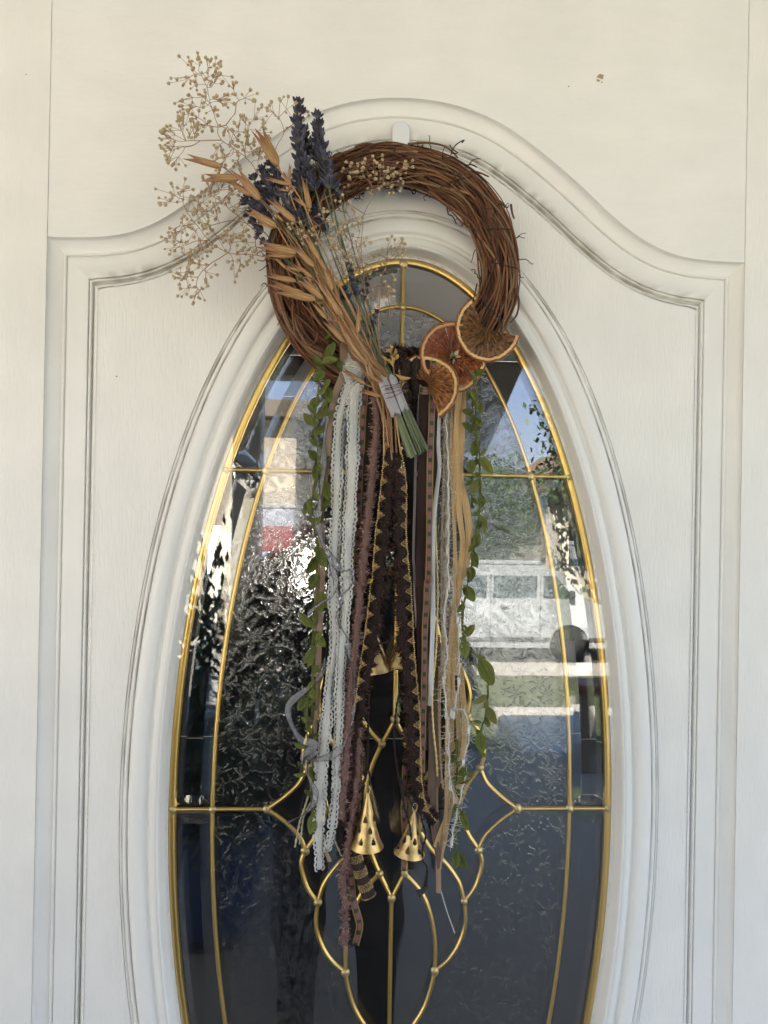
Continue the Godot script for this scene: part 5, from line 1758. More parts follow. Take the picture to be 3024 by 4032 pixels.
func triangle_trim(label: String, line: Array, dir: float, skip: float) -> void:
	# a chain of gilt stitches with beaded triangles pointing to one side
	var p := smooth(way(line), 0.002)
	var o := thing("gold_trim", label, "gold trim", p[p.size() - 1], "gold triangle trims")
	var g := Geo.new()
	for k in range(0, p.size()):
		g.ball(p[k] + Vector3(rng.randf_range(-1, 1) * 0.0004, 0, 0.0003), Vector3(0.00075, 0.00085, 0.0005), Basis.IDENTITY, 6, 4, lin(0.62, 0.42, 0.16) * rng.randf_range(0.5, 1.1))
	part(o, "chain", g.mesh(M.gilt)).set_meta("kind", "stuff")
	# beads of one triangle
	g = Geo.new()
	for i in 5:
		var n := 9 - i * 2
		for j in n:
			g.ball(Vector3((0.0006 + i * 0.00135) * dir + rng.randf_range(-1, 1) * 0.00025, (j - (n - 1) / 2.0) * 0.00115, rng.randf() * 0.0004), Vector3(0.00058, 0.00058, 0.0005), Basis.IDENTITY, 6, 4, lin(0.66, 0.46, 0.19) * rng.randf_range(0.3, 1.3))
	var tri := g.mesh(M.gilt)
	g = Geo.new()
	g.tube(PackedVector3Array([Vector3(0.0002 * dir, 0.0078, -0.0004), Vector3(0.0080 * dir, 0, -0.0004), Vector3(0.0002 * dir, -0.0078, -0.0004)]), one(0.0002), 4, lin(0.03, 0.02, 0.015), lin(0.03, 0.02, 0.015))
	var zig := g.mesh(M.matt)
	var gone := 0.0
	for k in range(1, p.size()):
		gone += p[k].distance_to(p[k - 1])
		if gone > skip:
			gone = 0.0
			var tn := (p[k - 1] - p[k]).normalized()
			var bs := Basis(tn.cross(Vector3.BACK).normalized(), tn, Vector3.BACK) * Basis(Vector3.UP, rng.randf_range(-0.25, 0.25))
			piece(o, "gold_triangle", tri, Transform3D(bs.scaled_local(Vector3.ONE * rng.randf_range(0.8, 1.0)), p[k]))
			piece(o, "zigzag", zig, Transform3D(bs, p[k]))

func make_ribbons() -> void:
	var wv := noise(0.2, 2, 51)
	mat("pile", Color.WHITE, 0.6, {})
	mat("gilt", Color.WHITE, 0.30, {"metallic": 0.55})
	mat("lace", Color.WHITE, 0.42, {"heightmap_enabled": true, "heightmap_scale": 0.09, "heightmap_texture": tex(picture(64, 64, func(x, y):
		var h := 0.5 + 0.25 * sin(x * TAU / 16.0 + 2.0 * sin(y * TAU / 32.0)) + 0.25 * sin(y * TAU / 10.6 + wv.get_noise_2d(x, y) * 3.0)
		return Color(h, h, h))), "uv1_scale": Vector3(1, 1.2, 1), "rim_enabled": true, "rim": 0.3, "albedo_texture": tex(picture(64, 64, func(x, y):
		var h := 0.88 + 0.12 * sin(x * TAU / 16.0 + 2.0 * sin(y * TAU / 32.0)) * sin(y * TAU / 10.6 + wv.get_noise_2d(x, y) * 3.0)
		return Color(h, h, h * 0.98)))})
	mat("grosgrain", Color.WHITE, 0.55, {"heightmap_enabled": true, "heightmap_scale": 0.05, "heightmap_texture": tex(picture(8, 32, func(_x, y):
		var h := 0.5 + 0.5 * sin(y * TAU / 8.0)
		return Color(h, h, h))), "uv1_scale": Vector3(1, 2.2, 1)})
	mat("satin", Color.WHITE, 0.34, {"heightmap_enabled": true, "heightmap_scale": 0.07, "heightmap_texture": tex(picture(32, 16, func(x, y):
		var h := 0.5 + 0.3 * sin(x * TAU / 8.0) + 0.2 * sin(y * TAU / 4.0)
		return Color(h, h, h))), "uv1_scale": Vector3(1, 3.0, 1), "rim_enabled": true, "rim": 0.25})
	mat("herringbone", Color.WHITE, 0.6, {"albedo_texture": tex(picture(64, 32, func(x, y):
		var s := sin((y + absf(fmod(x, 32.0) - 16.0) * 0.9) * TAU / 8.0)
		var h := 0.80 + 0.2 * s
		return Color(h, h * 0.95, h * 0.9))), "uv1_scale": Vector3(1, 1.6, 1)})
	mat("jacquard", Color.WHITE, 0.55, {"albedo_texture": tex(picture(48, 96, func(x, y):
		var u: float = absf(x - 23.5) / 24.0
		var v: float = absf(fmod(y, 48.0) - 24.0) / 24.0
		var thread := 0.82 + 0.18 * sin(y * TAU / 4.0)
		if u > 0.66:
			return Color(0.62, 0.49, 0.20) * thread
		if u > 0.58:
			return Color(0.30, 0.22, 0.10) * thread
		if u * 0.9 + v * 0.55 < 0.36:
			return Color(0.62, 0.27, 0.47) * (0.85 + 0.15 * sin(x * TAU / 6.0))
		if v > 0.70:
			return Color(0.20, 0.13, 0.09) * thread
		return Color(0.43, 0.37, 0.22) * thread)), "uv1_scale": Vector3(1, 0.42, 1)})
	mat("sheer", Color(0.38, 0.37, 0.37), 0.5, {"transparency": 1})
	(M.sheer as StandardMaterial3D).albedo_color.a = 0.30
	mat("sheer_white", Color(0.70, 0.69, 0.68), 0.5, {"transparency": 1})
	(M.sheer_white as StandardMaterial3D).albedo_color.a = 0.72

	var cocoa := lin(0.018, 0.009, 0.007)
	var peach := lin(0.52, 0.40, 0.29)
	var gold := lin(0.58, 0.36, 0.13)
	# -- from the left
	flat_ribbon("beige herringbone ribbon hanging beside the left leaf garland", "ribbon", "", [-4.5, 130.7, 48, -10.8, 116.4, 45.2, -14.9, 99.2, 42.4, -16.9, 81.9, 39.6, -18, 58.6, 36.8, -19.9, 39.6, 34, -21.8, 20.3, 31.6, -23.7, -0.5, 29.2, -21, -44.2, 26.8, -21.3, -66.8, 24.4, -22.1, -89.6, 22, -22.6, -112.3, 21.2, -23.4, -135, 20.4, -23, -157.8, 19.6, -23.7, -180.6, 18.8, -24, -201.9, 18], [8, 7.5, 6.5, 6, 5.5, 5, 5, 5, 4.5, 4], M.herringbone, peach, true, 0.35)
	flat_ribbon("beige herringbone ribbon that folds and crosses the left braid near its cut end", "ribbon", "", [-25.1, -22.1, 20, -25.9, -59.8, 19.5, -26.3, -97.6, 19.1, -25.3, -135.4, 18.6, -23.8, -173.2, 18.2, -25.5, -203.5, 17.7, -27.2, -233.9, 17.2, -29.2, -264.2, 16.8, -29.9, -252.9, 16.5, -27.9, -271.1, 16.2, -26.2, -290.9, 15.9, -22.9, -309.2, 15.6, -17, -324.5, 15.3, -9.1, -345.1, 15], [4.5, 4.5, 4.5, 4.2, 4.2, 4.5, 5], M.herringbone, peach, false, 0.5)
	for r in [["sheer grey ribbon running down over the upper left braid", [-18.3, 92.5, 48, -21.2, 72.3, 46.5, -22.1, 43.3, 45.1, -24.2, 14.1, 43.6, -26.1, -7.8, 42.2, -20.6, -29.7, 40.7, -13, -47.3, 39.5, -7.5, -64.9, 38.4, -8, -65.5, 37.3, -11.7, -78.9, 36.2, -22.6, -86.5, 35.1, -34.3, -97.2, 34], [5, 6, 6.5, 6.5, 6, 5, 4]], ["sheer grey ribbon with dark edges that winds in long curls left of the braids", [-24.8, 2.4, 42, -25.2, -15.2, 40.8, -17.6, -35.6, 39.7, -4.1, -53.1, 38.5, 5.5, -52, 37.4, 9.7, -63.8, 36.2, 5.9, -74.4, 35, -5, -86.5, 33.9, -8.4, -98.5, 32.8, -3, -110.4, 32.2, 4.7, -126.8, 31.5, 9.5, -144.7, 30.9, 12.1, -162.7, 30.3, 11.3, -177.7, 29.6, 10.1, -192.8, 29, 7.7, -207.9, 28.3, 2.1, -224.3, 28.2, -9.6, -236.2, 28.6, -22.9, -239.3, 29, -36.2, -241.9, 29.4, -37.5, -235.8, 29.7, -30.5, -229.7, 30.1, -23.9, -224.4, 30.5, -32.1, -221.4, 30.9, -39.5, -219.4, 30.1, -48.7, -204.9, 29, -52.3, -191.9, 27.8, -48.6, -183.2, 26.6, -36.2, -173, 25.5, -24.5, -162.7, 24.3, -18, -152.5, 23.2, -15.2, -143.7, 22], [7, 7, 7, 6.5, 6, 7, 7.5, 7.5, 7, 6.5]], ["short sheer grey ribbon with a frayed end low on the left", [-23.1, -230.4, 30, -31.8, -238, 29.5, -33.9, -248.6, 29, -28.5, -260.6, 28.5, -24.1, -272.7, 28, -26.6, -284.8, 27.5, -35.3, -293.9, 27, -44.2, -297.8, 26.5, -51.6, -303.2, 26], [6, 6, 6.5, 6, 5.5, 6.5]]]:
		var o := flat_ribbon(r[0], "ribbon", "sheer grey ribbons", r[1], r[2], M.sheer, Color.WHITE, false, 1.15, 0.0, 0.0001)
		for s in [-1.0, 1.0]:
			var q := PackedVector3Array()
			for k in last_path.size():
				q.append(last_path[k] + last_sides[k] * last_widths[k] * s)
			var g := Geo.new()
			g.tube(q, one(0.00028), 5, lin(0.02, 0.015, 0.016), lin(0.02, 0.015, 0.016))
			part(o, "dark_edge", g.mesh(M.matt))
	loop_braid("narrower white looped braid next to the beige ribbon", [2.1, 126.2, 50, -3.4, 108.9, 48.3, -7, 93, 46.6, -8.1, 72.8, 45, -8.6, 51, 43.3, -8.8, 29.1, 41.6, -9.3, 7.1, 39.9, -9.5, -14.9, 38.2, -9.8, -44.5, 36.6, -10.6, -52.4, 35, -10.8, -73.3, 33.6, -9.8, -95.6, 32.2, -8.8, -118.1, 30.7, -9.3, -140.7, 29.3, -11.8, -160.4, 27.8, -13.4, -178.6, 26.4, -14.5, -201.4, 25, -16.7, -224.3, 23.8, -18.7, -251.5, 23, -19.5, -277.2, 22.3, -20.7, -243.6, 21.6, -18.6, -264.9, 20.9, -19.1, -284.7, 20.2, -20.3, -304.6, 19.4, -19.6, -326, 18.7, -18.8, -350.4, 18], [7, 6, 6, 6.5, 6.5, 6.5, 6, 5, 4.5, 6, 8, 8, 7, 7, 7.5, 6], 0.0040, lin(0.88, 0.86, 0.81))
	loop_braid("wider white looped braid between the narrow one and the jacquard ribbon", [8.2, 130.3, 52, 6.6, 113.2, 50.2, 6, 93.1, 48.5, 6, 72.9, 46.8, 5.7, 51.2, 45, 4.9, 29.3, 43.2, 4.3, 7.4, 41.5, 3.7, -14.7, 39.8, 3, -36.8, 38, 3.1, -59.1, 36.5, 3.1, -58.1, 35, 2.1, -84.9, 33.5, 0.6, -107.4, 32, -0.9, -130, 30.5, -1.9, -155.6, 29, -2.4, -178.3, 27.5, -2.6, -201.1, 26, -3.1, -223.8, 25.1, -2.9, -246.6, 24.2, -3.1, -269.3, 23.4, -4, -240.3, 22.5, -4.3, -269.1, 21.6, -6, -295, 20.8, -8.3, -316.5, 19.9, -11.4, -330.4, 19], [13, 11, 9.5, 9, 9, 8.5, 8, 7, 6.5, 5.5, 5, 4.5, 4.5, 4.5, 4], 0.0040, lin(0.90, 0.88, 0.83))
	flat_ribbon("broad white lace band tied round the wreath's lowest twigs", "ribbon", "", [3.4, 147.7, 50, 5.1, 139.5, 55, 6, 133.2, 55, 5.7, 127.4, 52, 6.3, 123.3, 44], [17, 24, 24, 18, 12], M.lace, lin(0.74, 0.72, 0.67), false, 0.1, 0.25, 0.002)
	twist("thin cream twisted cord between the two white braids", "cord", "", [[-5.7, 113.9, 44, -3.1, 93.8, 41.7, -3.4, 66.1, 39.3, -3.8, 44.2, 37, -3.9, 14.7, 34.7, -4.5, -15, 32.3, -4.9, -44.8, 30, -6.1, -58.8, 27.8, -6.2, -89, 25.7, -5.2, -119.3, 23.5, -2.7, -149.7, 21.3, -1.8, -180.4, 19.2, -2.8, -211.2, 17], [-16.5, -249.2, 14, -16.5, -272, 14, -11.8, -294.7, 14, -8.5, -312.9, 14, -2.9, -328.2, 14, 2.7, -340.3, 14], [-28.9, -271.9, 14, -33.9, -288.6, 14, -39.6, -306.8, 14, -43.7, -331, 14], [-27.2, -284.5, 13, -35.3, -299.6, 13, -37.9, -319.3, 13, -39.3, -328.4, 13]], 0.0010, M.matt, lin(0.42, 0.38, 0.25), 2)
	flat_ribbon("jacquard ribbon with pink diamonds and yellow edges on the left", "ribbon", "", [16.7, 116.4, 50, 15.3, 99.4, 46.5, 14.7, 80.8, 43, 14.1, 59.1, 39.5, 13.7, 37.2, 36, 12.7, 15, 33, 12.6, -7.3, 30, 12.2, -29.8, 27, 12, -52.4, 24, 12.1, -53, 22.5, 13.1, -74.2, 21, 12.4, -94, 19.5, 11.3, -112.4, 18], [7.5, 7, 6.8, 6.5, 6.2, 6, 6, 5.5, 5], M.jacquard, Color.WHITE, true, 0.3)
	flat_ribbon("end of a jacquard ribbon dangling lowest beside the bells", "ribbon", "", [19.8, -240, 14, 18.3, -279.7, 13.8, 15.1, -313.2, 13.6, 11, -340.7, 13.3, 12.5, -363.6, 13.1, 14.9, -383.5, 12.9, 19.3, -398.9, 12.7, 21.9, -409, 12.4, 20.9, -417.4, 12.2, 18.3, -429, 12], [5, 5, 6, 7, 7.5, 7.5, 7.5, 7], M.jacquard, Color.WHITE, false, 0.4)
	flat_ribbon("end of a dark brown ribbon behind the lowest jacquard end", "ribbon", "", [6.7, -312.1, 9, 8.3, -358, 9, 9.5, -380.9, 9, 12.6, -400.8, 9, 14.7, -414.6, 9, 13.3, -432.9, 9], [5, 5, 6, 7, 7, 6.5], M.grosgrain, cocoa, false, 0.3)
	flat_ribbon("dark brown ribbed ribbon behind the pink braid", "ribbon", "dark brown ribbed ribbons", [23.5, 114.6, 44, 21.9, 88.5, 41.4, 20.6, 59.3, 38.9, 20.2, 29.9, 36.3, 19.8, 0.3, 33.7, 19.2, -29.5, 31.1, 18.4, -59.5, 28.6, 13, -88.7, 26, 11.3, -119, 24, 7.7, -164.5, 22, 4.6, -202.7, 20, 2.3, -241.1, 18, 2.8, -263.6, 16, 0.4, -302.3, 14, 0.8, -341.2, 12], [8.5, 8.5, 8.5, 8, 8, 8, 7.5, 7], M.grosgrain, cocoa, true, 0.2)
	chenille("long dusty-pink velvet braid left of the gold triangles", "braid", "dusty-pink velvet braids", [27, 113.8, 50, 27.7, 99.5, 48.5, 28.6, 85.1, 47, 27.5, 70.6, 45.5, 26.1, 54.6, 44, 25, 38.6, 42.5, 23.6, 22.4, 41, 22.5, 6.3, 39.5, 20.9, -11.5, 38, 19.8, -29.2, 36.8, 18.3, -47.1, 35.5, 17.2, -66.5, 34.2, 15.7, -65.5, 33, 14.7, -92.4, 31.8, 12.8, -120.9, 30.5, 10.8, -148, 29.2, 8.8, -170.6, 28, 7.4, -193.3, 27, 6.1, -216, 26, 5, -238.8, 25, 4.2, -261.6, 24, 4.7, -240.1, 23, 3.5, -261.5, 22, 2.4, -284.4, 21, 1.6, -299.9, 20], 0.0052, lin(0.27, 0.145, 0.115), lin(0.56, 0.35, 0.30), 0.0004, 0.02)
	chenille("second dusty-pink velvet braid, twisted and hanging lowest of all", "braid", "dusty-pink velvet braids", [17.6, -210.9, 20, 17.3, -232.1, 19.7, 16.5, -254.9, 19.3, 15.1, -274.7, 19, 12.4, -295.9, 18.7, 11, -314.2, 18.3, 8.6, -332.5, 18, 5.1, -350.7, 17.7, 3.8, -361.5, 17.3, 6, -373.8, 17, 7.4, -389.1, 16.7, 7.2, -404.4, 16.3, 6.6, -426.5, 16], 0.0046, lin(0.27, 0.145, 0.115), lin(0.56, 0.35, 0.30), 0.0006, 0.022, false)
	chenille("dark brown velvet braid left of the middle gap, its edge scalloped", "braid", "dark brown velvet braids", [46.7, 114.6, 48, 45.8, 94.5, 45.7, 44.9, 74.2, 43.4, 42.2, 52.3, 41.1, 43.7, 36.2, 38.8, 41.1, 20, 36.5, 40.1, 3.7, 34.2, 38.3, -12.7, 31.8, 36.5, -29.3, 29.5, 34.6, -47.4, 27.7, 33.2, -65.4, 26.8, 34.6, -58.4, 25.8, 33.2, -73.6, 24.9, 31.4, -88.7, 24, 30, -108.4, 23.1, 29, -122.2, 22.2, 25.8, -143.5, 21.2, 22, -161.8, 20.3, 19, -177.1, 19.6, 16.3, -195.4, 19, 13.2, -213.7, 18.5, 10, -232.1, 17.9, 8.7, -256.5, 17.3, 9.3, -248.2, 16.7, 9, -271.2, 16.2, 6.3, -291.1, 15.6, 5.4, -309.5, 15], 0.0078, lin(0.028, 0.010, 0.006), lin(0.21, 0.085, 0.052), 0.0012, 0.030, true, 26.0)
	chenille("dark brown velvet braid right of the middle gap", "braid", "dark brown velvet braids", [51.1, 114.7, 48, 50.6, 88.7, 45.7, 48, 65.5, 43.4, 46.7, 48, 41.1, 50.4, 30.5, 38.8, 49.4, 15.7, 36.5, 52.6, -3.5, 34.2, 52.2, -20, 31.8, 54.1, -36.5, 29.5, 54.1, -59.1, 27.7, 54.6, -52, 26.8, 56.8, -70.1, 25.8, 56, -88.3, 24.9, 59.2, -106.5, 24, 58.9, -121.7, 23.1, 62.7, -140, 22.2, 64.3, -158.3, 21.2, 66.2, -173.6, 20.3, 66.9, -192, 19.6, 68.5, -213.4, 19, 70.2, -234.8, 18.5, 73.3, -256.2, 17.9, 77.5, -277.7, 17.3, 76.6, -263.4, 16.7, 79.3, -281.9, 16.2, 86.5, -295.8, 15.6, 95.9, -304, 15], 0.0072, lin(0.028, 0.010, 0.006), lin(0.21, 0.085, 0.052), 0.0012, 0.030, true, 26.0)
	triangle_trim("gold triangle trim whose points face right, over the left dark velvet", [39.1, 98.4, 58, 37.3, 84.2, 56.3, 36.3, 67, 54.7, 34.8, 49.8, 53, 33.7, 35.4, 51.3, 32.1, 18, 49.7, 31, 2, 48, 29.1, -14.1, 46.5, 28.4, -28.8, 45, 27.4, -43.5, 43.5, 26.6, -64.1, 42, 25.8, -63.2, 40.5, 24.1, -82.5, 39, 22.2, -101.9, 37.8, 20.7, -116.8, 36.7, 18.4, -134.8, 35.5, 16.1, -152.8, 34.3, 14.4, -169.4, 33.2, 12.5, -186, 32], 1.0, 0.0158)
	triangle_trim("gold triangle trim whose points face left, over the right dark velvet", [51.6, 58.6, 56, 54.8, 44.3, 54.8, 57, 27.1, 53.7, 57.7, 9.7, 52.5, 57.8, -7.7, 51.3, 58.8, -25.1, 50.1, 60.4, -41.2, 49, 62.3, -60.2, 47.8, 63, -59.2, 46.6, 64.6, -76.9, 45.4, 65.9, -94.6, 44.3, 67.2, -112.4, 43.1, 68.8, -130.2, 41.9, 70.5, -148.1, 40.7, 72.7, -167.5, 39.6, 74.9, -185.5, 38.4, 76, -205, 37.5, 77, -224.5, 36.7, 78.1, -244, 35.9, 80, -265.1, 35.1, 84.1, -286.2, 34.3, 81.9, -276.7, 33.6, 87.5, -289.7, 32.8, 94.2, -297.9, 32], -1.0, 0.0158)
	flat_ribbon("narrow pale grey tape beside the dark ribbed ribbon", "ribbon", "", [69.1, 115.9, 44, 68.3, 95.7, 40.9, 67.5, 72.4, 37.8, 67.1, 45.9, 34.7, 67.4, 16.2, 31.6, 67.3, -13.8, 28.9, 67.5, -43.9, 26.7, 68.4, -49, 24.4, 70.1, -80.9, 22.2, 72.7, -111.5, 20], [3, 2.8, 2.6, 2.6, 2.4], M.satin, lin(0.33, 0.29, 0.27), true, 0.2)
	flat_ribbon("dark brown ribbed ribbon left of the right jacquard", "ribbon", "dark brown ribbed ribbons", [73, 118.3, 48, 73.5, 95.2, 45.2, 73.6, 72, 42.5, 73.5, 45.7, 39.7, 73.7, 19.1, 36.9, 74.2, -7.6, 33.8, 74.4, -34.6, 30.6, 74.4, -61.8, 27.4, 74.5, -70.1, 24.2, 76, -100.6, 21.6, 77.5, -128, 20.5, 79, -152.5, 19.3, 80.2, -180.1, 18.2, 81.5, -210.9, 17], [9.5, 9.5, 9.5, 9, 9, 9, 8.5, 8], M.grosgrain, lin(0.032, 0.012, 0.010), true, 0.2)
	flat_ribbon("jacquard ribbon with pink diamonds below the lower left orange slice", "ribbon", "", [81.1, 121.4, 48, 80.9, 101.2, 46.2, 80.7, 77.9, 44.5, 80.4, 54.5, 42.7, 80.8, 31, 40.9, 81.1, 7.4, 39.2, 81.5, -16.3, 37.2, 81.9, -40.2, 34.9, 82, -64.2, 32.6, 81, -64.9, 30.4, 81.1, -87.6, 28.1, 80.3, -110.5, 25.8, 80.5, -133.3, 24.4, 80.8, -157.7, 23.5, 80.7, -182, 22.6, 80.6, -206.5, 21.8, 80.6, -231, 20.9, 80.8, -255.5, 20], [7.2, 7, 6.6, 6.4, 6.4, 6.2, 6, 6], M.jacquard, Color.WHITE, true, 0.35)
	flat_ribbon("short loop of jacquard ribbon at the notch of the lower left orange slice", "ribbon", "", [68.8, 119.1, 50, 73.3, 118, 53, 79.3, 119, 50], [7, 7, 6], M.jacquard, Color.WHITE, false, 0.1)
	flat_ribbon("end of a jacquard ribbon showing behind the right bell", "ribbon", "", [64.7, -251.3, 10, 64, -274.3, 10, 65.1, -273.5, 10, 63.9, -296.5, 10, 66.1, -327.2, 10, 65.1, -357.1, 10], [6, 6, 6.2, 6, 5.5], M.jacquard, Color.WHITE, false, 0.3)
	flat_ribbon("white sheer ribbon just right of the right jacquard", "ribbon", "", [89.1, 102.3, 40, 88.9, 84.7, 38.3, 89, 67, 36.6, 90.7, 49.3, 34.9, 89.2, 30, 33.1, 87.4, 9.1, 31.4, 86.5, -13.4, 29.7, 86.6, -43.5, 28, 86.9, -51.6, 26.9, 87.6, -80.3, 25.7, 88.2, -106.1, 24.6, 88.1, -127.4, 23.4, 87.7, -148.8, 22.3, 87.4, -173.3, 21.1, 86.9, -188.7, 20], [3.5, 4, 4.5, 4.8, 5, 5, 5], M.sheer_white, Color.WHITE, false, 0.4)
	twist("glossy gold cord beside the white sheer ribbon", "cord", "", [[91.6, 46.8, 28, 90.2, 30.2, 27.3, 89.1, 13.7, 26.6, 88.9, -4.4, 25.9, 89.7, -25.6, 25.2, 90.8, -46.7, 24.5, 91.2, -48.7, 23.8, 92.3, -69.9, 23.1, 92.7, -91.2, 22.4, 92.6, -112.5, 21.9, 92.3, -130.7, 21.6, 91.2, -149, 21.4, 90, -164.2, 21.2, 89.4, -182.4, 20.9, 90.1, -200.7, 20.7, 92.3, -222, 20.5, 94.5, -240.2, 20.2, 95.8, -258.5, 20]], 0.0011, M.gilt, lin(0.62, 0.47, 0.20), 2)
	flat_ribbon("tan herringbone tape hanging behind the gold cord to the lower right", "ribbon", "", [89.8, 47.5, 16, 89.1, 16.9, 15.7, 89.4, -29, 15.5, 88.8, -89.1, 15.2, 88.2, -135, 14.9, 88.3, -165.6, 14.7, 89.5, -196.3, 14.4, 90.7, -227, 14.1, 90.7, -257.6, 13.9, 90.3, -282.2, 13.6, 91.4, -257, 13.3, 93.1, -280, 13.1, 93.1, -303.1, 12.8, 95.8, -323.1, 12.5, 98.9, -338.6, 12.3, 101.1, -354.1, 12], [6, 6, 6.5, 7, 7, 6.5, 5.5], M.herringbone, lin(0.22, 0.155, 0.11), false, 0.3)
	flat_ribbon("beige tape with a squared end low on the right", "ribbon", "", [100.5, -235.6, 11, 99.6, -266.3, 11, 95.8, -273.1, 11, 96.9, -303.8, 11, 98.9, -333, 11, 100, -357.6, 11, 100.7, -379.1, 11], [4, 4.5, 5, 5.2, 5.2], M.herringbone, lin(0.46, 0.34, 0.24), false, 0.3)
	chenille("soft beige braid right of the gold cord", "braid", "", [94.2, 116.2, 46, 94.2, 96.1, 42.4, 94.5, 72.9, 38.8, 94.8, 49.4, 35.2, 95.2, 25.7, 31.6, 95.5, 1.7, 28, 95.6, -22.4, 26, 95.7, -46.7, 24, 95.8, -54.8, 22, 96.9, -82.3, 20, 97, -106.9, 18], 0.0022, lin(0.42, 0.33, 0.23), lin(0.62, 0.53, 0.41), 0.0003, 0.02, false, 12.0)
	fluffy("white fluffy yarn down the middle of the right strands", [93.6, 107.7, 44, 95.2, 87.3, 42.6, 97, 66.8, 41.2, 98.8, 46.2, 39.8, 99.1, 24.1, 38.4, 100.4, -5.6, 37, 100.5, -35.4, 35.6, 101.5, -60.8, 34.2, 102.1, -64.4, 32.8, 99.4, -87, 31.4, 98.7, -105.2, 30, 102.3, -132.3, 29.2, 100.1, -156.5, 28.4, 101.3, -177.7, 27.6, 103.5, -195.9, 26.8, 105.8, -217.2, 26, 106.5, -232.6, 25.2, 107.9, -266, 24.4, 109.3, -265.5, 23.6, 112.8, -282.4, 22.8, 116.3, -300.9, 22], [94.7, 65.7, 36, 99.1, 52.6, 34, 100.1, 24.3, 31, 100.7, -10.2, 28, 101.1, -34.3, 27, 103.2, -68.1, 25, 99.4, -100, 24, 103.5, -133.4, 23, 100.1, -163.7, 23, 103, -196.7, 24, 106.2, -233.3, 23, 108.8, -266.9, 22, 108.9, -267.6, 22])
	fluffy("white fluffy yarn with the largest puffs on the outer right strands", [105.2, -60.4, 26, 108.7, -81.5, 25.9, 112.3, -102.6, 25.7, 114.6, -129.8, 25.6, 114.8, -157, 25.4, 113.4, -175.2, 25.3, 111.8, -190.3, 25.1, 120.7, -191.8, 25, 125.7, -210, 24.9, 124.8, -226.6, 24.7, 121, -243.3, 24.6, 123.5, -253.9, 24.4, 115.1, -295.4, 24.3, 111.7, -315.1, 24.1, 110.4, -327.2, 24], [112.4, -102.4, 27, 115.2, -131.2, 26, 114.9, -162.9, 26, 108, -194.3, 27, 110.2, -195.8, 27, 125.8, -211.1, 26, 120.8, -243.2, 25, 111.4, -324.5, 20])
	for r in [["outermost peach satin ribbon, bowed out towards the right garland", [111.3, 126.9, 38, 111.5, 103.2, 37.2, 110.9, 79.5, 36.4, 110.6, 54.2, 35.6, 112.3, 31.9, 34.8, 117, 12.6, 34, 120.4, -6.8, 32, 121.7, -24.8, 30, 120.8, -40, 28, 118.1, -58.3, 26, 116.2, -60.4, 24, 112.9, -78.8, 22.8, 111.1, -97.1, 21.6, 111.2, -115.6, 20.4, 112.9, -134, 19.2, 113.3, -158.6, 18], [7, 7, 7, 7, 6.5, 6.5, 6.5, 7]], ["peach satin ribbon hanging straight inside the bowed one", [107.4, 126.1, 42, 106.3, 102.7, 40.2, 106.2, 76.2, 38.3, 106.6, 49.6, 36.5, 108.6, 24.4, 34.6, 111.7, -1, 32.8, 115.2, -24.9, 30.9, 114.7, -46, 29, 113, -51.2, 27, 111.7, -81.6, 25, 110.6, -106.1, 23, 110.1, -127.6, 21, 109.3, -152.3, 19, 109.1, -174.1, 17], [6.5, 6.5, 6.5, 6, 6, 6, 6]], ["narrow peach ribbon next to the white fluffy yarn", [102.9, 117.4, 40, 102.2, 96.9, 38.1, 102.5, 67.4, 36.3, 103.6, 37.7, 34.4, 105.6, 7.9, 32.5, 107.3, -22.1, 30.7, 108.8, -52.2, 28.8, 108.4, -64.8, 26.9, 108.3, -95.2, 25.2, 104.8, -140.8, 23.6, 105.1, -179, 22, 105.1, -217.4, 20.4, 105.3, -248.3, 18.8, 106.2, -270.8, 17.2, 106, -297.4, 15.6, 104.8, -319.5, 14], [4.5, 4.5, 4, 4, 4, 4]], ["peach satin ribbon that slants left at the bottom right", [118.2, -150.1, 15, 120.9, -180.7, 14.7, 123.6, -205.3, 14.4, 123.1, -226.9, 14.1, 120.5, -248.5, 13.8, 121.9, -270, 13.5, 120.8, -260.1, 13.2, 115.8, -281.6, 12.9, 109.2, -298.6, 12.6, 101.9, -317.1, 12.3, 97.3, -332.6, 12], [6, 6, 6.5, 6.5, 7, 7.5, 7]], ["peach ribbon ending in a point beside the lowest leaves", [114.9, -175.5, 11, 117, -203.2, 11, 118.7, -230.9, 11, 116.5, -258.6, 11, 114.3, -265.5, 11, 113.8, -283.9, 11, 108.1, -308.5, 11, 105.3, -326.9, 11, 100.7, -345.3, 11], [5.5, 5.5, 6, 6, 5]]]:
		flat_ribbon(r[0], "ribbon", "peach satin ribbons", r[1], r[2], M.satin, gold.lerp(peach, rng.randf() * 0.3), false, 0.45, 0.15)
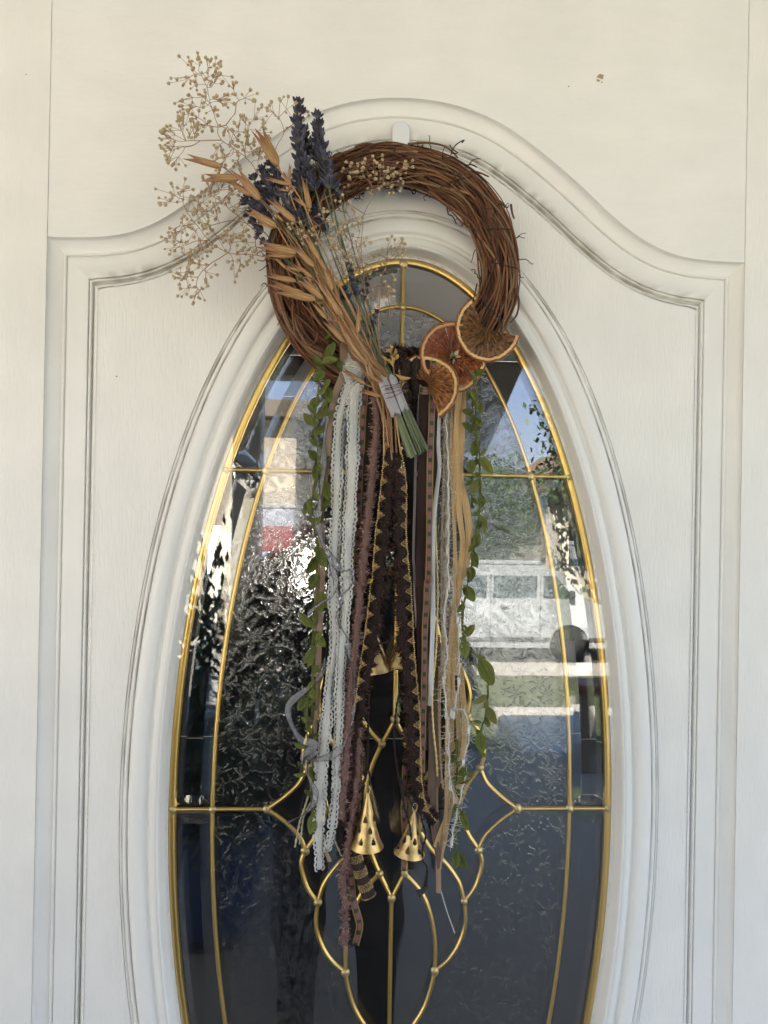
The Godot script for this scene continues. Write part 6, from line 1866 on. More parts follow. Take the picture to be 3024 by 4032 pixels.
	twist("bundle of thin tan strings among the lower right ribbons", "string", "", [[99.3, -119.4, 16, 98.7, -150.1, 15.7, 98, -180.7, 15.4, 98.3, -211.4, 15.1, 99.9, -242, 14.8, 102.3, -272.7, 14.5, 104.5, -264.3, 14.2, 108.1, -287.4, 13.9, 107.4, -307.4, 13.6, 105, -329, 13.3, 103.1, -347.5, 13], [96.7, -150.4, 14, 96.4, -181.1, 14, 97.7, -219.3, 14, 100.9, -257.6, 14, 105.3, -279.7, 14, 106.3, -299.6, 14, 104.8, -319.5, 14, 103.5, -333.2, 14], [104.3, -150.6, 13, 103.9, -181.3, 13, 105.5, -219.6, 13, 106.7, -250.3, 13, 107.9, -264.7, 13, 106.1, -284.7, 13, 107.1, -306.1, 13, 103.6, -333.7, 13, 101.7, -353.6, 13], [107.9, -138.5, 12, 108.1, -181.5, 12, 108, -227.6, 12, 110.1, -257.4, 12, 107.4, -280.4, 12, 104.8, -303.5, 12, 102.2, -332.6, 12]], 0.0009, M.matt, lin(0.46, 0.33, 0.19), 2)
	# dark cords that carry the bells
	twist("dark brown cord knotted to the left bell's ring", "cord", "", [[29.1, -135, 18, 27.4, -156.1, 18.3, 26.6, -177.3, 18.7, 26, -198.4, 19, 26.7, -219.5, 19.3, 26.5, -240.5, 19.7, 26.1, -251, 20], [25.9, -251, 20, 23.9, -261.6, 20, 21.3, -269.1, 20, 18.8, -275.1, 20], [27.3, -250.9, 21, 29.2, -259.7, 21, 28.8, -267.2, 21]], 0.0012, M.matt, cocoa, 2)
	twist("dark ragged cord down the right of the middle gap to the right bell", "cord", "", [[61.3, -146.8, 18, 58.6, -168.1, 18.2, 54.4, -189.3, 18.4, 52.9, -207.5, 18.6, 52.4, -225.6, 18.8, 55.5, -248.3, 19, 59.7, -267.9, 19.2, 62.2, -283, 19.4, 64.3, -273, 19.6, 69, -282, 19.8, 73.2, -290.2, 20], [60.2, -258.6, 30, 62.9, -285.5, 30, 68.5, -303.4, 30, 70.2, -316.9, 30], [78.1, -275.1, 26, 80.1, -297.6, 26, 84.9, -314.2, 26, 82.1, -326.2, 26, 82, -338.2, 26, 86.2, -344.3, 26], [87.3, -348.1, 18, 87.8, -358.7, 18, 86, -369.3, 18]], 0.0011, M.matt, cocoa, 2)
	flat_ribbon("short dark brown ribbon end with a forked tip below the right bell", "ribbon", "", [87.7, -355.1, 16, 87.3, -365.8, 16, 84.8, -373.4, 16, 78.7, -377.1, 16], [3, 4.5, 6, 8], M.satin, cocoa, false, 0.4)
	flat_ribbon("square dark brown ribbon end under the right bell", "ribbon", "", [72.4, -328.1, 8, 72.2, -343.5, 8, 71.9, -356.6, 8], [6, 6, 6], M.grosgrain, cocoa, false, 0.1)
	twist("thin frayed white thread hanging below the beige tape", "thread", "", [[103.3, -378.1, 10, 106.6, -388.9, 10, 110.7, -401.2, 10, 114.8, -412, 10, 117.7, -419.8, 10]], 0.0005, M.matt, lin(0.5, 0.45, 0.36), 1)
	twist("thin dark brown cord ending between the left braids", "cord", "", [[-17.1, -44.3, 24, -15.5, -74.4, 23.2, -15.1, -112, 22.3, -16.6, -149.8, 21.5, -19.6, -180.1, 20.6, -17.9, -202.9, 19.8, -13.2, -218.2, 18.9, -11.3, -241.1, 18.1, -6.5, -255.6, 17.2, -7.2, -281.7, 16.4, -9.4, -301.7, 15.5, -12, -324.8, 14.7, -12.6, -337.3, 13.8, -11.1, -354.4, 13]], 0.0010, M.matt, cocoa, 1)
	# dark pieces tied round the wreath behind the crystal
	chenille("dark velvet braid looped over the wreath's lowest twigs behind the crystal", "braid", "dark brown velvet braids", [54.6, 152.9, 44, 55.4, 137.9, 42, 57, 126.2, 40, 58.6, 113.5, 38, 59.8, 102.4, 36, 62, 86.4, 34], 0.0066, lin(0.028, 0.010, 0.006), lin(0.21, 0.085, 0.052), 0.0008, 0.03, true, 18.0)
	chenille("second dark velvet braid looped over the wreath beside the lower left orange slice", "braid", "dark brown velvet braids", [63.1, 153.1, 44, 63.6, 138.3, 41.2, 63.4, 122.6, 38.4, 63.9, 107.5, 35.6, 62.8, 90.6, 32.8, 63.3, 78.6, 30], 0.0062, lin(0.020, 0.007, 0.004), lin(0.15, 0.060, 0.037), 0.0008, 0.03, true, 18.0)
	flat_ribbon("dark brown satin band wound over the wreath right of the crystal", "ribbon", "", [71.2, 153.4, 44, 72.4, 134.8, 39.5, 73.6, 119.3, 35, 73.9, 103.6, 30.5, 74.3, 87.6, 26], [13, 13, 12, 11, 10], M.grosgrain, cocoa, true, 0.15)
	triangle_trim("gold triangle trim tied over the wreath between crystal and orange slice", [47.9, 136.4, 57, 48.6, 128.3, 58, 49.7, 120.6, 57, 53, 111.8, 48, 54.6, 101.7, 40], 1.0, 0.0105)
	# more strands that fill the bundle from behind
	for r in [["wide dark brown ribbon behind the left velvet braid", [34.6, 117.5, 28, 33.1, 83.3, 25.7, 31.6, 45.8, 23.4, 29.7, 8.1, 21.1, 27.1, -29.9, 18.8, 25.2, -66.5, 16.5, 22.8, -74.8, 14.2, 19.9, -120.8, 12.5, 16.8, -159.2, 11.6, 13.7, -197.6, 10.7, 11.4, -236.2, 9.8, 9.8, -274.7, 8.8, 7.5, -274.2, 7.9, 5.8, -305.2, 7], [11, 11, 11, 10, 10, 9], M.grosgrain, lin(0.014, 0.007, 0.0055)], ["wide dark brown ribbon behind the right velvet braid", [60.1, 116.7, 28, 61.7, 76.5, 25.3, 63.6, 39, 22.5, 65.4, 1.2, 19.8, 67, -36.9, 17.1, 68.1, -66.1, 14.4, 69.2, -82, 12.5, 71.5, -120.5, 11.4, 74.5, -159.1, 10.3, 77.2, -197.7, 9.2, 79.2, -236.6, 8.1, 80.1, -275.5, 7], [12, 12, 12, 11, 10, 9], M.grosgrain, lin(0.014, 0.007, 0.0055)], ["dark brown satin ribbon between the jacquard and the white sheer ribbon", [85.7, 108.7, 36, 85.4, 76.3, 32.8, 85.7, 46.6, 29.6, 86.5, 9.1, 26.4, 86, -28.7, 23.2, 85.8, -65.3, 20, 85.4, -81.1, 18.4, 85.1, -119.4, 16.8, 85, -157.9, 15.2, 85.6, -196.5, 13.6, 86.2, -235.3, 12], [8, 8, 8, 7, 7], M.satin, lin(0.075, 0.045, 0.034)], ["cream satin ribbon showing between the soft beige braid and the fluffy yarn", [98.7, 109.3, 34, 99.1, 76.8, 31, 99.6, 39.4, 28, 100.4, 1.8, 25, 100.3, -36.1, 22, 100, -50.4, 19.8, 100.1, -88.7, 17.5, 100.3, -134.8, 15.2, 100.7, -173.6, 13], [6, 6, 6, 5, 5], M.satin, lin(0.52, 0.44, 0.33)], ["taupe ribbon low on the right between the tan tape and the strings", [94.6, -120.3, 11, 94.9, -166.4, 11, 95.3, -204.9, 11, 96.4, -243.3, 11, 96.3, -274, 11, 94.9, -265.4, 11, 96.1, -296.2, 11, 97.8, -320.7, 11], [6, 6.5, 7, 7, 6], M.herringbone, lin(0.30, 0.21, 0.145)], ["second peach ribbon of the low right bundle, behind the fluffy yarn", [109.3, -89.2, 12, 109.7, -135.4, 12, 109.5, -181.5, 12, 109.4, -219.9, 12, 111, -258.3, 12, 110.1, -257.4, 12, 110.2, -280.4, 12, 109.3, -298.9, 12], [8, 8, 7.5, 7, 6], M.satin, lin(0.48, 0.32, 0.16)], ["dark olive ribbon behind the wider white braid", [12.4, 113.3, 32, 11.4, 74.9, 28.9, 10.6, 37.7, 25.8, 8.7, 0.1, 22.7, 7.6, -37.7, 19.6, 6.5, -59.5, 17.2, 5.9, -105.2, 15.7, 4.4, -151.1, 14.1, 3.8, -197.2, 12.6, 2.4, -243.4, 11], [7, 7, 7, 6, 6], M.satin, lin(0.075, 0.065, 0.035)]]:
		flat_ribbon(r[0], "ribbon", "", r[1], r[2], r[3], r[4], false, 0.3, 0.08)
	# a thick roll of gold-ribbed trim, low on the left
	var roll := smooth(way([13.1, -326.1, 12, 16.3, -337.9, 12.8, 19.6, -349.7, 13.6, 23.6, -361.5, 14.4, 27.6, -371.8, 15.2, 30.4, -379, 16]), 0.0015)
	var o := thing("gold_braid", "thick curled end of dark braid ribbed with gold, below the left bell", "braid", roll[roll.size() - 1])
	var g := Geo.new()
	g.tube(roll, taper(roll.size(), 0.0050, 0.0070), 12, cocoa * 1.4, cocoa * 1.4)
	part(o, "core", g.mesh(M.matt))
	for k in range(2, roll.size(), 1):
		if k % 9 < 5:
			g = Geo.new()
			var bs := basis_to(roll[k] - roll[k - 1])
			var r := lerpf(0.0050, 0.0070, float(k) / roll.size()) + 0.0002
			for j in 22:
				var a := TAU * (j + 0.5 * (k % 2)) / 22.0
				g.ball(roll[k] + bs * Vector3(cos(a) * r, 0, sin(a) * r), Vector3.ONE * 0.00075, Basis.IDENTITY, 5, 4, lin(0.62, 0.44, 0.18) * rng.randf_range(0.35, 1.2))
			part(o, "gold_rib", g.mesh(M.gilt))


# ---------------------------------------------------------------- felt leaf garlands

func felt_leaf(sd: int, tone: Color) -> ArrayMesh:
	# of unit length along y, cupped, with printed veins
	var r := RandomNumberGenerator.new()
	r.seed = sd
	var g := Geo.new()
	var nu := 9
	var nv := 11
	for face in 2:
		var p := PackedVector3Array()
		var cols := PackedColorArray()
		for j in nv:
			var u := j / (nv - 1.0)
			var w := 0.25 * pow(sin(PI * pow(u, 0.80)), 0.75) + (0.012 if j < nv - 1 else 0.0)
			for k in nu:
				var x := 2.0 * k / (nu - 1.0) - 1.0
				var z := 0.16 * x * x * w / 0.25 + 0.16 * u * u - (0.0 if face == 0 else 0.022 * (1.0 - absf(x)))
				p.append(Vector3(x * w, u, z))
				var c := tone * r.randf_range(0.85, 1.15)
				if face == 0 and u > 0.1 and u < 0.8 and (k == 4 or (k == 6 and u < 0.62) or (k == 2 and u < 0.62)):
					c = c * (0.6 if k == 4 else 0.78)
				c.a = 1
				cols.append(c)
		g.lattice(p, nu, nv, false, false, 1, 1, cols, face == 1)
	return g.mesh(M.felt)

func make_garlands() -> void:
	var fz := noise(0.3, 2, 61)
	mat("felt", Color.WHITE, 0.85, {"heightmap_enabled": true, "heightmap_scale": 0.03, "heightmap_texture": tex(picture(64, 64, func(x, y):
		var h := 0.5 + 0.5 * fz.get_noise_2d(x, y)
		return Color(h, h, h)))})
	var kinds := [felt_leaf(1, lin(0.125, 0.145, 0.024)), felt_leaf(2, lin(0.108, 0.132, 0.024)), felt_leaf(3, lin(0.155, 0.170, 0.034)), felt_leaf(4, lin(0.090, 0.112, 0.020)), felt_leaf(5, lin(0.145, 0.148, 0.030))]
	var all := [
		["green felt leaf garland hanging left of the ribbons", [[-16.3, 181.6, 52, -18.9, 164.3, 51.4, -22.9, 147, 50.9, -26.9, 131.1, 50.3, -28, 112.3, 49.8, -30.2, 97.9, 49.2, -30.8, 80.5, 48.7, -27.9, 63.2, 48.1, -26.9, 46, 46.8, -29.1, 28.5, 45.1, -31.8, 15.4, 43.4, -33.1, 0.8, 41.8, -29.6, -15.3, 40.1, -25.8, -29.9, 38.5, -26, -44.7, 36.8, -27.1, -65.5, 35.4, -25.7, -64.5, 34.3, -28.4, -80.9, 33.2, -25.8, -95.8, 32.1, -28, -107.9, 31, -26.2, -125.8, 29.9, -28.3, -142.4, 28.8, -29.3, -157.5, 27.9, -27.2, -171, 27.3, -32.8, -180.1, 26.8, -34.6, -195.2, 26.2, -33.8, -208.8, 25.7, -32.8, -228.4, 25.1, -36.4, -243.5, 24.6, -40, -254.1, 24], [-19.3, 150.8, 54, -22.7, 135.4, 51.2, -20.5, 115.6, 48.4, -20, 98.6, 45.6, -21.2, 81.4, 42.8, -22.1, 64.1, 40, -22.9, 48.1, 38, -21.6, 35, 36, -19.1, 20.3, 34, -21.8, 7, 32, -22.5, -7.9, 30], [-25.9, -97.2, 22, -30.2, -107.9, 21.1, -29.1, -123, 20.3, -31.1, -141.3, 19.4, -29.4, -156.5, 18.6, -27.1, -282.6, 17.7, -27.4, -298.1, 16.9, -28.4, -313.5, 16]], [[-24.5, 138.4, 54, -33.8, 146.3, 54], [-25.1, 140.8, 56, -9.6, 141.7, 56], [-19.8, 144.6, 56, -11.9, 158.9, 56], [-17.8, 148.1, 53, -7.4, 131.1, 53], [-21.8, 132.7, 54, -31.7, 123.8, 54], [-26.7, 110.1, 46, -34.1, 97, 46], [-20.1, 120.8, 44, -14.6, 104.6, 44], [-20.1, 103.5, 42, -29.4, 89.8, 42], [-30.4, 84.5, 40, -40.8, 95.2, 40], [-22.4, 82.5, 40, -34, 74.4, 40], [-27.3, 50.9, 38, -37, 60.3, 38], [-24.8, 48.9, 37, -32.5, 35, 37], [-19.7, 30.7, 34, -16.4, 13, 34], [-33.2, 13.4, 32, -41.2, -0.1, 32], [-28.4, -9.5, 30, -36.5, -5.2, 30], [-25.8, -33.2, 32, -15.3, -51.5, 32], [-26.9, -42.2, 29, -37.9, -57.3, 29], [-26.4, -58.7, 28, -34.3, -71, 28], [-27.1, -59.1, 28, -34.7, -74.1, 28], [-23.8, -76.2, 28, -17.1, -91.5, 28], [-28.1, -110, 27, -42.1, -96, 27], [-27.1, -114.4, 27, -16.8, -128.5, 27], [-27.7, -132.5, 26, -38.2, -144.9, 26], [-28.9, -147.5, 26, -21.9, -155.6, 26], [-29, -162.6, 25, -25.3, -182.8, 25], [-34.4, -180.1, 24, -41.6, -192.1, 24], [-33.9, -203.3, 24, -27.3, -213.7, 24], [-33.5, -228, 24, -45.5, -222, 24], [-34.1, -254.8, 22, -45.7, -253.3, 22], [-29.9, -249.4, 18, -21.7, -263.7, 18], [-25.4, -279.1, 15, -23.2, -294.3, 15], [-26.9, -297.3, 15, -28.8, -314.7, 15], [-35.2, -194.6, 23, -42.9, -184.1, 23]]],
		["green felt leaf garland hanging right of the ribbons", [[122.3, 142, 46, 121.9, 126.2, 44, 120.7, 108.7, 42, 122.1, 91.2, 40, 125, 73.7, 38, 127.1, 62, 36, 124, 42.6, 34, 122.9, 23.2, 32, 124.6, 8.3, 30], [124.1, 123.3, 44, 123.8, 102.8, 42.8, 125, 79.3, 41.5, 128.2, 61.7, 40.2, 129.5, 41, 39, 130.5, 20.2, 37.8, 130, 2.4, 36.5, 127.5, -12.6, 35.2, 125.6, -27.6, 34, 124.8, -42.6, 33, 122.7, -63.7, 32, 121.6, -59.8, 31, 120, -74.9, 30, 117.3, -90.1, 29, 116.9, -106.8, 28, 119.1, -120.5, 27, 125.5, -131.1, 26, 134.2, -140.2, 25.5, 140.6, -152.4, 25, 144.2, -170.6, 24.5, 143.7, -185.9, 24, 142.2, -198.2, 23.5, 138.9, -208.9, 23, 136.7, -224.3, 22.5, 139.2, -239.6, 22], [114.9, -221.4, 22, 114.6, -239.9, 21.2, 115.9, -258.3, 20.5, 114.8, -256.2, 19.8, 114.3, -271.7, 19, 120.2, -285.7, 18.2, 116.6, -304.3, 17.5, 116.4, -321.4, 16.8, 116.6, -340, 16]], [[121.5, 121.3, 42, 113.1, 112.9, 42], [124.6, 111.8, 42, 127.9, 97.1, 42], [120.7, 100.8, 40, 110.2, 101.3, 40], [121.8, 83.3, 38, 111.3, 90.5, 38], [127.1, 73.8, 37, 120.2, 59.5, 37], [121.9, 41.7, 36, 117.7, 55.1, 36], [129, 57.4, 38, 140.2, 40.5, 38], [129.3, 34.5, 35, 117.4, 22.3, 35], [131.4, 21.1, 33, 132.4, 8.4, 33], [131, 1.6, 31, 133.5, -16.3, 31], [126.3, -30.8, 30, 129.6, -15.4, 30], [125.3, -33.8, 30, 129.4, -49.5, 30], [124.3, -48.9, 29, 122.6, -64, 29], [117.4, -68.4, 27, 127.5, -83.4, 27], [118.9, -87.4, 26, 110.4, -94.3, 26], [118, -118.4, 26, 128.4, -106.2, 26], [118.1, -122.1, 26, 121.4, -139, 26], [135.2, -141.3, 24, 146.7, -165.4, 24], [142.7, -176.6, 25, 130.6, -183.4, 25], [142.7, -186.9, 26, 152.5, -202.7, 26], [138, -204.6, 25, 127.9, -200.8, 25], [136.4, -212.9, 25, 139.8, -231.8, 25], [115.7, -263.8, 22, 131.9, -256.2, 22], [118.2, -258.5, 22, 123.7, -244.8, 22], [120.3, -292.6, 20, 127, -308.6, 20], [117.5, -299.1, 19, 113.4, -282.4, 19], [116.8, -333, 18, 127, -348.6, 18], [116.6, -333.5, 17, 115.7, -349, 17], [121.3, 135, 44, 130.6, 140, 44], [114.5, -232.4, 21, 108.6, -244.5, 21]]],
	]
	for gl in all:
		var first := way(gl[1][0])
		var o := thing("leaf_garland", gl[0], "leaf garland", first[first.size() - 1], "green felt leaf garlands")
		for l in gl[1]:
			var p := smooth(way(l), 0.004)
			var g := Geo.new()
			var hw := PackedFloat32Array()
			for k in p.size():
				hw.append(0.0019 * (0.75 + 0.4 * sin(k * 0.9) * sin(k * 0.37)))
			g.band(p, sides(p, 1.0, 0.07), hw, 0.0006, 100.0, lin(0.095, 0.106, 0.020), 0.1)
			part(o, "vine", g.mesh(M.felt))
			var gone := 0.006
			var flip := 1.0
			for k in range(1, p.size() - 1):
				gone += p[k].distance_to(p[k - 1])
				if gone > 0.0155:
					gone = rng.randf_range(-0.004, 0.004)
					flip = -flip
					var tn := (p[k - 1] - p[k]).normalized() * (1.0 if rng.randf() < 0.6 else -1.0)
					var y := (tn + Vector3(flip * rng.randf_range(0.5, 1.1), 0, rng.randf_range(0.0, 0.5))).normalized()
					var z := Vector3.BACK + Vector3(rng.randfn(), rng.randfn(), 0) * 0.45
					z = (z - y * z.dot(y)).normalized()
					var ln := rng.randf_range(0.0078, 0.0115)
					piece(o, "leaf", kinds[rng.randi() % 5], Transform3D(Basis(y.cross(z), y, z).scaled_local(Vector3(ln, ln, ln)), p[k] + Vector3(0, 0, 0.0008)))
		for l in gl[2]:
			var e := way(l)
			var d := e[1] - e[0]
			d.z = d.length() * rng.randf_range(-0.15, 0.35)
			var ln := d.length() * 1.04
			# face the viewer's side, turned a little
			var y := d.normalized()
			var z := (Vector3.BACK + Vector3(rng.randfn(), rng.randfn(), 0) * 0.35)
			z = (z - y * z.dot(y)).normalized()
			piece(o, "leaf", kinds[rng.randi() % 5], Transform3D(Basis(y.cross(z), y, z).scaled_local(Vector3(ln * rng.randf_range(0.9, 1.15), ln, ln)), e[0] + Vector3(0, 0, 0.001)))


# ---------------------------------------------------------------- bells

func make_bells() -> void:
	mat("bell_brass", lin(0.60, 0.41, 0.17), 0.38, {"metallic": 1.0})
	var tarn := noise(0.5, 3, 71)
	var bells := [
		["brass cone bell hanging lowest on the left, pierced with drops", [27, -273.7, 24, 27.3, -326.8, 22], 0.0148, 1.9],
		["brass cone bell hanging lowest on the right, half behind dark cords", [73.9, -292.5, 20, 69.7, -335.5, 18], 0.0142, 0.6],
		["brass cone bell in the left of the middle gap, half behind the velvet", [26.1, -103.5, 10, 34.7, -157.1, 12], 0.0142, 2.6],
		["brass cone bell in the right of the middle gap, mostly behind the velvet", [60.9, -105.6, 9, 57.7, -151.9, 10], 0.0132, 0.2],
	]
	for b in bells:
		var e := way(b[1])
		var o := thing("cone_bell", b[0], "bell", e[1], "brass cone bells")
		var d := e[0] - e[1]
		var ln := d.length()
		var bs := basis_to(d)
		var rb: float = b[2]
		# drops: angle, height, size (share of the height)
		var drops := []
		for row in [[0.54, 4, 0.0], [0.36, 5, 0.5], [0.17, 6, 0.2]]:
			for k in row[1]:
				drops.append([TAU * (k + row[2]) / row[1] + b[3], row[0]])
		var nu := 121
		var nv := 60
		var rad := func(u: float) -> float:
			return lerpf(rb, 0.0011, pow(u, 0.90)) + 0.0016 * exp(-u * 9.0)
		var g := Geo.new()
		for face in 2:
			var f := g.v.size()
			for j in nv:
				var u := j / (nv - 1.0)
				var r: float = rad.call(u) - 0.0006 * face
				for k in nu:
					var a := TAU * k / (nu - 1.0)
					var nn := bs * Vector3(cos(a), rb / ln, sin(a)).normalized()
					g.put(e[1] + bs * Vector3(cos(a) * r, u * ln, sin(a) * r), nn if face == 0 else -nn, Vector2(k, j), Color.WHITE * (0.78 + 0.5 * tarn.get_noise_3d(a * 2.0, u * 9.0, b[3])))
			for j in nv - 1:
				for k in nu - 1:
					var u := (j + 0.5) / (nv - 1.0)
					var a := TAU * (k + 0.5) / (nu - 1.0)
					var cut := false
					for q in drops:
						var y: float = (u - q[1]) * ln
						if absf(y) > 0.0045:
							continue
						var x: float = absf(fposmod(a - q[0] + PI, TAU) - PI) * rad.call(u)
						# a drop: round below, pointed above
						var t := (y + 0.0028) / 0.0072
						if t > 0.0 and t < 1.0 and x < 0.0025 * sqrt(sin(PI * pow(t, 0.55))) * (1.0 - 0.75 * t * t):
							cut = true
					if not cut:
						var s := f + j * nu + k
						g.quad(s, s + 1, s + nu + 1, s + nu)
		part(o, "cone", g.mesh(M.bell_brass))
		g = Geo.new()
		var rim := PackedVector3Array()
		for k in 49:
			var a := TAU * k / 48.0
			rim.append(e[1] + bs * Vector3(cos(a) * (rb + 0.0005), 0.0, sin(a) * (rb + 0.0005)))
		g.tube(rim, one(0.0005), 6)
		part(o, "rim", g.mesh(M.bell_brass))
		g = Geo.new()
		var ring := PackedVector3Array()
		for k in 21:
			var a := TAU * k / 20.0
			ring.append(e[0] + bs * Vector3(cos(a) * 0.0022, 0.0030 + sin(a) * 0.0042, 0))
		g.tube(ring, one(0.0007), 6)
		part(o, "hanging_ring", g.mesh(M.bell_brass))
		g = Geo.new()
		g.tube(PackedVector3Array([e[0], e[1] + d * 0.06]), one(0.0006), 5)
		g.ball(e[1] + d * 0.05, Vector3.ONE * 0.0034, Basis.IDENTITY, 10, 8)
		part(o, "clapper", g.mesh(M.bell_brass))


# ---------------------------------------------------------------- the person with the phone, seen only in the glass

func capsule(p: Vector3, b: Array) -> float:
	var a: Vector3 = b[0]
	var ab: Vector3 = b[1] - a
	var h := clampf((p - a).dot(ab) / maxf(1e-9, ab.length_squared()), 0.0, 1.0)
	return p.distance_to(a + ab * h) - lerpf(b[2], b[3], h)

func nets(g: Geo, bones: Array, cell: float, blend: float, paint: Callable) -> void:
	# meshes the smooth union of tapered capsules with surface nets
	var lo := Vector3.INF
	var hi := -Vector3.INF
	for b in bones:
		for k in 2:
			var r: Vector3 = Vector3.ONE * (b[2 + k] + cell * 2.0 + blend * 0.5)
			lo = lo.min(b[k] - r)
			hi = hi.max(b[k] + r)
	var nx := int((hi.x - lo.x) / cell) + 2
	var ny := int((hi.y - lo.y) / cell) + 2
	var nz := int((hi.z - lo.z) / cell) + 2
	var far := 3.0 * cell + blend
	var f := PackedFloat32Array()
	f.resize(nx * ny * nz)
	f.fill(far)
	for b in bones:
		var r := Vector3.ONE * (maxf(b[2], b[3]) + far)
		var l := ((b[0] as Vector3).min(b[1]) - r - lo) / cell
		var h := ((b[0] as Vector3).max(b[1]) + r - lo) / cell
		for z in range(maxi(0, int(l.z)), mini(nz, int(h.z) + 2)):
			for y in range(maxi(0, int(l.y)), mini(ny, int(h.y) + 2)):
				for x in range(maxi(0, int(l.x)), mini(nx, int(h.x) + 2)):
					var i := (z * ny + y) * nx + x
					var d := capsule(lo + Vector3(x, y, z) * cell, b)
					if d > far:
						continue
					var c := f[i]
					var k := maxf(blend - absf(c - d), 0.0) / blend
					f[i] = minf(c, d) - k * k * blend * 0.25
	var ids := {}
	var dims := [1, nx, nx * ny]
	for z in nz - 1:
		for y in ny - 1:
			for x in nx - 1:
				var i := (z * ny + y) * nx + x
				var inside := 0
				for k in 8:
					if f[i + (k & 1) + ((k >> 1) & 1) * nx + (k >> 2) * nx * ny] < 0.0:
						inside += 1
				if inside == 0 or inside == 8:
					continue
				var at := Vector3.ZERO
				var cnt := 0
				for k in 8:
					for ax in 3:
						if k & (1 << ax):
							continue
						var k2 := k | (1 << ax)
						var a := f[i + (k & 1) + ((k >> 1) & 1) * nx + (k >> 2) * nx * ny]
						var b := f[i + (k2 & 1) + ((k2 >> 1) & 1) * nx + (k2 >> 2) * nx * ny]
						if (a < 0.0) != (b < 0.0):
							var p := Vector3(k & 1, (k >> 1) & 1, k >> 2)
							p[ax] += a / (a - b)
							at += p
							cnt += 1
				var p := lo + (Vector3(x, y, z) + at / cnt) * cell
				var nn := Vector3(f[i + 1] - f[i], f[i + nx] - f[i], f[i + nx * ny] - f[i]).normalized()
				ids[i] = g.put(p, nn, Vector2.ZERO, paint.call(p))
	for i in ids:
		for ax in 3:
			var u: int = dims[(ax + 1) % 3]
			var w: int = dims[(ax + 2) % 3]
			if (f[i] < 0.0) != (f[i + dims[ax]] < 0.0) and ids.has(i - u) and ids.has(i - w) and ids.has(i - u - w):
				g.quad(ids[i], ids[i - u], ids[i - u - w], ids[i - w])

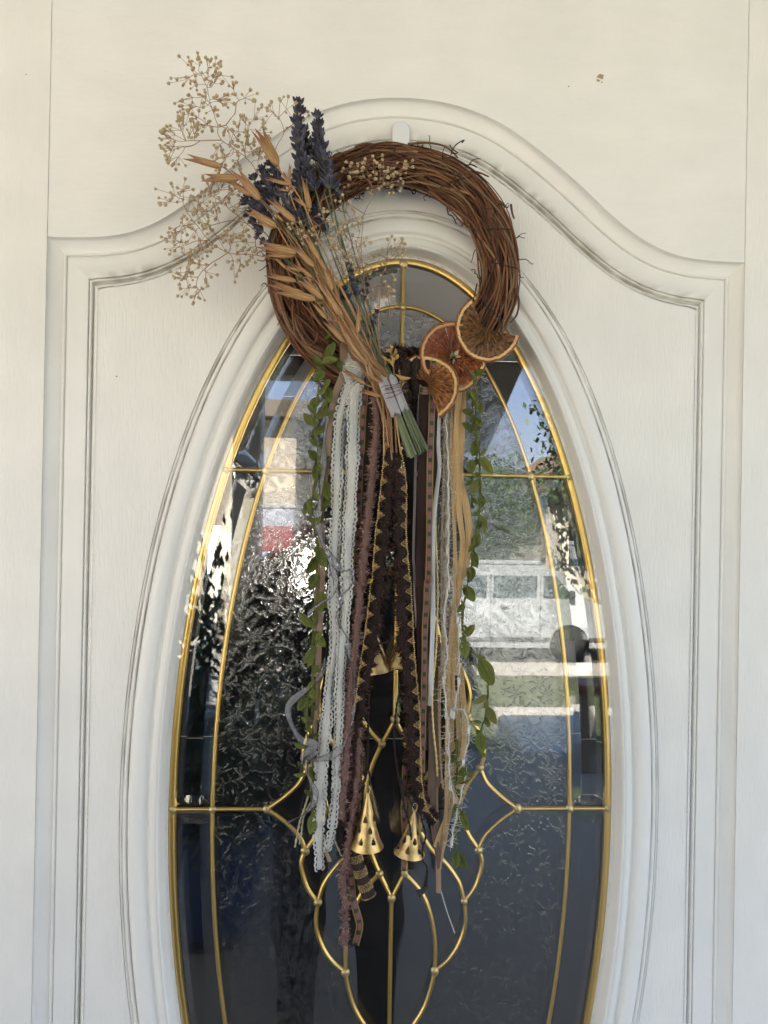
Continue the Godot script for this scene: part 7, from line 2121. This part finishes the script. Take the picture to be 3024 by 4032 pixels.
func make_person() -> void:
	var o := thing("person", "person in dark brown clothes holding up a phone, reflected dimly in the glass", "person", Vector3(0, FLOOR_Y, 1.12))
	var skin := lin(0.36, 0.22, 0.155)
	var cloth := lin(0.020, 0.013, 0.011)
	var body := Geo.new()
	var z := 1.12
	var bones := [[Vector3(-0.08, -0.62, z), Vector3(0.08, -0.62, z), 0.12, 0.12], [Vector3(0, -0.60, z), Vector3(0, -0.36, z), 0.125, 0.128], [Vector3(-0.05, -0.36, z), Vector3(-0.07, -0.22, z), 0.105, 0.10], [Vector3(0.05, -0.36, z), Vector3(0.07, -0.22, z), 0.105, 0.10], [Vector3(-0.15, -0.16, z), Vector3(0.15, -0.16, z), 0.062, 0.062], [Vector3(0, -0.15, z), Vector3(0, -0.02, z - 0.01), 0.056, 0.050]]
	for s in [-1.0, 1.0]:
		bones += [[Vector3(0.17 * s, -0.17, z), Vector3(0.275 * s, -0.41, z - 0.10), 0.058, 0.046], [Vector3(0.275 * s, -0.41, z - 0.10), Vector3(0.085 * s, -0.115, 0.845), 0.045, 0.028], [Vector3(0.09 * s, -0.66, z), Vector3(0.10 * s, -1.03, z - 0.02), 0.088, 0.060], [Vector3(0.10 * s, -1.03, z - 0.02), Vector3(0.105 * s, -1.42, z + 0.01), 0.058, 0.042], [Vector3(0.105 * s, -1.455, z + 0.03), Vector3(0.12 * s, -1.468, z - 0.14), 0.040, 0.032]]
	nets(body, bones, 0.02, 0.05, func(p: Vector3) -> Color:
		if p.y > -0.09 and absf(p.x) < 0.08 and p.z > 1.0:
			return skin
		if p.z < 0.875 and p.y > -0.2:
			return skin
		return lin(0.018, 0.019, 0.026) if p.y < -0.66 else (lin(0.03, 0.03, 0.03) if p.y < -1.42 else cloth))
	# the head
	nets(body, [[Vector3(0, 0.085, z + 0.01), Vector3(0, 0.115, z + 0.012), 0.082, 0.080], [Vector3(0, 0.02, z - 0.03), Vector3(0, 0.06, z - 0.03), 0.048, 0.056], [Vector3(0, 0.062, z - 0.085), Vector3(0, 0.038, z - 0.102), 0.010, 0.015], [Vector3(-0.035, 0.085, z - 0.068), Vector3(0.035, 0.085, z - 0.068), 0.016, 0.016], [Vector3(-0.014, 0.012, z - 0.078), Vector3(0.014, 0.012, z - 0.078), 0.010, 0.010], [Vector3(-0.078, 0.075, z), Vector3(-0.08, 0.045, z), 0.016, 0.011], [Vector3(0.078, 0.075, z), Vector3(0.08, 0.045, z), 0.016, 0.011]], 0.009, 0.018, func(_p): return skin)
	# the hands, fingers round the phone's edges
	for s in [-1.0, 1.0]:
		var w := Vector3(0.085 * s, -0.115, 0.845)
		var hb := [[w, Vector3(0.074 * s, -0.075, 0.815), 0.024, 0.026], [Vector3(0.066 * s, -0.085, 0.812), Vector3(0.078 * s, -0.055, 0.808), 0.018, 0.020]]
		for k in 4:
			var y := -0.100 + k * 0.021
			var reach: float = [0.030, 0.038, 0.040, 0.036][k]
			hb.append([Vector3(0.078 * s, y + 0.012, 0.806), Vector3(0.074 * s, y + 0.016, 0.772), 0.0095, 0.0085])
			hb.append([Vector3(0.074 * s, y + 0.016, 0.772), Vector3((0.076 - reach) * s, y + 0.020, 0.7625), 0.0085, 0.007])
		hb.append([Vector3(0.064 * s, -0.078, 0.822), Vector3(0.050 * s, -0.048, 0.800), 0.0125, 0.011])
		hb.append([Vector3(0.050 * s, -0.048, 0.800), Vector3(0.034 * s, -0.026, 0.786), 0.0105, 0.0085])
		nets(body, hb, 0.006, 0.008, func(_p): return skin)
	part(o, "body", body.mesh(M.matt))
	var g := Geo.new()
	nets(g, [[Vector3(0, 0.105, z + 0.03), Vector3(0, 0.125, z + 0.02), 0.084, 0.082], [Vector3(-0.065, 0.10, z + 0.02), Vector3(-0.08, -0.08, z + 0.05), 0.035, 0.028], [Vector3(0.065, 0.10, z + 0.02), Vector3(0.08, -0.08, z + 0.05), 0.035, 0.028], [Vector3(0, 0.08, z + 0.06), Vector3(0, -0.08, z + 0.07), 0.07, 0.05]], 0.012, 0.02, func(p: Vector3): return lin(0.03, 0.018, 0.012))
	part(o, "hair", g.mesh(M.matt))
	for s in [-1.0, 1.0]:
		g = Geo.new()
		g.ball(Vector3(0.030 * s, 0.070, z - 0.074), Vector3(0.011, 0.008, 0.009), Basis.IDENTITY, 10, 8, lin(0.10, 0.07, 0.05))
		part(o, "eye", g.mesh(M.shiny))
	var phone := thing("phone", "dark phone held upright in both hands before the person's face", "phone", Vector3(0, -0.13, 0.775))
	part(phone, "case", block([-0.060, -0.132, 0.770], [0.016, 0.018, 0.778], M.shiny, lin(0.02, 0.02, 0.022), 0.003))
	for q in [[0.0, 0.0], [-0.018, 0.0], [0.0, -0.020]]:
		g = Geo.new()
		g.tube(PackedVector3Array([Vector3(q[0], q[1], 0.7702), Vector3(q[0], q[1], 0.7675)]), one(0.0065), 16, lin(0.02, 0.02, 0.03), lin(0.02, 0.02, 0.03))
		part(phone, "lens", g.mesh(M.shiny))
